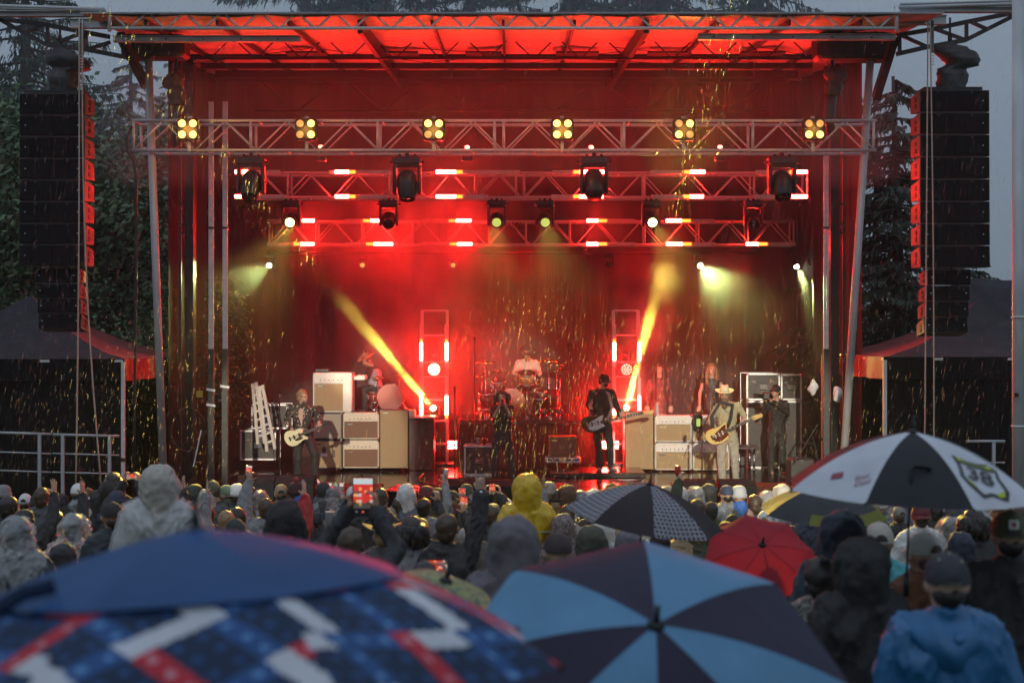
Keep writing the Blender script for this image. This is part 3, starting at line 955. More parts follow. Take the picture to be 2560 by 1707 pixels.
def array(side, px0, px1, ptop, pbot, qx0, qx1, qtop, qbot, label):
    Y = 22.0
    a, b = P(px0, ptop, Y), P(px1, pbot, Y)
    inner = 1 if side < 0 else -1
    t = thing('speaker_array', ((a.x + b.x) / 2, Y, b.z), label, 'loudspeaker array', 'hung loudspeaker arrays')
    n = 8; hh = (a.z - b.z) / n
    for k in range(n):
        cabinet('cabinet', t, (0, .25 - .004 * (n - k), (k + .5) * hh), b.x - a.x, hh - .014, .5, math.radians(-.6 * max(0, 5 - k)), inner)
    c, d = P(qx0, qtop, Y), P(qx1, qbot, Y)
    n2 = 4; h2 = (c.z - d.z) / n2
    for k in range(n2):
        kk = n2 - 1 - k
        cabinet('small_cabinet', t, ((c.x + d.x) / 2 - t.location.x + inner * .012 * kk, .32 + .012 * kk, d.z - b.z + (k + .5) * h2 + .03), d.x - c.x, h2 - .02, .42, math.radians(-2 - 3.0 * kk), inner)
    m = MB(); m.box((0, .25, n * hh + .03), (.9, .4, .05)); m.box((0, .3, n * hh + .09), (.1, .5, .07)); m.build('flying_frame', BLACK_METAL, t)
    m = MB(); m.box((0, .3, -.035), (.8 * (d.x - c.x), .35, .04)); m.build('link_frame', BLACK_METAL, t)
array(-1, 49, 213, 233, 668, 82, 191, 674, 834, 'tall black loudspeaker array hung left of the stage, inner side lit red')
array(1, 2299, 2473, 225, 672, 2323, 2433, 678, 845, 'tall black loudspeaker array hung right of the stage against the sky')

# chain hoists in black rain bags
BAG = M('rain_bag', (0.028, 0.028, 0.032), 0.45, 0, 0.35, 5, 0.5, 9)
def hoist(pxc, ptop, pbot, w, Y, label, lean=0, chain_to=40, tail=0):
    top, bot = P(pxc, ptop, Y), P(pxc, pbot, Y)
    t = thing('chain_hoist', bot, label, 'chain hoist', 'bagged chain hoists')
    hgt = top.z - bot.z
    def fn(u, v):
        a = 2 * math.pi * u
        prof = [.72, .8, .82, .74, .84, 1.0, 1.02, .84, .35][min(8, int(v * 8.999))]
        nx = mnoise.noise(Vector((math.cos(a) * 1.7, math.sin(a) * 1.7, v * 4 + pxc)))
        r = w / 2 * prof * (1 + .30 * nx + .06 * math.sin(3 * a + 5 * v))
        off = lean * math.sin(math.pi * min(1, v * 1.15)) * w * .35 * (1 if v > .45 else .2)
        return (r * math.cos(a) * 1.0 + off, r * math.sin(a) * .7, v * hgt)
    m = MB(); m.smooth = True; m.grid(fn, 20, 18); m.build('rain_cover', BAG, t, fix=True)
    m = MB(); m.bbox((0, 0, hgt * .25), (w * .45, w * .35, hgt * .5), .03); m.build('motor_body', BLACK_PAINT, t)
    bar('hook_chain', (0, 0, hgt * .95), (0, 0, P(0, chain_to, Y).z - bot.z), .018, BLACK_METAL, t, 6)
    m = MB(); m.bbox((0, 0, hgt + .07), (.07, .05, .14), .02); m.build('hook', BLACK_METAL, t)
    if tail:
        m = MB(); m.smooth = True
        m.tube([(0, .1, hgt * .2), (-.03, .1, -.3), (-.04, .1, -tail * .6), (0, .1, -tail)], [.1, .09, .08, .07], 8); m.build('chain_bag', BAG, t)
hoist(150, 118, 232, .62, 22.2, 'black bagged chain hoist holding the left loudspeaker array', 1, 50)
hoist(2375, 106, 225, .58, 22.2, 'black bagged chain hoist holding the right loudspeaker array', 1, 45)
hoist(442, 178, 262, .34, 22.6, 'black bagged chain hoist over the left end of the front truss', -.6, 95, .65)
hoist(2082, 168, 238, .36, 22.6, 'black bagged chain hoist over the right end of the front truss', .5, 93, .62)

# ropes, cables
ROPE = M('pale_rope', (0.42, 0.37, 0.31), 0.85, 0, 0.15, 40)
def rope(name, label, pts, r, mat, group=None, cat='rope'):
    m = MB(); m.smooth = True
    o = Vector(pts[-1])
    m.tube([Vector(p) - o for p in pts], r, 6)
    ob = m.build(name, mat)
    ob.location = o
    return tag(ob, label, cat, group)
def sagged(a, b, n=10, sag=.05):
    return [a.lerp(b, i / n) + Vector((sag * math.sin(math.pi * i / n), 0, 0)) for i in range(n + 1)]
rope('rope', 'pale rope hanging straight down in front of the left loudspeaker array', sagged(P(198, 48, 21.6), P(189, 1240, 21.6), sag=.02), .012, ROPE, 'hanging ropes')
rope('rope', 'pale rope slanting outwards at its foot, right of the left array rope', sagged(P(206, 50, 21.6), P(255, 1240, 21.6), sag=-.1), .012, ROPE, 'hanging ropes')
rope('rope', 'pale rope hanging before the right loudspeaker array, left one of two', sagged(P(2320, 45, 21.6), P(2311, 1240, 21.6), sag=.0), .011, ROPE, 'hanging ropes')
rope('rope', 'pale rope hanging before the right loudspeaker array, right one of two', sagged(P(2325, 45, 21.6), P(2335, 1240, 21.6), sag=.02), .011, ROPE, 'hanging ropes')
rope('cable', 'thick black cable looping from the front truss end down to the ground', [P(330, 316, 22.4), P(318, 345, 22.4), P(318, 378, 22.4), P(334, 400, 22.4), P(340, 440, 22.4), P(340, 700, 22.4), P(336, 1000, 22.4), P(334, 1240, 22.4)], .024, M('black_rubber', (.015, .015, .016), .5), cat='cable')
for px, lab in ((205, 'grey load strap hanging beside the left loudspeaker array'), (2330, 'grey load strap hanging beside the right loudspeaker array')):
    a, b = P(px, 72 if px < 1000 else 66, 21.8), P(px, 172 if px < 1000 else 165, 21.8)
    t = thing('load_strap', b, lab, 'strap', 'load straps beside the arrays')
    m = MB(); m.bbox((0, 0, (a.z - b.z) * .66), (.06, .03, (a.z - b.z) * .68), .01); m.build('strap', M('grey_webbing', (.12, .12, .11), .8), t)
    for k in range(5):
        m = MB(); m.box((0, 0, .02 + k * .045), (.065, .02, .012)); m.build('ladder_link', ALU_DULL, t)
    m = MB(); m.bbox((0, 0, a.z - b.z + .04), (.05, .05, .1), .01); m.build('shackle', BLACK_METAL, t)

# ------------------------------------------------------------------ black pop-up tents
TENT = M('black_tent_fabric', (0.019, 0.02, 0.026), 0.7, 0, 0.25, 2.5, 0.6, 5, spec=.2)
TENT_WALL = M('black_tent_wall', (0.008, 0.0085, 0.009), 0.9, 0, 0.3, 2, 0.35, 3, spec=.15, stretch=(2, 1, .3))
TENT_RED_LIT = M('red_lit_tent_panel', (0.20, 0.02, 0.02), 0.55, 0, 0.2, 2.5, 0.35, 4)  # red stage light put into the colour of the inner panels
def tent(side, corner, size, apex_z, label):
    cx = corner.x + (size / 2) * (-1 if side < 0 else 1)
    t = thing('canopy_tent', (cx, corner.y + size / 2, 0), label, 'tent', 'black canopy tents beside the stage')
    hs, ez = size / 2, corner.z
    ap = Vector((0, 0, apex_z))
    cs = [Vector((-hs, -hs, ez)), Vector((hs, -hs, ez)), Vector((hs, hs, ez)), Vector((-hs, hs, ez))]
    for k in range(4):
        a, b = cs[k], cs[(k + 1) % 4]
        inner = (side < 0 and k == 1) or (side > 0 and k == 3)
        m = MB(); m.smooth = True
        def fn(u, v):
            e = a.lerp(b, u)
            p = e.lerp(ap, v)
            sag = .17 * math.sin(math.pi * v) * size / 4.5 + .07 * math.sin(math.pi * u) * (1 - v)
            wr = .02 * mnoise.noise(Vector((p.x * 3, p.y * 3, p.z * 2)))
            return p + Vector((0, 0, -sag + wr + .05 * (1 - v) * math.sin(math.pi * u) ))
        m.grid(fn, 24, 14); m.build('roof_panel', TENT_RED_LIT if inner else TENT, t, fix=False)
        m = MB(); m.smooth = True
        def vf(u, v):
            e = a.lerp(b, u)
            out = (a + b) / 2; out.z = 0; out.normalize()
            return e + Vector((0, 0, -v * .36)) + out * (.015 + .02 * math.sin(u * 24)) * (1 + v)
        m.grid(vf, 40, 3); m.build('valance', TENT_RED_LIT if inner else TENT_WALL, t, fix=False)
        if not inner:
            m = MB(); m.smooth = True
            m.grid(lambda u, v: a.lerp(b, u) * .985 + Vector((0, 0, -.1 - v * (ez - .1) + .015 * ez * 0)) + Vector((0, .05 * math.sin(u * 15 + v), 0)), 40, 4)
            m.build('side_wall', TENT_WALL, t, fix=False)
    for c in cs:
        bar('leg', (c.x * .995, c.y * 1.0 - .03, 0), (c.x * .995, c.y * 1.0 - .03, ez - .05), .028, WHITE_PAINT, t, 4, square=True)
        m = MB(); m.box((c.x * .995, c.y - .03, ez * .52), (.07, .07, .06)); m.build('leg_slider', BLACK_PAINT, t)
    for a, b in zip(cs, cs[1:] + cs[:1]):
        bar('eave_pole', a * .99, b * .99, .02, WHITE_PAINT, t, 4, square=True)
tent(-1, P(311, 897, 23.2), 4.6, P(70, 738, 25.4).z, 'black canopy tent left of the stage, its inner roof panel tinted for the red stage light')
tent(1, P(2209, 892, 23.2), 4.6, P(2440, 750, 25.4).z, 'black canopy tent right of the stage, its inner end tinted for the red stage light')
t2 = thing('canopy_tent', (11.6, 27.5, 0), 'bigger dark tent standing behind the right tent at the frame edge', 'tent', 'black canopy tents beside the stage')
m = MB(); m.smooth = True
m.grid(lambda u, v: ((u - .5) * 6.0, (v - .5) * 4, 3.6 + 1.3 * (1 - abs(v - .5) * 2) ** 1.2 + .02 * math.sin(u * 30)), 30, 16); m.build('roof_panel', TENT, t2, fix=False)
m = MB(); m.box((0, -2, 1.8), (6.0, .03, 3.6)); m.build('side_wall', TENT_WALL, t2)

# ------------------------------------------------------------------ railings
def railing(label, Y, x0, x1, ys, posts, ends):
    a = P(x0, 0, Y); b = P(x1, 0, Y)
    t = thing('railing', ((a.x + b.x) / 2, Y, 0), label, 'railing', 'aluminium railings beside the stage')
    o = t.location
    for (ya, yb), r in ys:
        bar('rail', P(x0, ya, Y) - Vector(o), P(x1, yb, Y) - Vector(o), r, ALU_DULL, t, 8)
    for px in posts:
        x = P(px, 0, Y).x - o.x
        zt = P(0, ys[0][0][0], Y).z
        m = MB(); m.box((x, 0, zt / 2 + .2), (.05, .04, zt - .42)); m.build('post', ALU_DULL, t)
    for px in ends:
        x = P(px, 0, Y).x - o.x
        m = MB(); m.box((x, 0, P(0, 1160, Y).z), (.045, .06, 1.0)); m.build('end_stile', BLACK_PAINT, t)
railing('pale railing at the far left beside the tent', 22.6, -40, 128, [((1080, 1085), .022), ((1128, 1134), .013), ((1174, 1180), .013)], (-30, 99), ())
railing('pale railing joining the stage side, right of the far left railing', 22.6, 132, 298, [((1086, 1090), .022), ((1133, 1138), .013), ((1180, 1184), .013)], (157, 274), ())
railing('pale railing behind the white and black umbrella at the right', 22.6, 2415, 2512, [((1103, 1103), .024), ((1156, 1156), .013)], (2484,), ())
# grey light pole at the right edge
pt = thing('lamp_pole', (P(2546, 0, 17.5).x, 17.5, ground_z(17.5)), 'thick grey metal pole at the right edge of the crowd', 'pole')
bar('shaft', (0, 0, 0), (0, 0, 8.2), .075, ALU_DULL, pt, 16)
for py in (793, 1065):
    m = MB(); m.smooth = True; m.lathe([(.08, -.012), (.088, -.006), (.088, .006), (.08, .012)], 16, c=(0, 0, P(0, py, 17.5).z - ground_z(17.5))); m.build('band', ALU, pt)
m = MB(); m.bbox((-.07, -.1, P(0, 986, 17.5).z - ground_z(17.5)), (.06, .08, .05), .01); m.build('bracket', BLACK_METAL, pt)
# power lines far right
for k, z in enumerate((0, 9, 20)):
    a, b = P(2300, 716 + z, 140), P(2800, 706 + z, 120)
    rope('power_line', 'dark overhead power line against the hill at the right, %s of three' % ('upper', 'middle', 'lower')[k], [a.lerp(b, i / 8) - Vector((0, 0, .8 * math.sin(math.pi * i / 8))) for i in range(9)], .03, BLACK_METAL, 'overhead power lines', 'power line')

# ------------------------------------------------------------------ trees
NEEDLE = M('spruce_needles', (0.032, 0.052, 0.032), 0.7, 0, 0.5, 1.2)
LEAF = M('maple_leaves', (0.085, 0.14, 0.06), 0.6, 0, 0.5, 0.9)
BARK = M('bark', (0.05, 0.038, 0.03), 0.9, 0, 0.3, 6, 0.6, 12)
def conifer_meshes(seed, H, R, droop, dens):
    rnd = random.Random(seed)
    tr = MB(); tr.smooth = True
    tr.tube([(0, 0, 0), (.05, 0, H * .5), (0, .05, H)], [R * .085, R * .05, .02], 8)
    cr = MB()
    nb = int(dens * H * 8)
    for i in range(nb):
        zt = (i + rnd.random()) / nb
        z = H * (.10 + .89 * zt)
        ln = R * (1 - zt) ** .75 * rnd.uniform(.6, 1.1) + .25
        a = rnd.uniform(0, 6.283)
        d = Vector((math.cos(a), math.sin(a), 0))
        side = Vector((-d.y, d.x, 0))
        pts = []
        for k in range(7):
            s = k / 6
            pts.append(Vector((0, 0, z)) + d * ln * s + Vector((0, 0, -droop * ln * s ** 1.3 + .22 * ln * s ** 3.2)))
        tr.tube([pts[0], pts[3], pts[6]], [.035, .022, .008], 4, cap=False)
        nn = int(ln * 55) + 14
        for j in range(nn):
            s = rnd.random() ** .75
            p = pts[0].lerp(pts[-1], s); k = min(5, int(s * 6)); p = pts[k].lerp(pts[k + 1], s * 6 - k)
            w = (.16 + .32 * (1 - s)) * ln * .5
            o = side * rnd.uniform(-w, w)
            p2 = p + o + d * abs(o.length) * .5
            ll = rnd.uniform(.09, .22); ww = rnd.uniform(.012, .03)
            dn = (Vector((0, 0, -1)) * rnd.uniform(.45, 1.3) + d * rnd.uniform(.0, .7) + side * rnd.uniform(-.5, .5)).normalized()
            e = dn.cross(Vector((rnd.uniform(-1, 1), rnd.uniform(-1, 1), .3))).normalized()
            cr.add([p2 - e * ww, p2 + e * ww, p2 + dn * ll + e * ww * .4, p2 + dn * ll * 1.15 - e * ww * .2], [(0, 1, 2, 3)])
    return tr.mesh('trunk'), cr.mesh('crown', fix=False)
def broad_meshes(seed, H, R):
    rnd = random.Random(seed)
    tr = MB(); tr.smooth = True
    tr.tube([(0, 0, 0), (.1, 0, H * .3), (0, .1, H * .75)], [R * .09, R * .065, .05], 8)
    cr = MB()
    for i in range(70):
        u, v = rnd.uniform(-1, 1), rnd.uniform(0, 6.283)
        rr = rnd.uniform(.45, 1.0)
        c = Vector((math.sqrt(1 - u * u) * math.cos(v) * R * rr, math.sqrt(1 - u * u) * math.sin(v) * R * rr, H * .58 + u * H * .4 * rr))
        tr.tube([(0, 0, H * rnd.uniform(.25, .6)), c * .6 + Vector((0, 0, H * .2)), c], [.07, .04, .01], 5, cap=False)
        s = R * rnd.uniform(.2, .36)
        for j in range(430):
            q = Vector((rnd.gauss(0, .5), rnd.gauss(0, .5), rnd.gauss(0, .36))) * s
            p = c + q
            n = Vector((rnd.uniform(-1, 1), rnd.uniform(-1, 1), rnd.uniform(.1, 1.2))).normalized()
            a = n.orthogonal().normalized(); b = n.cross(a)
            l, w = rnd.uniform(.055, .11), rnd.uniform(.03, .06)
            cr.add([p - a * l, p - b * w, p + a * l, p + b * w], [(0, 1, 2, 3)])
    return tr.mesh('trunk'), cr.mesh('crown', fix=False)
CON = [conifer_meshes(11, 15, 3.6, .34, 1.5), conifer_meshes(12, 16, 3.3, .5, 1.5), conifer_meshes(13, 10, 1.6, .45, 1.9)]
BRO = [broad_meshes(21, 9, 3.6), broad_meshes(22, 8, 3.2)]
def tree(name, meshes, x, y, sc, rz, label, group, cat='tree', z0=0.0, mats=None):
    t = thing(name, (x, y, z0), label, cat, group)
    s = sc if isinstance(sc, tuple) else (sc, sc, sc)
    link('trunk', meshes[0], BARK, t, None, (0, 0, rz), s)
    link('crown', meshes[1], mats or (LEAF if name == 'maple_tree' else NEEDLE), t, None, (0, 0, rz), s)
G1 = 'spruce trees around the stage'
tree('spruce_tree', CON[0], P(60, 0, 36).x, 36, (1.05, 1.05, 1.1), .3, 'tall ragged spruce behind the left loudspeaker array', G1)
tree('spruce_tree', CON[1], P(330, 0, 41).x, 41, (.95, .95, .78), 2.1, 'spruce whose drooping boughs show between the left array and the corner post', G1)
for k, (px, Y, s, lab) in enumerate(((760, 46, 1.03, 'spruce top rising over the left part of the stage roof'), (960, 43, .98, 'spruce top over the roof, left of the middle'), (1180, 47, 1.06, 'spruce top over the roof near the middle'),
                                     (1420, 44, 1.0, 'spruce top over the roof, right of the middle'), (1660, 46, 1.04, 'spruce top over the roof behind the yellow rain streaks'), (1900, 44, .98, 'spruce top at the right of the row over the roof'), (1560, 49, 1.08, 'hindmost spruce top over the roof'), (860, 49, 1.08, 'spruce top rising behind the two left spruces over the roof'))):
    tree('spruce_tree', CON[k % 2], P(px, 0, Y).x, Y, (s * 1.45, s * 1.45, s * 1.4), k * 1.7, lab, G1)
tree('spruce_tree', CON[2], P(2240, 0, 30).x, 30, (1.7, 1.7, .93), .5, 'narrow spruce between the right corner post and the right array', G1)
tree('spruce_tree', CON[2], P(2195, 0, 31.5).x, 31.5, (1.5, 1.5, .82), 2.5, 'shorter spruce just behind the right corner post', G1)
tree('spruce_tree', CON[1], P(2400, 0, 34).x, 34, (.62, .62, .46), 1.2, 'low spruce with boughs sticking out right of the right array', G1)
tree('spruce_tree', CON[0], P(440, 0, 50).x, 50, (1.0, 1.0, .92), 1.0, 'distant spruce seen over the left corner of the roof', G1)
G2 = 'broad-leaved trees left of the stage'
for px, Y, s, rz, k, lab in ((250, 33, 1.12, 0, 0, 'leafy maple right behind the left loudspeaker array'), (430, 36, 1.2, 1.2, 1, 'leafy maple seen between the left post and the stage side'), (-20, 34, 1.15, 2.4, 1, 'leafy maple at the left frame edge'), (130, 40, 1.3, .7, 0, 'taller maple behind the left maples'), (560, 42, .9, 2.0, 0, 'maple partly hidden by the left stage curtain'), (330, 29.5, .62, 3.0, 0, 'low bushy maple behind the left tent')):
    tree('maple_tree', BRO[k], P(px, 0, Y).x, Y, (s, s, s), rz, lab, G2)

# wet air over the whole place
m = MB(); m.box((100, 420, 40), (1500, 1000, 84 + 2))
hz = bpy.data.materials.new('haze'); hz.use_nodes = True
for n in list(hz.node_tree.nodes): hz.node_tree.nodes.remove(n)
ho = hz.node_tree.nodes.new('ShaderNodeOutputMaterial'); hv = hz.node_tree.nodes.new('ShaderNodeVolumePrincipled')
hv.inputs['Color'].default_value = (.86, .92, 1, 1); hv.inputs['Density'].default_value = HAZE; hv.inputs['Anisotropy'].default_value = .2
hz.node_tree.links.new(hv.outputs[0], ho.inputs['Volume'])
if HAZE > 0: tag(m.build('haze', hz), 'rain haze filling the air over the field', kind='stuff')

m = MB(); m.box((0, 47.5, 9.6), (92, 31.6, 19))
ms = hz.copy(); ms.name = 'mist'
[n for n in ms.node_tree.nodes if n.type == 'PRINCIPLED_VOLUME'][0].inputs['Density'].default_value = .014
tag(m.build('mist', ms), 'rain mist hanging among the trees behind the stage', kind='stuff')
# ------------------------------------------------------------------ figures
def loft(mb, secs, n=14):
    """secs: (centre, side axis, half width, half depth)"""
    vs = []
    for i, (c, ax, w, d) in enumerate(secs):
        dr = (secs[min(i + 1, len(secs) - 1)][0] - secs[max(i - 1, 0)][0]).normalized()
        a = (ax - dr * ax.dot(dr)).normalized()
        b = dr.cross(a)
        for k in range(n):
            t = 2 * math.pi * k / n
            ct, st = math.cos(t), math.sin(t)
            vs.append(c + a * (w * math.copysign(abs(ct) ** .85, ct)) + b * (d * math.copysign(abs(st) ** .9, st)))
    fs = []
    for i in range(len(secs) - 1):
        for k in range(n):
            j = (k + 1) % n
            fs.append((i * n + k, i * n + j, (i + 1) * n + j, (i + 1) * n + k))
    fs.append(tuple(reversed(range(n)))); fs.append(tuple(range((len(secs) - 1) * n, len(secs) * n)))
    mb.add(vs, fs)

def limb(mb, pts, rad, n=10):
    mb.tube(pts, rad, n)
    for p, r in zip(pts, rad):
        mb.ball(p, r * .99, 10, 6)

def hand(mb, wrist, d, nrm, curl=.5, pose='relaxed', s=1.0, flip=1):
    """palm, four fingers and a thumb; d points along the hand, nrm out of the palm"""
    d = Vector(d).normalized(); nrm = Vector(nrm); nrm = (nrm - d * nrm.dot(d)).normalized()
    sd = d.cross(nrm).normalized() * flip
    w = Vector(wrist)
    pts = [w, w + d * .03 * s, w + d * .075 * s, w + d * .095 * s]
    for k in range(4):
        o = sd * ((k - 1.5) * .019 * s)
        mb.tube([pts[0] + o * .6, pts[1] + o * .9, pts[2] + o, pts[3] + o], [.013 * s, .015 * s, .0135 * s, .0115 * s], 6)
    ext = {'relaxed': (1, 1, 1, 1), 'horns': (0, 1, 1, 0), 'fist': (1, 1, 1, 1), 'open': (0, 0, 0, 0), 'point': (0, 1, 1, 1)}[pose]
    for k, L in enumerate((.072, .082, .076, .060)):
        spread = (k - 1.5) * (.16 if pose in ('open',) else .05) * -1
        c = {'relaxed': curl, 'horns': (0.05 if ext[k] == 0 else 1.55), 'fist': 1.5, 'open': .06, 'point': (.05 if ext[k] == 0 else 1.5)}[pose]
        p = pts[3] + sd * ((k - 1.5) * .021 * s)
        dirv = (d - sd * spread).normalized()
        chain = [p]; ang = 0
        for seg, f in enumerate((.45, .32, .23)):
            ang += c * (.75 if seg == 0 else .9)
            v = dirv * math.cos(ang) + nrm * math.sin(ang)
            chain.append(chain[-1] + v * L * f * s)
        mb.tube(chain, [.0105 * s, .0098 * s, .0088 * s, .0072 * s], 6)
        mb.ball(chain[-1], .0074 * s, 6, 4)
    tb = w + d * .028 * s + sd * -.026 * s + nrm * .006 * s
    tv = (d * .62 - sd * .62 + nrm * (.25 if pose == 'open' else .5)).normalized()
    t2 = tb + tv * .042 * s
    tv2 = (tv + nrm * (.1 if pose == 'open' else .7) + d * .4).normalized()
    mb.tube([tb, t2, t2 + tv2 * .03 * s], [.0145 * s, .0115 * s, .009 * s], 6)

def head_shape(mb, c, R, s=1.0, ears=True):
    """skull, jaw, nose, brow and ears; R turns local -Y (face) to where it looks"""
    X = Matrix.Translation(c) @ R.to_4x4() @ Matrix.Scale(s, 4)
    mb.ball((0, .012, .022), (.075, .095, .098), 14, 10, X)
    mb.ball((0, -.028, -.03), (.062, .062, .075), 12, 8, X)
    mb.ball((0, -.055, -.082), (.034, .03, .024), 8, 6, X)
    mb.tube([(0, -.082, .012), (0, -.103, -.02), (0, -.104, -.03)], [.009, .014, .012], 6, xf=X)
    mb.ball((0, -.078, .022), (.05, .02, .014), 8, 5, X)
    mb.ball((0, -.088, -.055), (.024, .012, .010), 8, 5, X)
    if ears:
        for sx in (-1, 1):
            mb.ball((sx * .078, .012, .0), (.012, .022, .032), 8, 6, X)
    return X

def eyes(parent, X):
    for sx in (-1, 1):
        m = MB(); m.smooth = True
        m.ball((sx * .03, -.083, .008), (.012, .008, .007), 8, 5, X)
        m.build('eye', EYE, parent)
EYE = M('dark_eye', (.03, .022, .02), .2)

def displaced(mb, amp, freq, seed=0):
    for i, p in enumerate(mb.v):
        q = Vector((p.x * freq + seed, p.y * freq, p.z * freq))
        mb.v[i] = p + Vector((mnoise.noise(q), mnoise.noise(q + Vector((9, 0, 0))), mnoise.noise(q + Vector((0, 9, 0))))) * amp
    return mb

def rotm(yaw=0, pitch=0, roll=0):
    """face starts along -Y; yaw > 0 turns it to image right (+X), pitch > 0 looks down"""
    return (Euler((0, 0, yaw)).to_matrix() @ Euler((pitch, 0, 0)).to_matrix() @ Euler((0, roll, 0)).to_matrix())

def figure(label, px0, Y, fz, J, head, skin, shirt, trousers, shoes, sleeve='long', group='musicians on stage', hands=None, name='person', fat=1.0, skirt=None, head_s=1.0, cat='person'):
    """a posed person; J maps joints to (photo x, photo y, depth offset)"""
    root = thing(name, (P(px0, 0, Y).x, Y, fz), label, cat, group)
    o = Vector(root.location)
    j = {k: P(v[0], v[1], Y + v[2]) - o for k, v in J.items()}
    hipm = (j['hipL'] + j['hipR']) / 2; shm = (j['shL'] + j['shR']) / 2
    ax = (j['shR'] - j['shL']).normalized(); hx = (j['hipR'] - j['hipL']).normalized()
    sw = (j['shR'] - j['shL']).length / 2
    nb = shm + (j['head'] - shm) * .28
    body = MB()
    def torso(m, e):
        wm = hipm.lerp(shm, .38)
        loft(m, [(hipm - (shm - hipm) * .1, hx, .10 * fat + e, .07 * fat + e), (hipm, hx, .155 * fat + e, .105 * fat + e), (wm, (hx + ax).normalized(), .135 * fat + e, .095 * fat + e),
                 (hipm.lerp(shm, .72), ax, sw * .88 + e, .11 * fat + e), (hipm.lerp(shm, .93), ax, sw * .93 + e, .085 + e), (shm + (shm - hipm).normalized() * .035, ax, .085 + e, .06 + e)])
    torso(body, 0)
    limb(body, [nb - (j['head'] - shm) * .22, j['head'] - (j['head'] - shm) * .12], [.056, .052])
    X = head_shape(body, j['head'], head, head_s)
    for s in 'LR':
        limb(body, [j['sh' + s].lerp(j['el' + s], .12).lerp(shm, .08), j['el' + s], j['wr' + s]], [.05, .039, .027])
        limb(body, [j['hip' + s], j['kn' + s], j['an' + s]], [.083, .056, .038])
        hd, hn, cu, po = (hands or {}).get(s, ((j['wr' + s] - j['el' + s]), (0, .3, -1), .6, 'relaxed'))
        hand(body, j['wr' + s], hd, hn, cu, po, 1.05, 1 if s == 'L' else -1)
        toe = j['an' + s] + (j.get('toe' + s, j['an' + s] + Vector((0, -.14, 0))) - j['an' + s]) * .9
        body.tube([j['an' + s] + Vector((0, .03, -.03)), toe + Vector((0, 0, -.03))], [.035, .03], 8)
    link('body', voxel(body, .0085, 3), skin, root)
    eyes(root, X)
    if shirt:
        m = MB(); torso(m, .014)
        for s in 'LR':
            e = j['el' + s]; w = j['wr' + s]; a = j['sh' + s].lerp(j['el' + s], .13).lerp(shm, .07)
            if sleeve == 'long': limb(m, [a, e, w.lerp(e, .06)], [.066, .053, .04])
            elif sleeve == 'rolled': limb(m, [a, e, e.lerp(w, .12)], [.066, .056, .055])
            elif sleeve == 'short': limb(m, [a, a.lerp(e, .72)], [.066, .064])
            else: m.ball(a, .058)
        if sw > .1: m.tube([j['shL'].lerp(shm, .2) - Vector((0, 0, .03)), shm + (shm - hipm).normalized() * .01, j['shR'].lerp(shm, .2) - Vector((0, 0, .03))], [.06, .062, .06], 8)
        displaced(m, .02, 10, px0)
        link('shirt', crease(voxel(m, .011, 1), .012, 13, px0), shirt, root)
    if trousers:
        m = MB()
        loft(m, [(hipm - (shm - hipm) * .14, hx, .09 + .012, .07 + .012), (hipm, hx, .155 * fat + .018, .105 * fat + .016), (hipm.lerp(shm, .2), hx, .148 * fat + .013, .1 * fat + .014)])
        for s in 'LR':
            limb(m, [j['hip' + s], j['kn' + s], j['an' + s] + Vector((0, 0, .0))], [.098, .074, .062])
        displaced(m, .022, 9, px0 + 3)
        link('trousers', crease(voxel(m, .012, 1), .012, 12, px0, .9), trousers, root)
    if skirt:
        m = MB()
        loft(m, [(hipm - Vector((0, 0, .3)), hx, .2, .16), (hipm, hx, .175, .125), (hipm.lerp(shm, .25), hx, .145, .105)])
        m.smooth = True; m.build('skirt', skirt, root)
    if shoes:
        for s in 'LR':
            toe = j.get('toe' + s, j['an' + s] + Vector((0, -.15, 0)))
            m = MB(); a = j['an' + s]
            m.ball(a + Vector((0, .02, -.035)), (.042, .055, .045)); m.tube([a + Vector((0, .0, -.04)), a.lerp(toe, .6) + Vector((0, 0, -.05)), toe + Vector((0, 0, -.055))], [.042, .042, .03], 8)
            link('shoe', voxel(m, .012, 2), shoes, root)
    return root, j, X, o

def hat_brim(parent, X, mat, r=.16, crown=.075, tall=.12, tilt=0, curl=.03, band=None, name='hat'):
    m = MB(); m.smooth = True
    XX = X @ Matrix.Translation((0, .008, .072)) @ Matrix.Rotation(tilt, 4, 'X')
    n = 24
    prof = [(.001, tall * .88), (crown * .55, tall * .98), (crown * .85, tall * .94), (crown * .98, tall * .6), (crown * 1.14, .012), (crown * 1.25, 0), (r * .7, .0), (r, .006), (r, -.002), (r * .7, -.008), (crown * 1.1, -.01)]
    vs = []
    for rr, z in prof:
        for k in range(n):
            a = 2 * math.pi * k / n
            zz = z + (curl * abs(math.cos(a)) ** 2 * max(0, (rr - crown * 1.25) / (r - crown * 1.25)) if rr > crown * 1.3 else 0)
            if rr < crown * .9 and rr > .01: zz -= .02 * abs(math.sin(a)) ** 2
            vs.append((rr * math.cos(a), rr * 1.14 * math.sin(a), zz))
    fs = []
    for i in range(len(prof) - 1):
        for k in range(n):
            q = (k + 1) % n
            fs.append((i * n + k, (i + 1) * n + k, (i + 1) * n + q, i * n + q))
    m.add(vs, fs, XX)
    h = m.build(name, mat, parent)
    if band:
        b = MB(); b.smooth = True
        b.v = []
        for zz, k in ((.008, 1.17), (.032, 1.09)):
            for q in range(n):
                a = 2 * math.pi * q / n
                b.v.append(XX @ Vector((crown * k * math.cos(a), crown * k * 1.14 * math.sin(a), zz)))
        for q in range(n): b.face((q, (q + 1) % n, n + (q + 1) % n, n + q))
        b.build('hat_band', band, h)
    return h

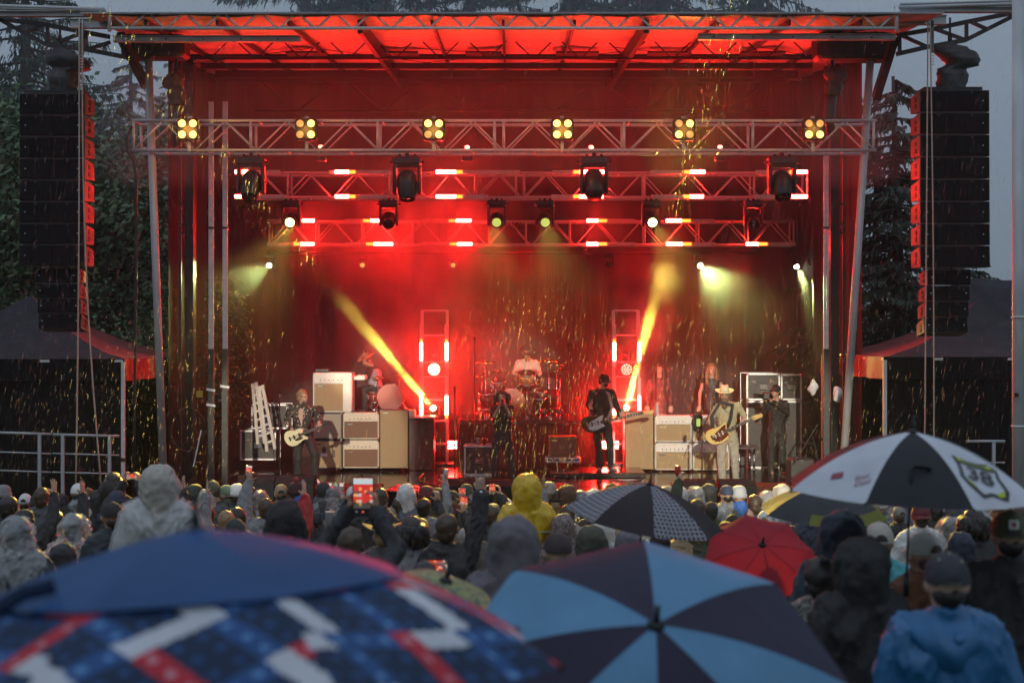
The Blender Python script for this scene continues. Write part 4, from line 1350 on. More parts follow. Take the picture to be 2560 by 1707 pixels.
def cap_on(parent, X, mat, brim_yaw=0.0, brim_mat=None, name='cap', s=1.0, snap=False, pitch=0.0):
    """baseball cap: six-panel dome, button and curved brim; brim_yaw turns the brim about the head (pi = worn backwards)"""
    XX = X @ Matrix.Translation((0, .012, .03)) @ Matrix.Rotation(brim_yaw, 4, 'Z') @ Matrix.Rotation(pitch, 4, 'X')
    m = MB(); m.smooth = True
    nu, nv = 24, 7
    vs = []
    for i in range(nv + 1):
        t = (math.pi / 2) * i / nv
        for k in range(nu):
            a = 2 * math.pi * k / nu
            rib = 1 - .018 * abs(math.cos(3 * a)) ** 12
            vs.append((.088 * s * math.cos(t) * math.cos(a) * rib, .107 * s * math.cos(t) * math.sin(a) * rib, .002 + .098 * s * math.sin(t) ** .92 * (1.0) - .02 * (1 - math.sin(t)) * (1 if math.sin(a) > 0 else .2)))
    fs = []
    for i in range(nv):
        for k in range(nu):
            q = (k + 1) % nu
            fs.append((i * nu + k, i * nu + q, (i + 1) * nu + q, (i + 1) * nu + k))
    m.add(vs, fs, XX)
    c = m.build(name, mat, parent)
    m = MB(); m.smooth = True
    vs = []
    for i in range(5):
        for k in range(9):
            a = math.pi + math.pi * (k / 8) 
            f = i / 4
            x = .084 * s * math.cos(a) * (1 + .02 * f); y = .098 * s * math.sin(a) - .075 * s * f * (abs(math.sin(a)) ** .6)
            vs.append((x, y, -.002 - .012 * f - .035 * abs(math.cos(a)) ** 2 * f + .002))
    fs = [(i * 9 + k, i * 9 + k + 1, (i + 1) * 9 + k + 1, (i + 1) * 9 + k) for i in range(4) for k in range(8)]
    m.add(vs, fs, XX)
    m.build('cap_brim', brim_mat or mat, c)
    m = MB(); m.smooth = True; m.ball((0, 0, .101 * s), (.009, .009, .006), 8, 4, XX); m.build('cap_button', brim_mat or mat, c)
    return c

def hair_short(parent, X, mat, vol=.012, seed=0, name='hair', back=True):
    m = MB(); m.smooth = True
    m.ball((0, .022, .03), (.082 + vol, .098 + vol, .098 + vol), 22, 16, X)
    if back: m.ball((0, .05, -.03), (.072 + vol * .8, .062 + vol, .07 + vol), 16, 10, X)
    c0 = X @ Vector((0, 0, 0))
    for i, p in enumerate(m.v):
        q = p * 55 + Vector((seed, 0, 0))
        m.v[i] = p + (p - c0).normalized() * (mnoise.noise(q) * .010 + mnoise.noise(p * 22) * .008)
    # drop the part that would cover the face
    Xi = X.inverted()
    keep = [not ((Xi @ ((m.v[f[0]] + m.v[f[2]]) / 2)).y < -.045 and (Xi @ ((m.v[f[0]] + m.v[f[2]]) / 2)).z < .062) for f in m.f]
    m.f = [f for f, k in zip(m.f, keep) if k]; m.mi = [0] * len(m.f); m.sm = [True] * len(m.f)
    return m.build(name, mat, parent)

def hair_long(parent, X, mat, length=.4, seed=0, wide=1.0, name='hair'):
    """crown plus falling locks round the sides and back"""
    rnd = random.Random(seed)
    h = hair_short(parent, X, mat, .016, seed, name)
    m = MB(); m.smooth = True
    for k in range(26):
        a = math.radians(-35 + 250 * k / 25)
        x, y = .092 * math.cos(a) * wide, .015 + .1 * math.sin(a)
        top = X @ Vector((x * .8, y * .8, .07))
        pts = [top]
        L_ = length * rnd.uniform(.75, 1.05)
        for i in range(1, 7):
            t = i / 6
            out = 1 + .25 * math.sin(t * 2.2) + .12 * rnd.uniform(-1, 1)
            q = X @ Vector((x * out, y * out, .0))
            pts.append(Vector((q.x, q.y, top.z - L_ * t)))
        m.tube(pts, [.02, .026, .026, .025, .022, .017, .006], 6)
    m.build('locks', mat, h)
    return h
# ------------------------------------------------------------------ instruments
def poly_round(pts, seg=3):
    """Chaikin-rounded closed outline"""
    for _ in range(seg):
        out = []
        for i in range(len(pts)):
            a, b = pts[i], pts[(i + 1) % len(pts)]
            out += [(a[0] * .75 + b[0] * .25, a[1] * .75 + b[1] * .25), (a[0] * .25 + b[0] * .75, a[1] * .25 + b[1] * .75)]
        pts = out
    return pts
SINGLE = [(-.20, -.10), (-.05, -.165), (.10, -.135), (.15, -.09), (.20, -.115), (.165, -.05), (.15, 0), (.17, .06), (.215, .14), (.13, .14), (.02, .115), (-.10, .15), (-.21, .125), (-.25, .02)]
SOLID = [(-.19, -.13), (-.06, -.165), (.06, -.12), (.12, -.10), (.19, -.135), (.18, -.07), (.135, -.045), (.14, .03), (.155, .10), (.08, .125), (.0, .105), (-.09, .155), (-.2, .14), (-.25, .0)]
STRING = M('steel_string', (.6, .6, .6), .3, .9)
FRETB = M('rosewood', (.05, .028, .018), .5, 0, .3, 30)
def guitar(label, at, neck_to, tilt, body_mat, guard_mat, head_mat, outline=SINGLE, neck=.62, scale=1.0, bass=False, solid=False, group='electric guitars'):
    """body centre AT, neck pointing to NECK_TO, face turned to the audience (-Y)"""
    t = thing('bass_guitar' if bass else 'electric_guitar', at, label, 'bass guitar' if bass else 'guitar', group)
    d = (Vector(neck_to) - Vector(at)).normalized()
    yv = Vector((0, 1, 0)); yv = (yv - d * yv.dot(d)).normalized()
    zv = d.cross(yv).normalized()
    R = Matrix((d, yv, zv)).transposed().to_4x4() @ Matrix.Rotation(tilt, 4, 'X') @ Matrix.Scale(scale, 4)
    m = MB(); m.prism(poly_round(outline, 2), .042, R); m.build('body', body_mat, t)
    nk = .2 if not solid else .15
    m = MB(); m.box((nk + neck / 2 - .06, -.03, 0), (neck + .06, .022, .05), R); m.build('neck', FRETB, t)
    m = MB()
    for k in range(9): m.box((nk + neck * (1 - .94 ** (k * 2 + 1)) * 1.25, -.0425, 0), (.006, .003, .05), R)
    m.build('fret', STRING, t)['kind'] = 'stuff'
    x0 = nk + neck - .03
    m = MB(); m.prism([(x0, -.024), (x0 + .05, -.04), (x0 + .16, -.048), (x0 + .19, -.03), (x0 + .18, .012), (x0 + .05, .028), (x0, .024)] if not solid else [(x0, -.024), (x0 + .03, -.04), (x0 + .15, -.05), (x0 + .155, 0), (x0 + .15, .05), (x0 + .03, .04), (x0, .024)], .016, R @ Matrix.Translation((0, -.022, 0)))
    hd = m.build('headstock', head_mat, t)
    pegs = [(x0 + .03 + k * .025, -.055) for k in range(4 if bass else 6)] if not solid else [(x0 + .04 + k * .035, s * .058) for k in range(3) for s in (-1, 1)]
    for a, b in pegs:
        pm_ = MB(); pm_.box((a, -.022, b), (.014, .01, .022), R); pm_.build('tuning_peg', CHROME, hd)
    if guard_mat:
        gp = [(-.14, -.05), (-.06, -.13), (.06, -.11), (.13, -.08), (.17, -.09), (.14, -.03), (.14, .035), (.19, .11), (.12, .11), (.03, .07), (-.09, .04)] if not solid else [(-.05, -.08), (.09, -.09), (.12, -.05), (.06, -.035), (-.05, -.04)]
        m = MB(); m.prism(poly_round(gp, 2), .004, R @ Matrix.Translation((0, -.024, 0))); m.build('pickguard', guard_mat, t)
    for k, x in enumerate((-.07, .0, .07) if not solid and not bass else (-.045, .065)):
        m = MB(); m.bbox((x, -.029, 0), (.02 if not solid else .04, .014, .075), .004, R); m.build('pickup', BLACK_PAINT if solid else WHITE_PAINT if guard_mat is not WHITE_PAINT else BLACK_PAINT, t)
    m = MB(); m.box((-.13, -.03, 0), (.03, .016, .08), R); m.build('bridge', CHROME, t)
    for x, z in ((-.12, -.085), (-.08, -.1), (-.03, -.108)):
        m = MB(); m.smooth = True; m.lathe([(.011, 0), (.009, .016), (.001, .017)], 8, xf=R @ Matrix.Translation((x, -.02, z)) @ Matrix.Rotation(math.radians(90), 4, 'X')); m.build('knob', CHROME if not solid else CREAM, t)
    m = MB()
    for k in range(4 if bass else 6):
        z = -.017 + .034 * k / (3 if bass else 5)
        m.tube([R @ Vector((-.13, -.042, z)), R @ Vector((x0 + .03, -.042, z * .8))], .0012, 3)
    s = m.build('strings', STRING, t)
    return t, R
def strap(parent, pts, mat, w=.03):
    o = Vector(parent.location)
    m = MB(); m.smooth = True
    m.tube([Vector(p) - o for p in pts], [(w * .25, w)] * len(pts), 8); return m.build('strap', mat, parent)

# ------------------------------------------------------------------ the band
SHIRT_FLORAL = M('dark_floral_shirt', (.06, .052, .045), .7)
nt = SHIRT_FLORAL.node_tree; b_ = nt.nodes['Principled BSDF']
vo = nt.nodes.new('ShaderNodeTexVoronoi'); vo.inputs['Scale'].default_value = 26
tc_ = nt.nodes.new('ShaderNodeTexCoord'); cr_ = nt.nodes.new('ShaderNodeValToRGB')
cr_.color_ramp.elements[0].position = .22; cr_.color_ramp.elements[0].color = (.55, .45, .33, 1)
cr_.color_ramp.elements[1].position = .34; cr_.color_ramp.elements[1].color = (.03, .028, .025, 1)
nt.links.new(tc_.outputs['Object'], vo.inputs['Vector']); nt.links.new(vo.outputs['Distance'], cr_.inputs[0]); nt.links.new(cr_.outputs[0], b_.inputs['Base Color'])
DARK_JEANS = M('dark_trousers', (.022, .02, .022), .75, 0, .25, 10, .3, 20)
GREY_JEANS = M('grey_jeans', (.33, .31, .26), .8, 0, .15, 9, .4, 16)
OLIVE_SHIRT = M('khaki_shirt', (.36, .32, .20), .8, 0, .12, 9, .4, 16)
BLACK_SHIRT = M('black_shirt', (.014, .013, .014), .75, 0, .3, 10, .4, 16)
WHITE_SHIRT = M('off_white_shirt', (.62, .58, .50), .8, 0, .08, 9, .4, 16)
DENIM = M('denim_vest', (.20, .22, .27), .8, 0, .15, 12, .4, 18)
LEATHER = M('leather', (.05, .03, .02), .5, 0, .3, 12)
FELT = M('cream_felt', (.66, .58, .36), .85, 0, .06, 15)
FELT_DARK = M('dark_felt', (.07, .055, .045), .85, 0, .15, 15)
FELT_TAN = M('tan_felt', (.34, .22, .12), .85, 0, .15, 15)
HAIR_BR = M('brown_hair', (.06, .035, .02), .5, 0, .35, 30, .5, 60)
HAIR_BL = M('blond_hair', (.26, .16, .075), .5, 0, .3, 30, .5, 60)
HAIR_DK = M('dark_hair', (.018, .013, .011), .45, 0, .35, 30, .5, 60)
BEARD = M('auburn_beard', (.16, .09, .045), .7, 0, .3, 30, .5, 60)
IVORY = M('ivory_lacquer', (.72, .66, .42), .25, 0, .04, 4, coat=.4)
BUTTER = M('butterscotch_lacquer', (.70, .48, .17), .25, 0, .05, 4, coat=.4)
SUNB = M('dark_walnut_lacquer', (.07, .03, .02), .25, 0, .3, 6, coat=.4)
MAPLE = M('maple_wood', (.55, .33, .12), .35, 0, .12, 14)
TORT = M('tortoise_guard', (.10, .02, .012), .25, 0, .5, 30)

# left guitarist
r, j, X, o = figure('person with slicked-back hair in a dark floral shirt playing an ivory guitar', 745, 24.5, DECK_Z,
    dict(head=(757, 992, 0), shL=(727, 1016, .02), shR=(783, 1018, 0), elL=(717, 1052, .08), wrL=(737, 1083, -.20), elR=(797, 1050, .02), wrR=(796, 1076, -.22),
         hipL=(748, 1094, 0), hipR=(772, 1094, 0), knL=(744, 1148, -.06), anL=(744, 1203, .02), knR=(787, 1134, -.18), anR=(788, 1196, -.1), toeL=(738, 1203, -.16), toeR=(796, 1197, -.24)),
    rotm(.95, .1), SKIN, SHIRT_FLORAL, DARK_JEANS, CREAM, 'rolled', hands={'L': ((.5, -.3, -.6), (0, 1, -.2), .9, 'relaxed'), 'R': ((.3, -.2, .9), (-.2, 1, .2), 1.2, 'relaxed')})
hair_short(r, X, HAIR_BL, .004, 3)
m = MB(); m.smooth = True; m.ball((0, .125, .03), (.035, .035, .035), 10, 6, X); m.build('hair_bun', HAIR_BL, r)
m = MB(); m.smooth = True
c = (j['shL'] + j['shR']) / 2
m.add([c + Vector((-.05, -.075, .03)), c + Vector((.05, -.075, .03)), c + Vector((.035, -.14, -.16)), c + Vector((.02, -.14, -.34)), c + Vector((-.04, -.135, -.16))], [(0, 1, 2, 3, 4)])
m.build('bare_chest', SKIN, r)
g1, R1 = guitar('ivory single-cut electric guitar with dark pickups held by the stage-left player', P(742, 1090, 24.22), P(813, 1062, 24.12), 0, IVORY, BLACK_PAINT, BLACK_PAINT, SOLID, .44, .92, solid=True)
strap(g1, [P(728, 1100, 24.36), P(724, 1040, 24.42), P(760, 1006, 24.38), P(779, 1030, 24.3), P(768, 1070, 24.26)], LEATHER, .028)

# bass player on a low dark platform
m = MB(); m.bbox((0, 0, .05), (1.75, 1.2, .1), .012)
pt_ = m.build('low_platform', DECK); pt_.location = (P(1490, 0, 26.6).x, 26.6, DECK_Z + .003)
tag(pt_, 'low wet black platform under the bass player', 'platform')
r, j, X, o = figure('person in black with a black cap playing a bass guitar right of the drum riser', 1512, 26.4, DECK_Z + .105,
    dict(head=(1510, 951, 0), shL=(1478, 977, .02), shR=(1531, 976, .02), elL=(1470, 1012, .06), wrL=(1485, 1038, -.16), elR=(1541, 1016, 0), wrR=(1552, 1041, -.2),
         hipL=(1492, 1066, 0), hipR=(1517, 1066, 0), knL=(1496, 1116, -.03), anL=(1499, 1167, .03), knR=(1525, 1115, -.04), anR=(1526, 1167, .02), toeL=(1496, 1170, -.16), toeR=(1541, 1170, -.12)),
    rotm(.9, .3), SKIN, BLACK_SHIRT, DARK_JEANS, M('canvas_shoes', (.12, .11, .11), .7), 'long', hands={'L': ((.5, -.3, -.5), (0, 1, -.3), .9, 'relaxed'), 'R': ((.4, -.1, .8), (-.2, 1, .2), 1.2, 'relaxed')})
hair_short(r, X, HAIR_DK, .0, 5)
cap_on(r, X, BLACK_SHIRT, 0)
m = MB(); m.smooth = True; m.ball((0, -.058, -.065), (.05, .045, .04), 10, 6, X); m.build('beard', HAIR_DK, r)
g2, R2 = guitar('dark walnut bass guitar with a white pickguard and maple headstock', P(1487, 1058, 26.1), P(1605, 1032, 25.95), 0, SUNB, WHITE_PAINT, MAPLE, SINGLE, .70, 1.05, bass=True, group='bass guitars')
strap(g2, [P(1478, 1066, 26.2), P(1476, 1012, 26.35), P(1500, 972, 26.45), P(1522, 985, 26.28), P(1530, 1020, 26.16), P(1519, 1048, 26.1)], M('grey_strap', (.3, .27, .25), .7), .03)

# singer
r, j, X, o = figure('person in black with shaggy hair singing into a microphone cupped in both hands', 1252, 24.7, DECK_Z,
    dict(head=(1255, 994, -.02), shL=(1231, 1022, 0), shR=(1282, 1020, 0), elL=(1236, 1041, -.22), wrL=(1250, 1012, -.25), elR=(1274, 1038, -.22), wrR=(1262, 1012, -.25),
         hipL=(1243, 1103, .02), hipR=(1270, 1103, .02), knL=(1240, 1158, -.02), anL=(1238, 1205, .03), knR=(1280, 1158, -.02), anR=(1284, 1205, .05)),
    rotm(0, -.12), SKIN, BLACK_SHIRT, DARK_JEANS, BLACK_PAINT, 'short', hands={'L': ((.2, -.1, .9), (.9, .3, 0), 1.0, 'relaxed'), 'R': ((-.2, -.1, .9), (-.9, .3, 0), 1.0, 'relaxed')}, fat=1.04)
hair_long(r, X, HAIR_BR, .19, 4, 1.2)
mt = thing('microphone', P(1256, 1004, 24.38), 'small microphone cupped in the hands of the centre singer', 'microphone', 'stage microphones')
m = MB(); m.smooth = True; m.ball((0, 0, .02), .026, 10, 6); m.build('mic_ball', BLACK_METAL, mt)
m = MB(); m.smooth = True; m.tube([(0, -.01, .01), (0, -.03, -.13)], [.019, .012], 8); m.build('mic_handle', BLACK_PAINT, mt)

# bearded guitarist in a cream hat
r, j, X, o = figure('person with a long beard in a cream hat and khaki shirt playing a yellow guitar', 1818, 24.6, DECK_Z,
    dict(head=(1811, 988, -.04), shL=(1790, 1012, 0), shR=(1845, 1010, 0), elL=(1776, 1056, .04), wrL=(1793, 1080, -.22), elR=(1861, 1040, .0), wrR=(1856, 1060, -.22),
         hipL=(1804, 1098, 0), hipR=(1832, 1098, 0), knL=(1803, 1150, -.05), anL=(1806, 1206, .02), knR=(1838, 1150, -.05), anR=(1839, 1206, .02)),
    rotm(-.1, .15), SKIN, OLIVE_SHIRT, GREY_JEANS, LEATHER, 'long', hands={'L': ((.5, -.3, -.5), (0, 1, -.3), .9, 'relaxed'), 'R': ((.3, -.1, .8), (-.2, 1, .2), 1.2, 'relaxed')}, fat=1.05)
hair_short(r, X, HAIR_BR, .004, 8)
hat_brim(r, X, FELT, .165, .075, .12, .05, .02, M('cream_band', (.5, .42, .28), .8), 'hat')
m = MB(); m.smooth = True
m.ball((0, -.07, -.085), (.062, .045, .06), 12, 8, X); m.tube([X @ Vector((0, -.075, -.08)), X @ Vector((.0, -.085, -.18)), X @ Vector((0, -.08, -.235))], [.058, .05, .02], 10)
displaced(m, .012, 30); m.build('beard', BEARD, r)
m = MB(); m.smooth = True
for k in range(9):
    a = k / 8 * math.pi
    m.ball((j['shL'] + j['shR']) / 2 + Vector((.07 * math.cos(a), -.125 - .02 * math.sin(a), .0 - .13 * math.sin(a))), .012, 6, 4)
m.build('necklace', CHROME, r)['kind'] = 'stuff'
g3, R3 = guitar('yellow double-cut electric guitar with a dark red pickguard, played by the bearded person', P(1798, 1085, 24.28), P(1880, 1046, 24.12), 0, BUTTER, TORT, MAPLE, SINGLE, .47, .98)
strap(g3, [P(1784, 1092, 24.4), P(1780, 1040, 24.45), P(1800, 1006, 24.48), P(1832, 1012, 24.36), P(1827, 1046, 24.28), P(1819, 1068, 24.25)], M('black_strap', (.02, .02, .02), .7), .03)

# keyboard player seated above the amplifiers
KZ = P(0, 1030, 28.4).z
r, j, X, o = figure('person in a denim vest and tan cowboy hat seated at the keyboard above the amplifiers', 936, 28.4, KZ,
    dict(head=(918, 902, -.04), shL=(926, 922, -.12), shR=(942, 921, .16), elL=(915, 944, -.28), wrL=(898, 938, -.3), elR=(930, 948, .1), wrR=(898, 940, .02),
         hipL=(936, 968, -.08), hipR=(942, 968, .1), knL=(912, 974, -.12), anL=(912, 1024, -.12), knR=(914, 976, .12), anR=(916, 1024, .12)),
    rotm(-1.0, .35), SKIN, BLACK_SHIRT, DARK_JEANS, LEATHER, 'short', hands={'L': ((-1, 0, -.2), (0, 0, -1), .5, 'relaxed'), 'R': ((-1, 0, -.2), (0, 0, -1), .5, 'relaxed')})
hair_short(r, X, HAIR_BR, .004, 9)
hat_brim(r, X, FELT_TAN, .175, .075, .12, .12, .05, FELT_DARK, 'hat')
m = MB(); m.smooth = True; m.ball((0, -.062, -.07), (.052, .045, .045), 10, 6, X); m.build('beard', HAIR_BR, r)
m = MB()
hm, sm_ = (j['hipL'] + j['hipR']) / 2, (j['shL'] + j['shR']) / 2
ax_ = (j['shR'] - j['shL']).normalized()
loft(m, [(hm, ax_, .18, .13), (hm.lerp(sm_, .4), ax_, .165, .125), (hm.lerp(sm_, .75), ax_, .185, .14), (hm.lerp(sm_, .98), ax_, .16, .11)]); m.smooth = True
m.build('vest', DENIM, r)

# drummer
DZ = P(0, 1050, 28.4).z
r, j, X, o = figure('person with a full beard in an off-white shirt and dark hat drumming on the riser', 1318, 28.8, DZ,
    dict(head=(1319, 884, -.06), shL=(1296, 903, 0), shR=(1340, 903, 0), elL=(1288, 932, -.06), wrL=(1303, 926, -.34), elR=(1348, 932, -.06), wrR=(1333, 926, -.34),
         hipL=(1307, 968, 0), hipR=(1331, 968, 0), knL=(1292, 975, -.4), anL=(1292, 1030, -.42), knR=(1346, 975, -.4), anR=(1346, 1030, -.42)),
    rotm(0, .3), SKIN, WHITE_SHIRT, DARK_JEANS, BLACK_PAINT, 'rolled', fat=1.08)
hair_short(r, X, HAIR_BR, .006, 2)
hat_brim(r, X, FELT_DARK, .17, .077, .12, .1, .015, FELT_TAN, 'hat')
m = MB(); m.smooth = True; m.ball((0, -.066, -.08), (.06, .05, .07), 12, 8, X); displaced(m, .01, 30); m.build('beard', BEARD, r)
m = MB(); m.bbox((0, 0, .03), (.13, .03, .035), .008, X @ Matrix.Translation((0, -.085, -.02))); m.build('sunglasses', BLACK_PAINT, r)

# backing singers
for px, lab, hm_, shirt_, sk, seed in ((1649, 'person with long dark hair in a black jacket singing behind the right amplifiers', HAIR_BR, M('dark_patterned_top', (.075, .055, .05), .7, 0, .5, 22), None, 1), (1779, 'person with long fair hair in a sleeveless black dress singing behind the hatted guitarist', HAIR_BL, M('black_dress', (.025, .023, .027), .5), 1, 2)):
    fz = P(0, 922, 29).z - 1.53
    sleeve = 'long' if seed == 1 else 'none'
    r, j, X, o = figure(lab, px, 29.0, fz,
        dict(head=(px, 924, -.02), shL=(px - 20, 949, 0), shR=(px + 20, 949, 0), elL=(px - 29, 983, .03), wrL=(px - 30, 1013, -.06), elR=(px + 29, 983, .03), wrR=(px + 28, 1013, -.06),
             hipL=(px - 11, 1012, 0), hipR=(px + 11, 1012, 0), knL=(px - 11, 1060, -.02), anL=(px - 11, 1106, .02), knR=(px + 11, 1060, -.02), anR=(px + 11, 1106, .02)),
        rotm(-.25 if seed == 1 else .1, -.08), SKIN_PALE, shirt_, None, BLACK_PAINT, sleeve, fat=.86, skirt=shirt_)
    hair_long(r, X, hm_, .46 if seed == 1 else .5, seed + 5, 1.05)
m = MB(); m.bbox((0, 0, 0), (2.4, 1.2, .35), .02); pr = m.build('singers_riser', BLACK_PAINT); pr.location = (P(1715, 0, 29).x, 29.1, DECK_Z + .178)
tag(pr, 'black riser the backing singers stand on', 'riser')

# camera operator in the dark at the right
r, j, X, o = figure('person in black with a cap filming from the dark right end of the stage', 1942, 26.8, DECK_Z,
    dict(head=(1939, 978, -.03), shL=(1919, 1006, 0), shR=(1966, 1006, 0), elL=(1912, 1030, -.14), wrL=(1914, 1000, -.3), elR=(1968, 1030, -.14), wrR=(1930, 1002, -.32),
         hipL=(1930, 1080, 0), hipR=(1955, 1080, 0), knL=(1930, 1130, 0), anL=(1929, 1178, 0), knR=(1956, 1130, 0), anR=(1957, 1178, 0)),
    rotm(-.7, 0), SKIN, BLACK_SHIRT, DARK_JEANS, BLACK_PAINT, 'long', group='stage crew')
hair_short(r, X, HAIR_DK, 0, 6); cap_on(r, X, BLACK_SHIRT, 0)
ct = thing('video_camera', P(1914, 990, 26.42), 'black video camera held up by the camera operator', 'camera')
m = MB(); m.bbox((0, 0, 0), (.13, .2, .12), .02); m.build('camera_body', BLACK_PAINT, ct)
m = MB(); m.smooth = True; m.lathe([(.04, 0), (.045, .12), (.05, .16)], 12, xf=Matrix.Translation((-.06, 0, 0)) @ Matrix.Rotation(math.radians(-90), 4, 'Y')); m.build('camera_lens', BLACK_METAL, ct)
m = MB(); m.box((.02, 0, .085), (.1, .05, .02)); m.build('top_handle', BLACK_METAL, ct)
# ------------------------------------------------------------------ backline
def cab(name, label, x0, x1, y0, y1, Y, dep, shell, cloth, strip=None, piping=None, group='amplifiers on stage', handle=False, margin=.03, base=None, rot=0.0, strip_h=.28):
    """amplifier or speaker cabinet whose front face shows from photo pixel (x0, y0) to (x1, y1)"""
    a, b = P(x0, y0, Y), P(x1, y1, Y)
    w, hgt = b.x - a.x, a.z - b.z
    t = thing(name, ((a.x + b.x) / 2, Y, b.z), label, 'amplifier', group, rot)
    m = MB(); m.bbox((0, dep / 2, hgt / 2), (w, dep, hgt), .012); m.build('shell', shell, t)
    ztop = hgt - margin
    if strip:
        sh = hgt * strip_h
        m = MB(); m.bbox((0, -.006, hgt - margin * .6 - sh / 2), (w - margin * 1.2, .02, sh), .005); m.build('control_panel', strip, t)
        for k in range(6):
            q = MB(); q.smooth = True; q.lathe([(.011, 0), (.009, .014), (.001, .015)], 8, xf=Matrix.Translation((-w * .3 + k * w * .11, -.016, hgt - margin - sh * .62)) @ Matrix.Rotation(math.radians(90), 4, 'X')); q.build('knob', BLACK_PAINT, t)
        ztop = hgt - margin - sh
    m = MB(); m.bbox((0, -.002, (ztop + margin) / 2), (w - 2 * margin, .018, ztop - margin), .004); m.build('grille_cloth', cloth, t)
    if piping:
        m = MB(); r = .008
        c = [(-w / 2 + margin * .6, -.01, margin * .7), (w / 2 - margin * .6, -.01, margin * .7), (w / 2 - margin * .6, -.01, ztop + .01), (-w / 2 + margin * .6, -.01, ztop + .01)]
        for p, q in zip(c, c[1:] + c[:1]): m.tube([p, q], r, 6)
        m.build('piping', piping, t)
    if handle:
        m = MB(); m.smooth = True; m.tube([(-.09, dep / 2, hgt), (-.08, dep / 2, hgt + .025), (.08, dep / 2, hgt + .025), (.09, dep / 2, hgt)], .01, 6); m.build('handle', BLACK_PAINT, t)
    m = MB(); m.bbox((-w * .3, -.013, ztop - .05), (.11, .006, .028), .003); m.build('logo_plate', CHROME, t)
    for sx in (-1, 1):
        for sz in (0, 1):
            m = MB(); m.bbox((sx * (w / 2 - .02), .02, sz * (hgt - .04) + .02), (.046, .05, .046), .01); m.build('corner', CHROME if shell is not CREAM else BLACK_PAINT, t)
    return t, w, hgt
WHITE_VINYL = M('white_vinyl', (.68, .66, .62), .5, 0, .05, 20, .1, 200)
t, w, hgt = cab('organ_cabinet', 'tall pale cabinet with a tan panel standing at the top of the left stack', 782, 880, 931, 1031, 27.3, .5, WHITE_VINYL, TAN, WHITE_VINYL, strip_h=.24)
m = MB(); m.bbox((w * .37, -.012, hgt * .38), (w * .2, .02, hgt * .72), .004); m.build('side_board', WHITE_VINYL, t)
m = MB(); m.bbox((-w * .28, .2, hgt + .04), (.28, .25, .08), .02); m.build('top_tray', BLACK_PAINT, t)
cab('speaker_cabinet', 'black cabinet with a grey grille in the middle of the left stack', 780, 856, 1031, 1099, 27.2, .4, BLACK_PAINT, GREY_GRILLE)
t, w, hgt = cab('speaker_cabinet', 'black cabinet with a tan grille and stickers at the foot of the left stack', 780, 856, 1099, 1172, 27.2, .4, BLACK_PAINT, TAN)
m = MB(); m.box((-.06, -.014, hgt * .48), (.13, .004, .05)); m.build('sticker', WHITE_PAINT, t)
m = MB(); m.ball((-.06, -.014, hgt * .66), (.04, .004, .06), 8, 6); m.build('sticker', BLACK_PAINT, t)
m = MB(); m.box((.12, -.014, hgt * .52), (.06, .004, .14)); m.box((.1, -.014, hgt * .72), (.025, .004, .1)); m.build('sticker', LEATHER, t)
cab('guitar_amplifier', 'cream amplifier with a brown grille, upper one left of the tan tower', 857, 948, 1031, 1098, 27.3, .35, CREAM, BROWN_GRILLE, CREAM, CREAM, handle=True)
cab('guitar_amplifier', 'cream amplifier with a brown grille, lower one left of the tan tower', 857, 948, 1100, 1170, 27.3, .35, CREAM, BROWN_GRILLE, CREAM, CREAM)
cab('bass_cabinet', 'tall tan cabinet left of the centre, lit orange', 949, 1021, 1024, 1171, 27.3, .45, BLACK_PAINT, TAN, margin=.012)
t = thing('piano_console', (P(1052, 0, 27.5).x, 27.5, DECK_Z), 'dark piano-like console with a sloping lid right of the left tan cabinet', 'keyboard')
hz_ = P(0, 1046, 27.5).z - DECK_Z
m = MB(); m.bbox((0, .3, hz_ / 2), (.5, .55, hz_), .02); m.build('body', M('red_lit_wood', (.10, .03, .02), .35, 0, .3, 12), t)  # body colour carries the red stage light falling on it
m = MB(); m.bbox((.03, .22, hz_ + .02), (.5, .75, .035), .01); m.build('lid', M('pale_lid', (.4, .33, .28), .4), t)
m = MB(); m.bbox((-.18, .1, hz_ + .1), (.14, .3, .14), .02); m.build('music_stand', CREAM, t)
cab('bass_cabinet', 'tall tan cabinet right of the bass player', 1562, 1635, 1028, 1174, 27.3, .5, BLACK_PAINT, TAN, margin=.014)
for (x0, x1), (y0, y1), lab in (((1637, 1730), (1038, 1105), 'white amplifier with a tan grille, upper left of the right four'), ((1637, 1730), (1107, 1175), 'white amplifier with a tan grille, lower left of the right four'),
                                ((1732, 1824), (1038, 1105), 'white amplifier with a tan grille, upper right of four behind the hatted guitarist'), ((1732, 1824), (1107, 1175), 'white amplifier with a tan grille, lower right of four behind the hatted guitarist')):
    cab('guitar_amplifier', lab, x0, x1, y0, y1, 27.2, .36, WHITE_VINYL, TAN, WHITE_VINYL, WHITE_VINYL)
t, w, hgt = cab('combo_amplifier', 'orange-brown combo amplifier on a flight case lid before the drum riser', 1372, 1442, 1090, 1142, 26.9, .3, M('orange_tweed', (.35, .16, .05), .6, 0, .15, 60), BROWN_GRILLE)
FC_EDGE = M('case_edge', (.62, .62, .63), .35, .8, .08, 10)
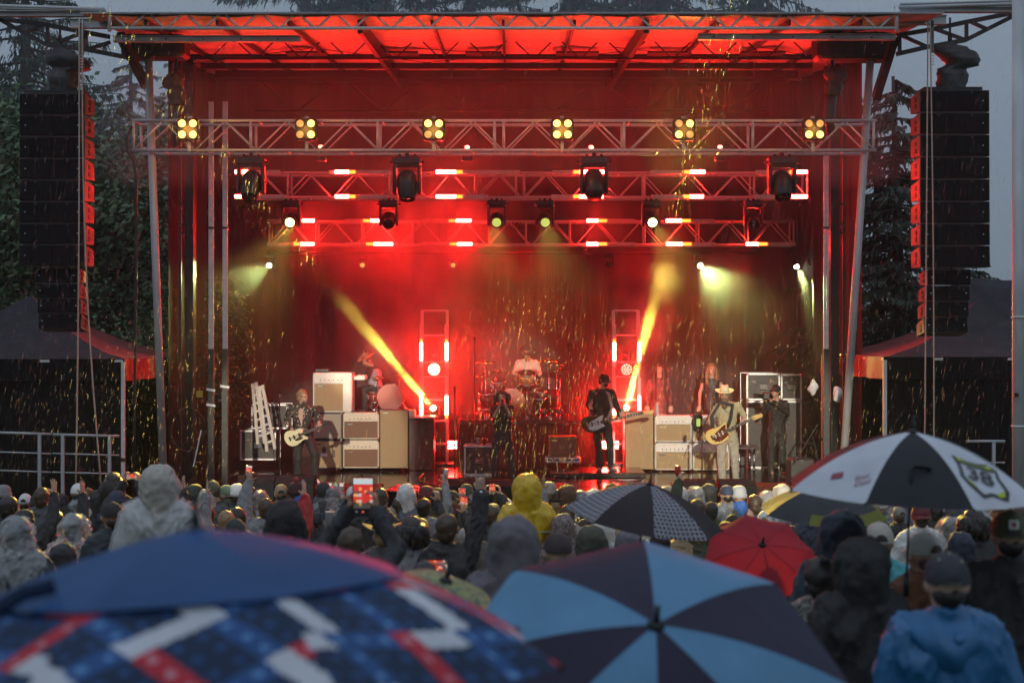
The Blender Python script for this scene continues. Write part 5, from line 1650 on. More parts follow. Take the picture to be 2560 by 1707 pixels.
def flight_case(label, x0, x1, y0, y1, Y, dep, panel, group='flight cases on stage', feet=False):
    a, b = P(x0, y0, Y), P(x1, y1, Y)
    w, hgt = b.x - a.x, a.z - b.z
    t = thing('flight_case', ((a.x + b.x) / 2, Y, b.z), label, 'flight case', group)
    m = MB(); m.box((0, dep / 2, hgt / 2), (w - .02, dep - .02, hgt - .02)); m.build('panel', panel, t)
    r = .016
    for z in (r, hgt - r):
        for y in (r, dep - r):
            bar('edge', (-w / 2, y - .006, z), (w / 2, y - .006, z), r, FC_EDGE, t, 4, True)
    for x in (-w / 2 + r, w / 2 - r):
        for y in (r, dep - r):
            bar('edge', (x, y - .008, r), (x, y - .008, hgt - r), r, FC_EDGE, t, 4, True)
    for x in (-w / 2 + .02, w / 2 - .02):
        for z in (.02, hgt - .02):
            m = MB(); m.smooth = True; m.ball((x, .0, z), .03, 8, 5); m.build('ball_corner', FC_EDGE, t)
    m = MB(); m.bbox((0, -.01, hgt * .5), (.16, .02, .12), .01); m.build('recessed_handle', CHROME, t)
    for x in (-w * .27, w * .27):
        m = MB(); m.bbox((x, -.012, hgt * .68 if hgt > .4 else hgt * .5), (.08, .02, .06), .006); m.build('butterfly_latch', CHROME, t)
    return t, w, hgt
CASE_BLACK = M('black_laminate', (.02, .02, .022), .4, 0, .2, 8)
CASE_RED = M('dark_laminate', (.04, .03, .03), .4, 0, .2, 8)
t, w, hgt = flight_case('small flight case with silver edges and drinks on top left of the singer', 1160, 1238, 1113, 1188, 26.6, .5, CASE_RED)
flight_case('low flight case lid under the orange-brown combo', 1364, 1450, 1143, 1156, 26.85, .4, CASE_BLACK)
flight_case('tall flight case with silver edges standing at the right end', 1866, 1950, 933, 1000, 28.3, .8, CASE_BLACK)
flight_case('flight case below the tall one at the right end', 1866, 2004, 1002, 1170, 28.2, .8, CASE_BLACK)
flight_case('upper black flight case behind the camera operator', 1952, 2004, 935, 1000, 28.3, .8, CASE_BLACK)
flight_case('low flight case in the dark behind the ladders', 600, 690, 1075, 1150, 28.0, .6, CASE_BLACK)
flight_case('flight case under the left wing beside the ladders', 628, 720, 1010, 1072, 28.6, .6, CASE_BLACK)
CUP_RED = M('red_cup', (.35, .02, .015), .4)
for px, mat, lab, Y in ((1194, WHITE_PAINT, 'white paper cup on the small flight case', 26.8), (1211, CUP_RED, 'red cup on the small flight case', 26.8)):
    m = MB(); m.smooth = True; m.lathe([(.028, 0), (.04, .12), (.043, .12), (.036, .11), (.001, .02)], 12); c = m.build('cup', mat); c.location = (P(px, 0, Y).x, Y, P(0, 1113, 26.6).z + .002); tag(c, lab, 'cup', 'cups on the flight case')
m = MB(); m.smooth = True; m.lathe([(.035, 0), (.037, .02), (.037, .17), (.016, .21), (.016, .24), (.001, .245)], 12); c = m.build('water_bottle', M('clear_bottle', (.6, .65, .7), .1, alpha=.5)); c.location = (P(1643, 0, 27.35).x, 27.35, P(0, 1038, 27.2).z); tag(c, 'clear plastic water bottle on the white amplifier', 'bottle')
m = MB(); m.smooth = True
m.grid(lambda u, v: ((u - .5) * .18 + .02 * math.sin(v * 9), -.03 - .02 * math.sin(u * 7 + v * 3), -.34 * v * (1 - .25 * abs(u - .5))), 10, 10); c = m.build('jacket', BLACK_CLOTH, fix=False); c.location = P(1742, 1036, 27.15); tag(c, 'black jacket hung over the white amplifiers', 'jacket')
# pipe stand bench right
t = thing('keyboard_bench', (P(1868, 0, 27.0).x, 27.0, DECK_Z), 'low black bench on chromed pipe legs right of the hatted guitarist', 'bench')
m = MB(); m.bbox((0, .3, .48), (.42, .7, .05), .01); m.build('top', BLACK_PAINT, t)
for x in (-.14, .14):
    for y in (.05, .55):
        bar('leg', (x, y, 0), (x, y, .455), .022, CHROME, t, 10)
    m = MB(); m.smooth = True; m.lathe([(.05, 0), (.05, .02), (.025, .03)], 10, c=(x, .05, .05)); m.build('foot_ring', CHROME, t)

# floor monitors
MON = M("monitor_paint", (.016, .018, .021), .8, 0, .2, 20, .1, 150, spec=.08)
def wedge(x0, x1, y0, y1, Y, label):
    a, b = P(x0, y0, Y), P(x1, y1, Y)
    w, hgt = b.x - a.x, max(.3, P(0, y0, Y).z - DECK_Z)
    t = thing('floor_monitor', ((a.x + b.x) / 2, Y, DECK_Z), label, 'stage monitor', 'wedge monitors along the stage front')
    pr = [(-.30, 0), (.25, 0), (.3, .1), (.06, hgt), (-.10, hgt), (-.30, hgt * .72)]
    m = MB(); vs = [(sx * w / 2, y, z) for sx in (-1, 1) for y, z in pr]; n = len(pr)
    m.add(vs, [tuple(range(n)), tuple(reversed(range(n, 2 * n)))] + [((i + 1) % n, i, n + i, n + (i + 1) % n) for i in range(n)])
    m.build('cabinet', MON, t)
    g = MB(); A = Vector((0, .3, .1)); B = Vector((0, .06, hgt)); nn = Vector((0, hgt - .1, .24)).normalized() * .008
    g.add([Vector((-w * .46, A.y, A.z)) + nn, Vector((w * .46, A.y, A.z)) + nn, Vector((w * .46, B.y, B.z)) + nn, Vector((-w * .46, B.y, B.z)) + nn], [(0, 1, 2, 3)]); g.build('grille', GRILLE, t)
    m = MB(); m.bbox((0, -.303, hgt * .35), (.2, .012, .09), .005); m.build('connector_plate', BLACK_METAL, t)
    for sx in (-1, 1):
        m = MB(); m.bbox((sx * (w / 2 + .002), 0, hgt * .5), (.01, .16, .06), .004); m.build('handle', BLACK_METAL, t)
for v in ((600, 692, 1188, 1240, 22.7, 'wedge monitor at the far left of the stage front'), (695, 789, 1188, 1240, 22.7, 'wedge monitor in front of the stage-left guitarist'), (1117, 1198, 1195, 1243, 22.7, 'wedge monitor left of the singer near the raised can'),
          (1203, 1292, 1199, 1243, 22.7, 'wedge monitor directly in front of the singer'), (1300, 1388, 1196, 1243, 22.8, 'wedge monitor behind the yellow raincoat'), (1697, 1785, 1199, 1244, 22.7, 'wedge monitor left of the hatted guitarist microphone'), (1794, 1884, 1199, 1244, 22.7, 'wedge monitor in front of the hatted guitarist')):
    wedge(*v)
t = thing('pedalboard', (P(818, 0, 23.9).x, 23.9, DECK_Z), 'pedalboard with a row of small coloured effect pedals', 'pedalboard')
m = MB(); m.bbox((0, 0, .04), (.62, .3, .06), .01); m.build('board', BLACK_PAINT, t)
for k, c in enumerate(((.4, .42, .6), (.6, .6, .62), (.2, .3, .5), (.65, .65, .6), (.12, .3, .2), (.5, .5, .55))):
    m = MB(); m.bbox((-.25 + .1 * k, -.03, .1), (.075, .12, .06), .008); p_ = m.build('pedal', M('pedal_%d' % k, c, .35), t)
    m = MB(); m.smooth = True; m.ball((-.25 + .1 * k, -.07, .135), .012, 6, 4); m.build('footswitch', CHROME, p_)
# cables on the deck
for k, (pts, lab) in enumerate(((((745, 24.1), (800, 23.6), (860, 24.6), (905, 26.0), (900, 27.1)), 'black cable running from the pedalboard to the cream amplifiers'), (((1252, 24.5), (1200, 23.9), (1120, 24.2), (1050, 25.4), (1060, 26.8)), 'black cable curling left from the singer'),
                                (((1510, 26.0), (1560, 25.3), (1600, 25.6), (1610, 26.9)), 'black cable from the bass player to the tall tan cabinet'), (((1818, 24.4), (1760, 23.8), (1700, 24.8), (1690, 26.9)), 'black cable from the hatted guitarist to the white amplifiers'), (((1940, 24.0), (1870, 23.6), (1800, 23.5), (1600, 23.4)), 'black cable lying along the right wedge monitors'))):
    ctl = [Vector((P(px, 0, Y).x, Y, DECK_Z + .014)) for px, Y in pts]
    m = MB(); m.smooth = True; o_ = ctl[0].copy(); path = []
    for i in range(len(ctl) - 1):
        a0, a1, a2, a3 = ctl[max(0, i - 1)], ctl[i], ctl[i + 1], ctl[min(len(ctl) - 1, i + 2)]
        for q in range(6):
            f = q / 6
            path.append(.5 * ((2 * a1) + (a2 - a0) * f + (2 * a0 - 5 * a1 + 4 * a2 - a3) * f * f + (3 * a1 - a0 - 3 * a2 + a3) * f ** 3) - o_)
    m.tube(path + [ctl[-1] - o_], .011, 6); c = m.build('stage_cable', BLACK_METAL); c.location = o_; tag(c, lab, 'cable', 'cables on the deck')
# rugs
RUG = M('patterned_rug', (.11, .07, .04), .95, 0, .75, 5, .4, 60, spec=.1, stretch=(1, 6, 1))
for px0, px1, Y, d, lab in ((640, 950, 24.1, 1.7, 'worn patterned rug under the stage-left guitarist'), (1690, 1990, 24.2, 1.9, 'worn patterned rug under the hatted guitarist'), (1140, 1420, 24.3, 1.6, 'worn patterned rug under the singer')):
    a, b = P(px0, 0, Y), P(px1, 0, Y)
    m = MB(); m.smooth = True
    m.grid(lambda u, v: ((u - .5) * (b.x - a.x), (v - .5) * d, .006 + .004 * mnoise.noise(Vector((u * 9, v * 5, px0)))), 30, 14)
    r_ = m.build('rug', RUG, fix=False); r_.location = ((a.x + b.x) / 2, Y, DECK_Z + .004); tag(r_, lab, 'rug', 'rugs on the stage')

# mic stands
def mic_stand(px, ytop, Y, label, boom=None, z0=DECK_Z, clip=None):
    b = Vector((P(px, 0, Y).x, Y, z0)); top = P(px, ytop, Y) - b
    t = thing('microphone_stand', b, label, 'microphone stand', 'microphone stands')
    m = MB(); m.smooth = True; m.lathe([(.13, 0), (.13, .012), (.03, .03), (.02, .05)], 16); m.build('base', BLACK_METAL, t)
    bar('pole', (0, 0, .03), top, .012, BLACK_METAL, t, 8)
    tip = top
    if boom:
        tip = P(boom[0], boom[1], Y - .1) - b
        bar('boom', top - (tip - top) * .35, tip, .009, BLACK_METAL, t, 8)
        m = MB(); m.smooth = True; m.ball(top, .025, 8, 6); m.build('clutch', BLACK_METAL, t)
    m = MB(); m.smooth = True; m.ball(tip + Vector((0, 0, .05)), .027, 10, 6); m.build('mic_ball', M('mic_mesh', (.12, .05, .04), .4, .5), t)
    m = MB(); m.smooth = True; m.tube([tip + Vector((0, .0, .04)), tip + Vector((0, .02, -.08))], [.02, .013], 8); m.build('mic_handle', BLACK_PAINT, t)
    if clip:
        m = MB(); m.bbox(P(clip[0], clip[1], Y - .08) - b, (.07, .02, .13), .008, None); m.build('clip_on_screen', clip[2], t)
mic_stand(699, 996, 24.3, 'straight microphone stand left of the stage-left guitarist')
mic_stand(1137, 976, 24.6, 'straight microphone stand left of the singer')
mic_stand(1755, 1075, 24.25, 'boom microphone stand reaching up to the bearded singer', (1786, 1003), clip=(1746, 1056, EM('green_glow', (.5, .75, .1), .7)))
mic_stand(1421, 862, 27.6, 'tall overhead microphone stand beside the drum kit', (1432, 858))
mic_stand(1187, 850, 27.6, 'thin tall stand left of the drum kit')
mic_stand(1640, 928, 28.7, 'microphone stand of the dark-haired backing singer')
mic_stand(1762, 926, 28.7, 'microphone stand of the fair-haired backing singer')
mic_stand(869, 931, 27.9, 'boom stand in front of the keyboard player', (914, 872))

# drum riser and kit
RISER = M('riser_skirt', (.045, .012, .01), .8, 0, .3, 3, .2, 20, stretch=(4, 1, .3))
a, b = P(1146, 1050, 27.8), P(1456, 1050, 27.8)
t = thing('drum_riser', ((a.x + b.x) / 2, 28.9, DECK_Z), 'drum riser with a dark red skirt in the middle of the stage', 'riser')
rh = a.z - DECK_Z
m = MB(); m.bbox((0, 0, rh - .04), (b.x - a.x, 2.2, .08), .01); m.build('platform', BLACK_PAINT, t)
m = MB(); m.smooth = True; m.grid(lambda u, v: ((u - .5) * (b.x - a.x) * .995, -1.085 - .015 * math.sin(u * 60), v * (rh - .085)), 140, 2); m.build('skirt', RISER, t)
m = MB(); m.box((0, .1, (rh - .1) / 2), ((b.x - a.x) * .97, 1.9, rh - .12)); m.build('inner_frame', BLACK_PAINT, t)
m = MB(); m.bbox((0, 0, (KZ - DECK_Z) / 2), (P(1012, 0, 28.6).x - P(862, 0, 28.6).x, 1.9, KZ - DECK_Z - .004), .02); kr = m.build('keyboard_riser', BLACK_PAINT); kr.location = (P(937, 0, 28.6).x, 28.75, DECK_Z); tag(kr, 'black riser behind the left amplifiers under the keyboard player', 'riser')
DRUM_RED = M('red_sparkle_shell', (.20, .03, .02), .25, .2, .2, 60, coat=.5)
WOOD_SH = M('maple_shell', (.45, .2, .06), .3, 0, .15, 12, coat=.4)
HEAD = M('drum_head', (.66, .62, .56), .5, 0, .05, 5)
CYM = M('bronze_cymbal', (.5, .34, .12), .25, .9, .15, 20)
def text_mesh(s, size, font_shear=0.0, bold=0.0):
    c = bpy.data.curves.new('t', 'FONT'); c.body = s; c.size = size; c.align_x = 'CENTER'; c.shear = font_shear; c.extrude = .001; c.offset = bold
    o = bpy.data.objects.new('t', c); COL.objects.link(o)
    dg = bpy.context.evaluated_depsgraph_get()
    me = bpy.data.meshes.new_from_object(o.evaluated_get(dg), depsgraph=dg)
    bpy.data.objects.remove(o)
    return me
def drum_part(name, parent, c, r, hgt, axis, shell, n=22, lugs=8, skin=None):
    q = Vector(axis).to_track_quat('Z', 'Y').to_matrix().to_4x4()
    X = Matrix.Translation(c) @ q
    m = MB(); m.smooth = True; m.lathe([(r, -hgt / 2), (r, hgt / 2)], n, xf=X); s = m.build(name, shell, parent)
    for z in (-hgt / 2, hgt / 2):
        m = MB(); m.smooth = True; m.lathe([(r, z - .012), (r + .014, z - .012), (r + .014, z + .012), (r - .004, z + .012)], n, xf=X); m.build('hoop', CHROME if r < .2 else shell, s)
    m = MB(); m.lathe([(r - .002, hgt / 2 + .002), (.001, hgt / 2 + .004)], n, xf=X); m.build('drum_head', skin or HEAD, s)
    for k in range(lugs):
        a_ = 6.283 * k / lugs
        m = MB(); m.box(((r + .008) * math.cos(a_), (r + .008) * math.sin(a_), 0), (.018, .018, hgt * .4), X); m.build('lug', CHROME, s)
    return s, X
def stand_part(parent, base, top, name='stand_leg'):
    bar('stand_pole', base, top, .011, CHROME, parent, 6)
    for k in range(3):
        a_ = k * 2.09 + .5
        bar(name, Vector(base) + Vector((0, 0, .25)), Vector(base) + Vector((.22 * math.cos(a_), .22 * math.sin(a_), .01)), .008, CHROME, parent, 6)
def drum_kit(label, px, Y, z0, bass_r, bass_px, toms, cyms, snare, shell, seat=True, logo=None):
    t = thing('drum_kit', (P(px, 0, Y).x, Y, z0), label, 'drum kit', 'drum kits')
    o = Vector(t.location)
    c = P(bass_px[0], bass_px[1], Y) - o
    s, X = drum_part('bass_drum', t, (c.x, 0, max(c.z, bass_r + .03)), bass_r, .4, (0, -1, 0), shell, 30, 10, None if seat else M('aged_drum_head', (.26, .16, .13), .6, 0, .15, 6))
    if logo:
        me = text_mesh(logo, bass_r * .28, .25)
        l = link('logo', me, M('logo_black', (.02, .02, .02), .6), s); l.location = (c.x, -.207, max(c.z, bass_r + .03) + bass_r * .5); l.rotation_euler = (math.radians(90), 0, 0)
    for sx in (-1, 1):
        bar('spur', (c.x + sx * bass_r * .8, -.1, bass_r * .6), (c.x + sx * (bass_r + .1), -.2, .01), .012, CHROME, t, 6)
    for (tx, ty, dy, r, hgt, tilt) in toms:
        q = P(tx, ty, Y + dy) - o
        drum_part('tom', t, q, r, hgt, (0, -math.sin(tilt), math.cos(tilt)), WOOD_SH if snare and (tx, ty) == snare else shell)
        stand_part(t, (q.x, q.y, 0), q - Vector((0, 0, hgt / 2)))
    for (cx_, cy_, dy, r, tilt) in cyms:
        q = P(cx_, cy_, Y + dy) - o
        m = MB(); m.smooth = True
        m.lathe([(r, 0), (r * .3, .018), (r * .18, .022), (r * .14, .045), (.001, .05), ], 24, xf=Matrix.Translation(q) @ Matrix.Rotation(tilt, 4, 'X')); m.build('cymbal', CYM, t)
        stand_part(t, (q.x, q.y, 0), q + Vector((0, 0, .03)))
    if seat:
        q = P(px, 0, Y + .75) - o
        m = MB(); m.smooth = True; m.lathe([(.15, .42), (.17, .45), (.17, .5), (.14, .52), (.001, .52)], 16, c=(q.x, .75, 0)); m.build('throne', BLACK_PAINT, t)
        stand_part(t, (q.x, .75, 0), (q.x, .75, .42))
    return t
drum_kit('large drum kit with a pale bass drum head and a maple snare on the riser', 1285, 28.1, P(0, 1050, 28.1).z, .28, (1278, 1006),
         [(1317, 945, .05, .155, .2, .35), (1218, 1000, -.1, .18, .3, .2), (1246, 962, .0, .14, .2, .4), (1375, 996, .0, .2, .36, .0), (1350, 985, -.2, .13, .14, .3)],
         [(1214, 905, .1, .22, .15), (1240, 930, -.1, .2, -.1), (1205, 940, .2, .18, .1), (1372, 902, .1, .22, .12), (1400, 925, 0, .2, -.12), (1392, 912, .4, .18, .05)], (1317, 945), DRUM_RED, logo='Ludwig')
drum_kit('smaller bass drum with traps beside the keyboard player', 977, 28.1, P(0, 1030, 28.1).z, .26, (977, 993),
         [(935, 990, .1, .13, .2, .2)], [(998, 936, 0, .18, .1), (945, 945, -.2, .14, .05)], None, DRUM_RED, seat=False, logo='Ludwig')
t = thing('electric_keyboard', (P(885, 0, 28.0).x, 28.05, P(0, 944, 28.0).z), 'keyboard under the hands of the person in the denim vest', 'keyboard')
m = MB(); m.bbox((0, 0, 0), (.5, .75, .07), .01); m.build('case', WHITE_VINYL, t)
for k in range(12):
    m = MB(); m.bbox((.17, -.33 + .06 * k, .04), (.14, .054, .02), .003); m.build('key', WHITE_PAINT, t)
m = MB(); m.box((0, 0, -.3), (.05, .5, .55)); m.build('stand', BLACK_METAL, t)

# ladders at the left wing
LADDER = M('pale_fibreglass', (.5, .48, .44), .45, 0, .1, 8)
def step_ladder(label, pa, pb, pc, pd, Y):
    t = thing('step_ladder', P(pa[0], pb[1], Y), label, 'ladder', 'folded ladders leaning at the left wing')
    o = Vector(t.location)
    a, b, c, d = P(*pa, Y) - o, P(*pb, Y) - o, P(*pc, Y) - o, P(*pd, Y) - o
    for p, q in ((a, b), (c, d)):
        bar('side_rail', q, p, .028, LADDER, t, 4, True)
    for k in range(7):
        f = (k + .5) / 7.5
        bar('step', a.lerp(b, f), c.lerp(d, f), .02, ALU_DULL, t, 4, True)
    return t
step_ladder('pale step ladder leaning in the left wing, nearer one', (648, 965), (668, 1128), (656, 962), (688, 1122), 26.6)
step_ladder('pale step ladder leaning in the left wing, farther one', (632, 958), (645, 1110), (640, 955), (662, 1108), 27.0)

# small things in the wings
m = MB(); m.tube([Vector((0, 0, 0)), P(503, 1075, 23.4) - P(484, 1165, 23.4)], [.012, .012], 6); c = m.build('light_rod', M('white_rod', (.7, .7, .72), .4)); c.location = P(484, 1165, 23.4); tag(c, 'thin white rod leaning beside the left corner post', 'rod')
m = MB(); m.bbox((0, 0, 0), (.11, .02, .11), .004); c = m.build('warning_plate', M('yellow_plate', (.5, .36, .03), .5)); c.location = P(499, 985, 23.9); tag(c, 'small square yellow plate on the left wing mast', 'sign')
for px, py, lab in ((527, 970, 'white tape flag tied on the left mast, upper'), (527, 1008, 'white tape flag tied on the left mast, lower'), (562, 962, 'white tape flag tied on the second mast')):
    m = MB(); m.smooth = True; m.grid(lambda u, v: ((u - .5) * .15, .01 * math.sin(u * 6), -.04 * v - .02 * u), 6, 2); c = m.build('tape_flag', WHITE_PAINT, fix=False); c.location = P(px, py, 23.72); tag(c, lab, 'tape', 'tape on the masts')
t = thing('side_fill_lamp', P(556, 1000, 24.4), 'small dark clamp lamp with a red lit rim on the left wing', 'stage light')
m = MB(); m.bbox((0, 0, 0), (.26, .2, .08), .02); m.build('housing', HOUSING, t)
m = MB(); m.box((0, 0, .1), (.3, .24, .015)); m.build('barn_door', HOUSING, t)
t = thing('cable_reel', P(470, 1075, 24.3), 'dark hose coil hung on the left wing', 'hose')
m = MB(); m.smooth = True; m.tube([Vector((.3 * math.cos(a_ / 12 * 6.283) * 1.0, 0, .38 * math.sin(a_ / 12 * 6.283))) for a_ in range(13)], .018, 6); m.build('hose', BLACK_METAL, t)
for px, py, lab, col in ((2092, 985, 'white and green plastic bag hung on the right mast', (.6, .58, .58)), (2032, 968, 'small pale cloth hung in the right wing', (.5, .48, .5))):
    m = MB(); m.smooth = True; m.ball((0, 0, 0), (.07, .06, .13), 12, 10); displaced(m, .05, 9, px); c = m.build('hanging_bag', M('bag_%d' % px, col, .5)); c.location = P(px, py, 23.5); tag(c, lab, 'bag')
for k, (p0, p1) in enumerate((((2045, 1060), (1985, 1160)), ((2032, 1090), (2050, 1170)), ((2058, 1050), (2070, 1160)), ((1996, 1105), (2040, 1112)))):
    m = MB(); m.tube([Vector((0, 0, 0)), P(*p0, 24.5) - P(*p1, 24.5)], .014, 6); c = m.build('folded_stand', BLACK_METAL); c.location = P(*p1, 24.5); tag(c, ('black folded stand leaning in the right wing beside the mast', 'black folded stand in the right wing, upright one', 'black folded stand in the right wing next to the mast', 'black folded bar lying across the right wing stands')[k], 'stand', 'folded stands in the right wing')
m = MB(); m.bbox((0, 0, .22), (.45, .4, .44), .03); c = m.build('equipment_case', CASE_BLACK); c.location = (P(2000, 0, 25.2).x, 25.2, DECK_Z + .003); tag(c, 'black equipment box on the deck in the right wing', 'case')
# subwoofers with a red sheet in front of the stage
t = thing('subwoofer', (P(1005, 0, 20.6).x, 20.6, 0), 'black subwoofer in front of the stage under a red plastic sheet', 'loudspeaker')
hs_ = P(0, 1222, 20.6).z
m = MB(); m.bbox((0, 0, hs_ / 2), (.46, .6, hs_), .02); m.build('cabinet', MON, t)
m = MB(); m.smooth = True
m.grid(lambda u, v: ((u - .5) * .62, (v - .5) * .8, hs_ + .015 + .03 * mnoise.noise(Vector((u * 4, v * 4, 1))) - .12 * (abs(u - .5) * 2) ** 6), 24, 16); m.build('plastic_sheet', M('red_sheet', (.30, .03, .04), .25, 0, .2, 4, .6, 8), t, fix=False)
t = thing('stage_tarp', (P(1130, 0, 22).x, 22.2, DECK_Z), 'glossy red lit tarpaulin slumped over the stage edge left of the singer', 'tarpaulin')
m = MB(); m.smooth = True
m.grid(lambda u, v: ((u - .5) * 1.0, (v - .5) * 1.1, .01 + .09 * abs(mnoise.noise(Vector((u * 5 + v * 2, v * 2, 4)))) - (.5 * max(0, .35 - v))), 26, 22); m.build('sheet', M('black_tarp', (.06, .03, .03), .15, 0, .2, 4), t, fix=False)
# ------------------------------------------------------------------ crowd: shared meshes for people seen from behind (1.75 m tall, facing local -Y)
HC = Vector((0, -.01, 1.635))
ARMS = {
 'down': dict(L=((.19, 0, 1.42), (.235, .03, 1.13), (.22, -.06, .88)), R=((-.19, 0, 1.42), (-.235, .03, 1.13), (-.22, -.06, .88)), pose={}),
 'open_R': dict(L=((.19, 0, 1.42), (.235, .03, 1.13), (.22, -.06, .88)), R=((-.19, -.02, 1.45), (-.27, -.12, 1.66), (-.25, -.2, 1.91)), pose={'R': ((0, -.1, 1), (.9, -.3, 0), .1, 'open')}),
 'open_L': dict(R=((-.19, 0, 1.42), (-.235, .03, 1.13), (-.22, -.06, .88)), L=((.19, -.02, 1.45), (.27, -.12, 1.66), (.26, -.2, 1.90)), pose={'L': ((.1, -.1, 1), (-.9, -.3, 0), .1, 'open')}),
 'horns_R': dict(L=((.19, 0, 1.42), (.235, .03, 1.13), (.22, -.06, .88)), R=((-.19, -.02, 1.45), (-.25, -.1, 1.68), (-.24, -.13, 1.93)), pose={'R': ((0, 0, 1), (0, -1, 0), .3, 'horns')}),
 'fist_R': dict(L=((.19, 0, 1.42), (.235, .03, 1.13), (.22, -.06, .88)), R=((-.19, -.02, 1.44), (-.34, -.06, 1.56), (-.46, -.12, 1.76)), pose={'R': ((-.5, -.1, .8), (0, -1, 0), 1, 'fist')}),
 'hold_R': dict(L=((.19, 0, 1.42), (.235, .03, 1.13), (.22, -.06, .88)), R=((-.19, -.02, 1.45), (-.27, -.12, 1.68), (-.22, -.24, 1.92)), pose={'R': ((.1, -.1, 1), (.6, -.7, 0), 1.0, 'relaxed')}),
 'hold_L': dict(R=((-.19, 0, 1.42), (-.235, .03, 1.13), (-.22, -.06, .88)), L=((.19, -.02, 1.45), (.27, -.12, 1.68), (.22, -.24, 1.92)), pose={'L': ((-.1, -.1, 1), (-.6, -.7, 0), 1.0, 'relaxed')}),
 'phone': dict(L=((.19, -.02, 1.43), (.25, -.22, 1.30), (.09, -.40, 1.56)), R=((-.19, -.02, 1.43), (-.25, -.22, 1.30), (-.09, -.40, 1.56)), pose={'L': ((-.1, 0, 1), (-1, 0, 0), .8, 'relaxed'), 'R': ((.1, 0, 1), (1, 0, 0), .8, 'relaxed')}),
 'phone_high': dict(L=((.19, -.02, 1.45), (.27, -.26, 1.58), (.10, -.36, 1.84)), R=((-.19, -.02, 1.45), (-.27, -.26, 1.58), (-.10, -.36, 1.84)), pose={'L': ((-.1, 0, 1), (-1, 0, 0), .8, 'relaxed'), 'R': ((.1, 0, 1), (1, 0, 0), .8, 'relaxed')}),
}
_body, _jacket, _sleeve0 = {}, {}, {}
def jr(t): return {k: Vector(v) for k, v in t.items()}
def crowd_body(arms):
    if arms in _body: return _body[arms]
    A = ARMS[arms]
    m = MB(); X_ = Vector((1, 0, 0))
    loft(m, [(Vector((0, 0, .82)), X_, .12, .09), (Vector((0, 0, .92)), X_, .165, .115), (Vector((0, 0, 1.1)), X_, .145, .10), (Vector((0, 0, 1.3)), X_, .17, .115), (Vector((0, 0, 1.42)), X_, .175, .09), (Vector((0, 0, 1.48)), X_, .08, .06)])
    limb(m, [Vector((0, 0, 1.44)), Vector((0, -.008, 1.57))], [.058, .053])
    head_shape(m, HC, rotm(0, 0))
    for s in 'LR':
        a, e, w = [Vector(p) for p in A[s]]
        limb(m, [Vector((a.x * .9, a.y, a.z - .045)), e, w], [.05, .041, .028])
        hd, hn, cu, po = A['pose'].get(s, ((0, -.1, -1), (0, -1, 0), .5, 'relaxed'))
        hand(m, w, hd, hn, cu, po, 1.08, 1 if s == 'L' else -1)
        sx = .1 if s == 'L' else -.1
        limb(m, [Vector((sx, 0, .9)), Vector((sx, -.02, .48)), Vector((sx, .02, .09))], [.085, .058, .042])
        m.tube([(sx, .04, .05), (sx, -.16, .04)], [.045, .035], 8)
    _body[arms] = voxel(m, .009 if arms != 'down' else .013, 3)
    return _body[arms]
def crowd_jacket(arms, kind):
    k = (arms, kind)
    if k in _jacket: return _jacket[k]
    A = ARMS[arms]
    m = MB(); X_ = Vector((1, 0, 0))
    e = {'jacket': .028, 'shirt': .014, 'poncho': .045, 'coat': .04}[kind]
    loft(m, [(Vector((0, 0, .72)), X_, .19 + e, .13 + e), (Vector((0, 0, .95)), X_, .185 + e, .125 + e), (Vector((0, 0, 1.2)), X_, .175 + e, .115 + e), (Vector((0, .005, 1.36)), X_, .185 + e, .11 + e), (Vector((0, .0, 1.44)), X_, .15 + e, .085 + e), (Vector((0, -.005, 1.50)), X_, .078 + e * .5, .07 + e * .5)], 18)
    m.tube([(-.175, 0, 1.40), (-.09, .005, 1.455), (0, .0, 1.485), (.09, .005, 1.455), (.175, 0, 1.40)], [.055 + e, .055 + e, .055 + e * .6, .055 + e, .055 + e], 10)
    if kind in ('jacket', 'coat'):
        m.tube([(0, .0, 1.47), (0, -.012, 1.545)], [(.085, .092), (.082, .088)], 14)
        m.tube([(-.1, .055, 1.475), (0, .1, 1.455), (.1, .055, 1.475)], [.03, .042, .03], 8)
    for s in 'LR':
        a, el, w = [Vector(p) for p in A[s]]
        end = w.lerp(el, .05) if kind != 'shirt' else el.lerp(w, .1)
        limb(m, [Vector((a.x * .93, a.y, a.z - .04)), el, end], [.064 + e * .6, .052 + e * .7, .042 + e * .7])
    displaced(m, .034 if kind != 'shirt' else .016, 8, len(_jacket) * 3.1)
    for i, p in enumerate(m.v):
        m.v[i] = p + Vector((0, 1, 0)) * (.013 * math.sin(p.z * 52 + p.x * 30 + len(_jacket)))
    _jacket[k] = crease(voxel(m, .013, 2), {'poncho': .026, 'coat': .02, 'jacket': .018, 'shirt': .01}[kind], 10 if kind != 'poncho' else 12, len(_jacket) * 2.7)
    return _jacket[k]
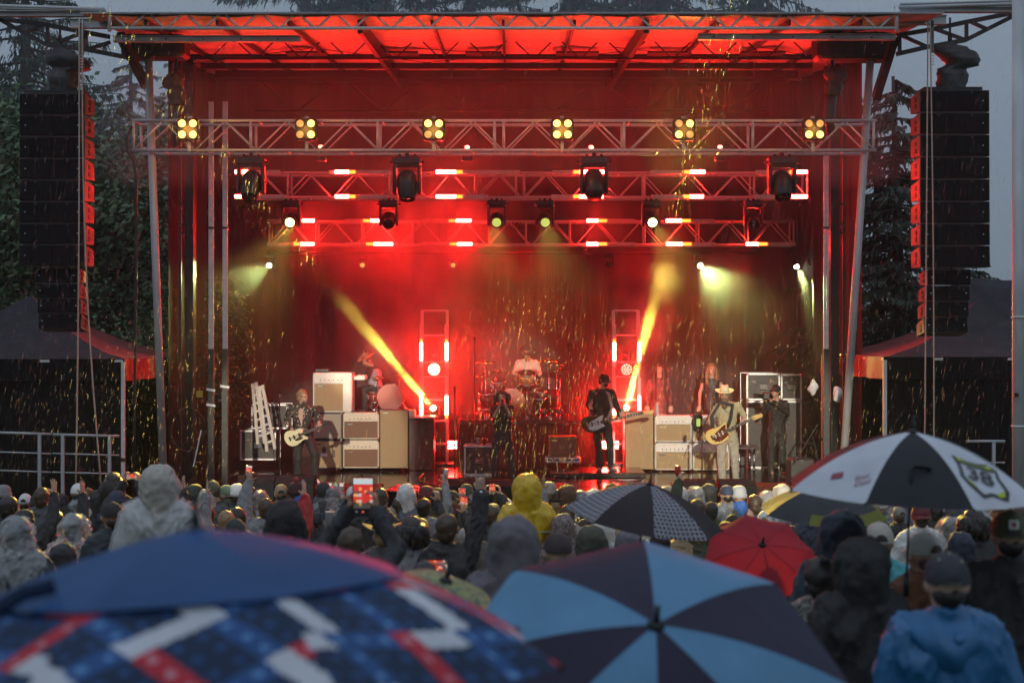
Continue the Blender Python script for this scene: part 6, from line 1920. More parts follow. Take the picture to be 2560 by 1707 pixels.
def snap_fn(r):
    cap_on(r, I4, DUM, 0)
    c = r.children[0]
    m = MB(); m.smooth = True
    def pt(a, z, o=.004):
        k = math.cos(math.asin(min(.99, max(0, (z - .03) / .098))))
        return (math.sin(a) * .088 * k * 1.0 + math.sin(a) * o, .012 + (.107 * k + o) * math.cos(a), z)
    vs, fs = [], []
    for i in range(7):
        f = i / 6; hw = .42 * math.sqrt(max(0, 1 - f * f)) + .001
        for k in range(7): vs.append(pt(-hw + 2 * hw * k / 6, .024 + .046 * f))
    fs = [(i * 7 + k, i * 7 + k + 1, i * 7 + 8 + k, i * 7 + 7 + k) for i in range(6) for k in range(6)]
    m.add(vs, fs); m.build('strap_gap', DUM, c)
    m = MB(); m.smooth = True
    m.add([pt(-.45 + .9 * k / 8, z, .007) for z in (.012, .026) for k in range(9)], [(k, k + 1, k + 10, k + 9) for k in range(8)]); m.build('cap_strap', DUM, c)
m = MB()
loft(m, [(Vector((0, 0, .82)), Vector((1, 0, 0)), .185, .13), (Vector((0, 0, .97)), Vector((1, 0, 0)), .18, .125)])
for sx in (-.1, .1): limb(m, [Vector((sx, 0, .88)), Vector((sx, -.02, .48)), Vector((sx, .02, .07))], [.1, .075, .065])
displaced(m, .015, 8); TROUS = voxel(m, .016, 2)
TROUS_MATS = [M('crowd_jeans', (.05, .06, .09), .8, 0, .2, 10), DARK_JEANS]

class Keep:
    """stands in for a parent while headgear meshes are made once around the head's own origin"""
I4 = Matrix.Identity(4)
def lib(fn):
    """collects what a headgear builder makes, as (name, mesh, slot, children)"""
    root = bpy.data.objects.new('keep', None); COL.objects.link(root)
    fn(root)
    def grab(o): return [(c.name.split('.')[0], c.data, grab(c)) for c in o.children]
    out = grab(root)
    def kill(o):
        for c in list(o.children): kill(c)
        bpy.data.objects.remove(o)
    kill(root)
    return out
DUM = M('plain', (.5, .5, .5), .8)
def hood_mesh(seed, peak, loose, clear=False):
    """raised hood: a shell round the head open at the face, gathered at the neck"""
    m = MB(); m.smooth = True
    nu, nv = (60, 40) if clear else (44, 30)
    vs = []
    for i in range(nv + 1):
        t = i / nv
        if t < .5:
            z = -.21 + .21 * t / .5
            prof = .80 + .2 * math.sin(t / .5 * math.pi / 2) + .12 * (1 - t / .5) ** 3
        else:
            an = (t - .5) / .5 * math.pi / 2
            z = .142 * math.sin(an)
            prof = max(.02, math.cos(an) ** .9)
        for k in range(nu):
            a = -math.pi / 2 + math.radians(32) + (2 * math.pi - math.radians(64)) * k / (nu - 1)
            x = (.108 + loose) * prof * math.cos(a)
            y = .012 + (.135 + loose) * prof * math.sin(a)
            p = Vector((x, y + peak * t * t * .5, z))
            q = Vector((p.x * 11 + seed, p.y * 11, p.z * 8))
            fold = .007 * math.exp(-((a - math.pi / 2) / .07) ** 2) + .022 * mnoise.noise(q) + .011 * mnoise.noise(q * 2.7) + .007 * math.sin(a * 7 + seed) * (1 - t) ** 2
            p += Vector((x, y, 0)).normalized() * fold * (1.6 if clear else 1)
            vs.append(p)
    fs = [(i * nu + k, i * nu + k + 1, (i + 1) * nu + k + 1, (i + 1) * nu + k) for i in range(nv) for k in range(nu - 1)]
    m.add(vs, fs)
    me = m.mesh('hood')
    return crease(me, .022 if clear else .012, 15 if clear else 11, seed, .8)
HOODS = [hood_mesh(1, .02, .008), hood_mesh(5, .03, .018), hood_mesh(9, .045, .012)]
CLEARS = [hood_mesh(2, .05, .022, True), hood_mesh(7, .03, .03, True), hood_mesh(12, .07, .018, True)]
def beanie_fn(r):
    m = MB(); m.smooth = True
    m.lathe([(.092, -.012), (.1, .0), (.1, .035), (.095, .05), (.093, .085), (.07, .118), (.035, .135), (.001, .138)], 22, c=(0, .012, .012), xf=Matrix.Diagonal((1, 1.1, 1, 1)))
    b = m.build('beanie', DUM, r)
    m = MB(); m.smooth = True
    m.lathe([(.1, -.014), (.105, .0), (.105, .032), (.099, .04)], 22, c=(0, .012, .008), xf=Matrix.Diagonal((1, 1.1, 1, 1))); m.build('beanie_cuff', DUM, b)
LIB = {
 'snap': lib(snap_fn),
 'cap': lib(lambda r: cap_on(r, I4, DUM, 0)), 'backcap': lib(lambda r: cap_on(r, I4, DUM, math.pi)),
 'beanie': lib(beanie_fn),
 'brim': lib(lambda r: hat_brim(r, I4, DUM, .18, .078, .115, 0, .05, DUM)),
 'short': lib(lambda r: hair_short(r, I4, DUM, .008, 3)), 'thick': lib(lambda r: hair_short(r, I4, DUM, .022, 8)),
 'under': lib(lambda r: hair_short(r, I4, DUM, -.013, 4)),
 'curly': lib(lambda r: hair_long(r, I4, DUM, .2, 12, 1.15)), 'long': lib(lambda r: hair_long(r, I4, DUM, .38, 15)),
}
def put(entries, mats, parent, loc, top=True):
    for nm, me, ch in entries:
        o = link(nm, me, mats.get(nm, mats.get('*')), parent, loc)
        put(ch, mats, o, None, False)

COLS = {}
def cm(rgb, rough=.75, tag_='cloth', bump=.5):
    k = (rgb, rough)
    if k not in COLS:
        COLS[k] = M('%s_%d' % (tag_, len(COLS)), rgb, rough, 0, .12, 7, 1.0, 13)
    return COLS[k]
K, NV, GY, DG, LG = (.028, .028, .031), (.03, .04, .075), (.21, .21, .22), (.08, .083, .09), (.44, .44, .45)
WH, OL, GN, BR, TN, CR = (.62, .62, .62), (.055, .06, .03), (.14, .19, .12), (.10, .05, .028), (.30, .22, .13), (.45, .42, .36)
BU, YE, OR, MR, RD, PK = (.03, .13, .45), (.55, .36, .02), (.55, .17, .03), (.13, .018, .025), (.4, .03, .03), (.42, .24, .2)
NB, TQ, RU, VI = (.02, .09, .25), (.06, .30, .33), (.22, .085, .04), (.14, .13, .16)
def plastic(name, rgb, lo, hi):
    m_ = M(name, rgb, .16, 0, .03, 9, .8, 22, spec=.9)
    nt = m_.node_tree; b = nt.nodes['Principled BSDF']
    t = nt.nodes.new('ShaderNodeTexCoord'); nz = nt.nodes.new('ShaderNodeTexNoise'); nz.inputs['Scale'].default_value = 9; nz.inputs['Detail'].default_value = 8; nz.inputs['Distortion'].default_value = 2.4
    r = nt.nodes.new('ShaderNodeMapRange'); r.inputs[1].default_value = .36; r.inputs[2].default_value = .70; r.inputs[3].default_value = lo; r.inputs[4].default_value = hi
    nt.links.new(t.outputs['Object'], nz.inputs['Vector']); nt.links.new(nz.outputs[0], r.inputs[0]); nt.links.new(r.outputs[0], b.inputs['Alpha'])
    return m_
CLEAR = plastic('clear_poncho_plastic', (.74, .77, .80), .24, .30)
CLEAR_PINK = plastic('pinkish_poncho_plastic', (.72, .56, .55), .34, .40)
def camo(name, a, b, sc):
    m_ = M(name, a, .75); nt = m_.node_tree; bs = nt.nodes['Principled BSDF']
    v = nt.nodes.new('ShaderNodeTexVoronoi'); v.feature = 'DISTANCE_TO_EDGE'; v.inputs['Scale'].default_value = sc
    t = nt.nodes.new('ShaderNodeTexCoord'); nz = nt.nodes.new('ShaderNodeTexNoise'); nz.inputs['Scale'].default_value = sc * .6
    mx = nt.nodes.new('ShaderNodeMix'); mx.data_type = 'RGBA'; mx.inputs[0].default_value = .12
    c = nt.nodes.new('ShaderNodeValToRGB'); c.color_ramp.elements[0].position = .05; c.color_ramp.elements[1].position = .09
    c.color_ramp.elements[0].color = b + (1,); c.color_ramp.elements[1].color = a + (1,)
    nt.links.new(t.outputs['Object'], nz.inputs['Vector']); nt.links.new(t.outputs['Object'], mx.inputs[6]); nt.links.new(nz.outputs['Color'], mx.inputs[7])
    nt.links.new(mx.outputs[2], v.inputs['Vector']); nt.links.new(v.outputs['Distance'], c.inputs[0]); nt.links.new(c.outputs[0], bs.inputs['Base Color'])
    return m_
CAMO = camo('grey_camouflage', (.07, .065, .055), (.27, .26, .24), 24)
CAMO_G = camo('green_camouflage', (.10, .10, .07), (.03, .03, .022), 30)
LACE = camo('lace_pattern_cloth', (.10, .07, .065), (.34, .27, .25), 34)
FLORAL_RED = camo('red_floral_cloth', (.32, .05, .04), (.6, .45, .42), 22)
STRAW = M('straw', (.40, .29, .15), .8, 0, .3, 60, .4, 150)
WID = {'cap': .195, 'snap': .195, 'backcap': .195, 'beanie': .205, 'short': .185, 'thick': .21, 'hood': .235, 'clear': .265, 'brim': .36, 'curly': .24, 'long': .21}
hair_cycle = [HAIR_DK, HAIR_BR, HAIR_DK, HAIR_BR, HAIR_BL]
skins = [SKIN, SKIN_PALE, M('tanned_skin', (.34, .19, .12), .55, 0, .1, 18)]
person_count = 0
WHO = {}
def fan(px, top, w, kind, col, jac, label, arms='down', yaw=0.0, jk='jacket', Y=None, key=None, hair=None, hat2=None, inner=None, group='people in the crowd', tall=None):
    global person_count
    n = person_count; person_count += 1
    Yv = Y or min(18.5, max(5.0, F * WID[kind] / w))
    up = {'cap': .13, 'snap': .13, 'backcap': .13, 'beanie': .15, 'short': .13, 'thick': .145, 'hood': .155, 'clear': .17, 'brim': .19, 'curly': .15, 'long': .14}[kind]
    zt = P(px, top, Yv).z
    g = ground_z(Yv)
    hh = zt - g
    s = min(1.12, max(.86, hh / (1.635 + up)))
    base = zt - (1.635 + up) * s
    yw = math.pi + (yaw if yaw else ((n * 37) % 23 - 11) * .025)
    t = thing('person', (P(px, 0, Yv).x, Yv, base), label, 'person', group, yw)
    t.scale = (s, s, s)
    body = crowd_body(arms)
    link('body', body, skins[n % 3], t)
    jm = jac if not isinstance(jac, tuple) else cm(jac)
    link('jacket', crowd_jacket(arms, jk), jm, t)
    link('trousers', TROUS, TROUS_MATS[n % 2], t)
    hcm = hair or hair_cycle[(n * 7) % 5]
    hm_ = col if not isinstance(col, tuple) else cm(col)
    if kind in ('cap', 'backcap', 'snap', 'beanie', 'brim'):
        put(LIB['under'], {'*': hcm}, t, HC)
        d = {'*': hm_, 'strap_gap': hcm}
        if hat2: d['cap_brim'] = d['cap_button'] = d['hat_band'] = d['beanie_cuff'] = (hat2 if not isinstance(hat2, tuple) else cm(hat2))
        elif kind == 'brim': d['hat_band'] = cm(K)
        put(LIB[kind], d, t, HC)
    elif kind == 'hood':
        put(LIB['under'], {'*': hcm}, t, HC)
        link('hood', HOODS[n % 3], hm_, t, HC)
    elif kind == 'clear':
        if inner: put(LIB['backcap' if inner[0] == 'backcap' else 'cap'], {'*': cm(inner[1])}, t, HC)
        put(LIB['short'], {'*': hcm}, t, HC)
        link('hood', CLEARS[n % 3], col if not isinstance(col, tuple) else CLEAR, t, HC)
        link('poncho', crowd_jacket(arms, 'poncho'), col if not isinstance(col, tuple) else CLEAR, t)
    else:
        put(LIB[kind], {'*': hcm if col is None else hm_}, t, HC)
    if kind == 'hood' and w > 56:
        for sx in (-1, 1):
            m = MB(); m.smooth = True
            m.tube([(sx * .03, -.12, 1.50), (sx * .035, -.15, 1.42), (sx * .03, -.155, 1.33)], .004, 5); m.build('drawstring', cm(LG), t)
    if key: WHO[key] = (t, Yv, s)
    return t, Yv, s
C0 = (0, 0, 0)
# far left block
fan(24, 1240, 44, 'short', None, K, 'dark-haired person at the left edge with a yellow rim of light', yaw=-.7, hair=HAIR_DK)
fan(63, 1233, 36, 'snap', WH, GY, 'person in a white mesh cap with yellow front, second from the left edge', hat2=YE)
fan(105, 1218, 38, 'short', None, DG, 'brown-haired person behind the left raised hand', hair=HAIR_BR)
fan(94, 1234, 40, 'beanie', K, K, 'person in a black beanie just left of the left raised hand')
fan(62, 1272, 34, 'beanie', K, K, 'person in black with one bare hand raised straight up, far left', 'open_R', Y=14.6, tall=1)
fan(153, 1233, 37, 'beanie', K, K, 'person in a black knit hat between the two raised hands at the left')
fan(140, 1278, 33, 'short', None, K, 'person raising a cupped hand toward the speakers, right of the black knit hat', 'open_R', Y=14.8, hair=HAIR_DK)
fan(220, 1219, 36, 'backcap', BR, K, 'person in a brown cap with white front panels worn backwards', hat2=WH)
fan(243, 1221, 34, 'hood', K, K, 'person in a black hood right of the brown and white cap')
fan(284, 1180, 30, 'long', None, K, 'long-haired dark figure standing by the stage corner below the railing', hair=HAIR_DK)
fan(294, 1226, 42, 'beanie', NV, K, 'person in a navy beanie filming with raised hands', 'phone_high', key='cam1')
fan(281, 1254, 58, 'cap', (.02, .014, .012), (.03, .036, .045), 'person in a dark cap with a tan brim and slate jacket at the left', yaw=.55, hat2=TN)
fan(311, 1245, 40, 'clear', C0, GY, 'person in a clear hood over a cap with red reflections, left of the child-size poncho', inner=('cap', GY))
fan(15, 1256, 44, 'clear', C0, DG, 'person in a clear poncho hood cut by the left edge')
fan(45, 1278, 92, 'clear', C0, K, 'big clear poncho hood at the lower left corner', hair=HAIR_DK)
fan(78, 1275, 38, 'beanie', GY, LG, 'person in a grey knit cap beside the big clear hood')
fan(185, 1275, 76, 'clear', C0, FLORAL_RED, 'person in a clear hood with red floral shoulders at the lower left', hair=HAIR_DK)
fan(243, 1290, 36, 'cap', WH, K, 'person in a white cap with black lettering at the left', key='whitecap', yaw=2.4)
fan(158, 1352, 76, 'hood', K, K, 'person in a black hood low in front of the red floral shoulders')
t_, Y_, s_ = fan(400, 1155, 86, 'hood', (.36, .33, .29), (.36, .35, .33), 'person in a beige hooded rain poncho rising high above the crowd at the left', jk='poncho', Y=10.6, key='poncho')
fan(392, 1294, 72, 'hood', DG, DG, 'person in a dark grey hood in front of the beige poncho')
fan(517, 1262, 35, 'short', None, K, 'person with an open hand spread wide right of the beige poncho', 'open_L', Y=15.4)
fan(566, 1276, 35, 'short', None, GY, 'person with a raised hand and a bracelet below the camouflage cap', 'open_L', Y=14.6)
fan(487, 1209, 36, 'beanie', (.045, .055, .04), K, 'person in a dark green beanie between the raised hands')
fan(532, 1200, 36, 'cap', CAMO_G, PK, 'person in a green camouflage cap under a poncho tinted pink for the red light', yaw=.4, jk='poncho')  # pink of the poncho stands in for red stage light
fan(566, 1211, 37, 'cap', GN, DG, 'person in a sage green cap turned to the right', yaw=.9)
fan(568, 1235, 34, 'cap', CAMO_G, OL, 'person in a camouflage cap just below the sage green cap', yaw=.6)
fan(489, 1239, 36, 'snap', (.4, .43, .5), GY, 'person in a pale blue and white mesh cap', hat2=WH)
fan(485, 1256, 30, 'cap', BR, K, 'person in a brown cap below the pale blue mesh cap', yaw=1.2)
fan(665, 1246, 31, 'short', None, GY, 'person holding a bright phone high, arm with a purple wristband', 'hold_L', Y=16.2, key='phone2')
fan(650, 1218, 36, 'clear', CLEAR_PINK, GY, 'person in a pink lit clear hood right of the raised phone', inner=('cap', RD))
fan(659, 1241, 46, 'clear', C0, (.2, .21, .23), 'person in a clear hood with a white outline, grey shirt', inner=('cap', DG))
fan(715, 1240, 92, 'hood', (.018, .013, .013), K, 'large dark hooded head in front of the stage-left guitarist')
fan(757, 1228, 42, 'hood', BU, BU, 'person in a bright blue hood with a yellow lit edge left of the phone')
fan(694, 1290, 40, 'short', None, RD, 'person in a red sleeve with a hand raised next to the big dark hood', 'open_R', Y=13.0)
fan(800, 1240, 44, 'clear', C0, GY, 'clear-hooded person with a yellow rim left of the upright phone')
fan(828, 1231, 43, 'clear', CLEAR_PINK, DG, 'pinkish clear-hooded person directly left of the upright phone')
fan(805, 1233, 30, 'hood', DG, K, 'person in a dark hood between the clear hoods')
fan(741, 1203, 28, 'beanie', (.05, .012, .012), K, 'person in a dark red pompom hat before the left wedge monitors', key='pom')
fan(580, 1248, 36, 'beanie', K, K, 'person in a black beanie above the yellow lit dark hair')
fan(593, 1268, 50, 'thick', None, GY, 'person with thick dark hair edged in yellow light', hair=HAIR_DK)
fan(548, 1266, 42, 'clear', C0, DG, 'person in a clear hood left of the thick dark hair')
fan(502, 1287, 45, 'beanie', (.25, .27, .29), K, 'person in a pale grey beanie behind the blue umbrella')
fan(589, 1295, 56, 'cap', (.028, .035, .03), K, 'person in a dark green cap at the blue umbrella edge', yaw=.7)
fan(630, 1250, 34, 'long', None, K, 'person with long brown hair below the pink hood', hair=HAIR_BR)
fan(550, 1250, 34, 'thick', None, BR, 'brown-haired person below the camouflage caps', hair=HAIR_BR)
fan(656, 1296, 42, 'clear', C0, WH, 'person in a whitish hood touching the big dark hood')
fan(615, 1322, 48, 'hood', PK, PK, 'pink hood just showing over the blue umbrella')
fan(511, 1311, 42, 'thick', None, K, 'brown-haired head at the edge of the blue umbrella, left of the dark green cap', hair=HAIR_BR)
fan(519, 1276, 32, 'hood', NV, NV, 'person in a navy hood near the pale grey beanie')
fan(794, 1258, 36, 'thick', None, K, 'dark-haired person with a yellow rim below the clear hoods', hair=HAIR_DK)
fan(788, 1282, 40, 'beanie', K, K, 'person in a black knit hat low beside the red sleeve')
fan(835, 1276, 34, 'cap', DG, GY, 'person in a dark cap hidden behind the upright phone', yaw=.3)
# middle block
fan(878, 1318, 64, 'short', None, K, 'person with both arms up taking a photo with an upright phone', 'phone_high', Y=9.6, key='hero')
fan(914, 1225, 37, 'short', None, K, 'person with short dark hair right of the upright phone', hair=HAIR_DK)
fan(951, 1220, 40, 'short', None, K, 'person with short brown hair and a bright yellow rim, face turned left', yaw=-.6, hair=HAIR_BR)
fan(975, 1268, 38, 'snap', (.22, .2, .16), K, 'person in an olive mesh cap near the tilted brimmed hat')
fan(955, 1290, 92, 'brim', (.16, .125, .07), DG, 'person in a tilted olive brimmed hat right of the upright phone', Y=12.0)
fan(1030, 1287, 72, 'curly', None, GY, 'person with a big mop of dark curls left of the sideways phone', hair=HAIR_DK)
fan(1023, 1250, 30, 'beanie', OR, K, 'person in an orange beanie')
fan(1065, 1235, 37, 'beanie', (.24, .21, .17), DG, 'person in a pale woollen hat above the orange beanie')
fan(1000, 1241, 33, 'thick', None, K, 'brown-haired person left of the orange beanie', hair=HAIR_BR)
fan(1052, 1296, 34, 'short', None, K, 'person holding up a phone in a blurred hand right of the orange beanie', 'hold_R', Y=14.4)
fan(1091, 1247, 37, 'beanie', K, K, 'person in a black beanie right of the pale woollen hat')
fan(1117, 1254, 38, 'clear', C0, TN, 'person in a patterned clear hood beside the black beanie')
fan(1082, 1274, 36, 'snap', LG, DG, 'person in a light grey snapback cap')
fan(1060, 1246, 33, 'short', None, GY, 'person holding a silver can high above the crowd before the wedge monitors', 'hold_R', Y=17.2, key='can1')
fan(1132, 1225, 31, 'cap', K, K, 'person in a black cap with sunglasses resting on it', key='sung')
fan(1110, 1290, 33, 'short', None, K, 'person raising a white phone in one hand near the centre', 'hold_R', Y=16.4, key='phw')
fan(1118, 1284, 46, 'short', None, (.035, .03, .032), 'person in a dark sleeve making a horned hand sign with a wristwatch', 'horns_R', Y=11.4, key='horns')
fan(1122, 1318, 50, 'snap', (.17, .16, .12), K, 'person in a mesh-backed olive cap left of the grey hoodie', Y=12.2)
fan(1010, 1338, 50, 'short', None, K, 'person in a black sleeve thrusting a fist up to the right', 'fist_R', Y=12.6, hair=HAIR_DK)
fan(1122, 1322, 34, 'hood', DG, K, 'person holding a red phone low near the horned hand', 'hold_R', Y=14.0, key='phr')
fan(1228, 1264, 32, 'short', None, K, 'person filming with a small phone showing a red screen', 'phone_high', Y=16.0, key='ph3')
fan(1250, 1237, 32, 'cap', K, NV, 'person in a black cap left of the white cap')
fan(1265, 1244, 33, 'cap', WH, WH, 'person in a white cap left of the yellow raincoat', yaw=.6)
fan(1232, 1258, 44, 'beanie', (.17, .17, .19), DG, 'person in a grey beanie left of the yellow raincoat')
YELLOW = M('yellow_rubber_coat', (.60, .38, .015), .42, 0, .08, 9, .5, 11)
fan(1318, 1177, 60, 'hood', YELLOW, YELLOW, 'person in a yellow hooded raincoat standing above the crowd in the middle', jk='coat', Y=13.2, key='yellow', yaw=math.pi*0+.25)
HOODIE = M('grey_hoodie', (.125, .11, .125), .9, 0, .12, 30, .3, 90)
fan(1282, 1280, 118, 'hood', HOODIE, HOODIE, 'large person in a grey hoodie with the hood up in the middle foreground', jk='coat', yaw=.3)
fan(1148, 1356, 72, 'hood', (.055, .05, .055), DG, 'dark grey hooded head below the sideways phone hand')
fan(1161, 1320, 42, 'short', None, K, 'grey-haired person left of the grey hoodie', hair=M('grey_hair', (.25, .24, .23), .6, 0, .2, 30))
fan(1062, 1402, 84, 'short', None, (.2, .2, .22), 'person filming the stage with a phone held sideways', 'phone', Y=8.6, key='side', hair=HAIR_DK)
fan(1371, 1203, 35, 'beanie', (.28, .25, .22), K, 'person in a pale beanie right of the yellow raincoat')
fan(1418, 1262, 34, 'short', None, GY, 'person with an open grey lit hand right of the yellow raincoat', 'open_L', Y=15.8)
fan(1391, 1223, 35, 'beanie', (.05, .025, .02), K, 'person in a dark brown beanie before the red tarpaulin')
fan(1390, 1243, 38, 'thick', None, K, 'fair-haired person with a yellow glow right of the yellow raincoat', hair=HAIR_BL)
fan(1408, 1278, 64, 'hood', LACE, LACE, 'person in a lace-patterned hood beside the yellow raincoat')
fan(1394, 1331, 80, 'cap', (.035, .02, .02), K, 'person in a dark cap with a grey crown right below the lace-patterned hood', hat2=GY)
fan(1479, 1308, 78, 'hood', (.06, .062, .042), OL, 'person in an olive hood at the edge of the blue striped umbrella')
fan(1507, 1291, 64, 'hood', (.5, .5, .52), WH, 'person in a white rain hood behind the olive hood', jk='poncho')
fan(1556, 1301, 48, 'cap', (.3, .28, .25), GY, 'person in a pale cap under the ring-patterned umbrella', yaw=.2)
fan(1570, 1315, 66, 'hood', VI, VI, 'person in a grey violet hood under the ring-patterned umbrella')
fan(1462, 1293, 48, 'hood', (.03, .022, .024), K, 'person in a black hood with an orange lit edge left of the white hood')
fan(1650, 1322, 60, 'thick', None, K, 'dark-haired person standing under the ring-patterned umbrella', hair=HAIR_DK, key='ringholder')
fan(1743, 1248, 33, 'short', None, OL, 'person in an olive sleeve raising a red drink can', 'hold_L', Y=15.6, key='can2')
# right block
fan(1768, 1232, 33, 'beanie', K, K, 'person in a black beanie with a yellow edge before the right wedge monitors')
fan(1804, 1256, 48, 'clear', C0, GY, 'person in a clear hood above the black visor cap')
fan(1831, 1285, 44, 'cap', (.02, .02, .02), DG, 'person in a black cap with orange dots left of the red umbrella', yaw=-.8)
fan(1848, 1243, 42, 'hood', (.04, .12, .40), BU, 'person in a blue hood behind the red umbrella')
fan(1825, 1254, 32, 'beanie', GY, K, 'person in a grey beanie left of the blue hood')
fan(1886, 1236, 40, 'thick', None, K, 'person with short brown hair glowing at the edge, right of the blue hood', hair=HAIR_BR)
fan(1868, 1268, 42, 'hood', (.36, .22, .18), PK, 'person in a dusty pink hood above the red umbrella')
fan(1912, 1276, 45, 'snap', WH, YE, 'person in a white mesh cap and yellow collar above the red umbrella')
fan(1929, 1250, 40, 'hood', (.48, .5, .40), WH, 'person in a pale yellowish rain hood beside the small dark umbrella', jk='poncho')
fan(1938, 1246, 33, 'beanie', OL, K, 'person in an olive beanie left of the small dark umbrella')
fan(2016, 1289, 46, 'hood', (.55, .56, .58), WH, 'person in a white rain hood right of the red umbrella', jk='poncho')
fan(1965, 1280, 36, 'thick', None, K, 'brown-haired person under the small dark umbrella', hair=HAIR_BR, key='smallholder')
fan(1912, 1398, 80, 'hood', NV, NV, 'navy hood low in front of the red umbrella')
fan(2106, 1266, 106, 'hood', (.02, .027, .045), (.022, .036, .055), 'tall person in a navy hooded jacket right of the red umbrella', jk='coat')
fan(2052, 1392, 84, 'short', None, CAMO, 'person in a grey camouflage jacket behind the black hooded jacket', Y=7.4, hair=HAIR_DK)
fan(2153, 1330, 124, 'hood', (.014, .014, .016), (.014, .014, .016), 'large person in a black hooded jacket in the right foreground', jk='coat')
fan(2189, 1238, 42, 'cap', CR, K, 'person in a cream cap seen from the side under the white and black umbrella', yaw=-1.3)
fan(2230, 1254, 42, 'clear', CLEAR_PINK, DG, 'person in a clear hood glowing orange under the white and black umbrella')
fan(2248, 1265, 40, 'snap', (.2, .2, .18), K, 'person in a grey green cap left of the umbrella shaft')
fan(2302, 1258, 53, 'backcap', MR, WH, 'person in a burgundy cap beside the umbrella shaft')
fan(2145, 1242, 38, 'thick', None, K, 'dark head with a yellow edge at the left under the white and black umbrella', hair=HAIR_DK)
fan(2340, 1262, 36, 'short', None, K, 'dark-haired person right of the burgundy cap', hair=HAIR_DK)
fan(2494, 1243, 80, 'brim', STRAW, K, 'person in a wide straw hat at the right')
fan(2433, 1268, 68, 'curly', None, K, 'person with a dark curly head below the straw hat, to its left', hair=HAIR_DK)
fan(2385, 1258, 46, 'hood', DG, DG, 'person in a dark shiny hood left of the dark curls')
fan(2376, 1283, 72, 'clear', C0, GY, 'person in a tall pointed clear hood at the right')
fan(2241, 1294, 48, 'clear', C0, GY, 'person in a clear hood above the beige snapback cap')
fan(2198, 1304, 80, 'snap', (.36, .33, .29), TQ, 'person in a beige snapback cap and a turquoise jacket', hair=HAIR_DK)
fan(2311, 1326, 90, 'snap', (.48, .47, .44), RU, 'person in a worn white cap and rust brown jacket holding the white and black umbrella', key='um38', yaw=.35)
fan(2402, 1325, 72, 'hood', (.022, .025, .045), K, 'person in a shiny navy hood behind the navy cap')
fan(2450, 1310, 60, 'clear', C0, GY, 'person in a clear hood next to the olive cap')
fan(2526, 1274, 96, 'snap', (.075, .08, .04), (.016, .016, .017), 'tall person in an olive cap and black coat at the right edge', jk='coat', yaw=-.2, key='olive')
JBLUE = M('blue_rain_jacket', (.008, .10, .25), .45, 0, .12, 6, .5, 9)
fan(2367, 1378, 122, 'cap', (.02, .022, .032), JBLUE, 'person in a navy cap and bright blue rain jacket in the right foreground', jk='coat', key='blue', hair=HAIR_DK)
fan(2470, 1256, 36, 'cap', NV, K, 'person in a navy cap behind the dark curls', yaw=.4)
fan(2546, 1262, 40, 'short', None, LG, 'dark-haired person at the right edge behind the olive cap')

# the rest of the crowd between the ones told apart above
taken = [(o.location.x / o.location.y * F + 1280, 853.5 - (o.location.z + 1.78 * o.scale[2] - ZC) / o.location.y * F, o['label']) for o in list(bpy.data.objects) if o.get('group') == 'people in the crowd']
base_names = {}
rf = random.Random(31)
KINDS = [('beanie', 'beanie'), ('cap', 'cap'), ('snap', 'mesh-backed cap'), ('hood', 'rain hood'), ('clear', 'clear plastic hood'), ('clear', 'clear rain hood'), ('short', 'hair'), ('thick', 'hair'), ('hood', 'hood')]
CN = [('light grey', (.36, .37, .38)), ('white', (.66, .66, .66)), ('grey', GY), ('pale grey', LG), ('off-white', WH), ('black', K), ('dark green', (.05, .07, .05)), ('navy', NV), ('tan', TN), ('slate', DG), ('sky blue', (.16, .3, .45)), ('brown', BR), ('cream', CR), ('maroon', MR)]
used_lab = set()
named = list(taken)
for py, w, step in ((1213, 33, 36), (1231, 34, 36), (1252, 37, 40), (1278, 41, 46), (1304, 47, 56)):
    px = 14 + rf.uniform(0, 20)
    while px < 2550:
        x, y = px + rf.uniform(-8, 8), py + rf.uniform(-9, 9)
        px += step
        if any(abs(x - a) < w * .62 and abs(y - b) < 20 for a, b, _ in taken): continue
        if py > 1290 and (x < 1080 and y > 1330 - abs(x - 560) * .1): continue
        if 1265 < x < 1372 or 330 < x < 470: continue
        kd, nm = rf.choice(KINDS); cn, c = rf.choice(CN)
        if nm == 'hair': cn, c = rf.choice([('dark', None), ('brown', None)])
        near = min(named, key=lambda t: (t[0] - x) ** 2 + ((t[1] - y) * 1.5) ** 2)
        core = near[2].replace('person in a ', '').replace('person in an ', '').replace('person in ', '').replace('person with ', '').replace('person ', '')
        core = ' '.join(core.split(' ')[:4]).rstrip(',').rstrip()
        while core.split(' ')[-1] in ('a', 'the', 'of', 'with', 'in', 'at', 'and', 'with', 'one', 'that', 'just', 'to', 'by', 'under', 'right', 'left', 'beside', 'behind', 'between', 'over', 'an', 'before', 'below', 'above', 'just', 'directly', 'out', 'from', 'low', 'near', 'hidden', 'resting', 'holding', 'worn', 'raised', 'next', 'touching', 'showing', 'one', 'seen', 'front', 'cut'): core = ' '.join(core.split(' ')[:-1])
        side_ = ('right of' if x > near[0] else 'left of') if abs(x - near[0]) > 10 else ('in front of' if y > near[1] else 'behind')
        lab = ('person in a %s %s %s the %s' if nm != 'hair' else 'person with %s %s %s the %s') % (cn, nm, side_, core)
        if lab in used_lab: continue
        used_lab.add(lab)
        jk = rf.choice([K, DG, GY, NV, OL, (.13, .14, .18), TN, LG])
        fan(x, y, w, kd, c if c else K, jk, lab, hair=HAIR_DK if cn == 'dark' else HAIR_BR if cn == 'brown' and nm == 'hair' else None)
        taken.append((x, y, lab))
t_, Y_, s_ = WHO['poncho']
link('poncho', crowd_jacket('down', 'poncho'), CLEAR, t_, None, None, (1.06, 1.1, 1.01))
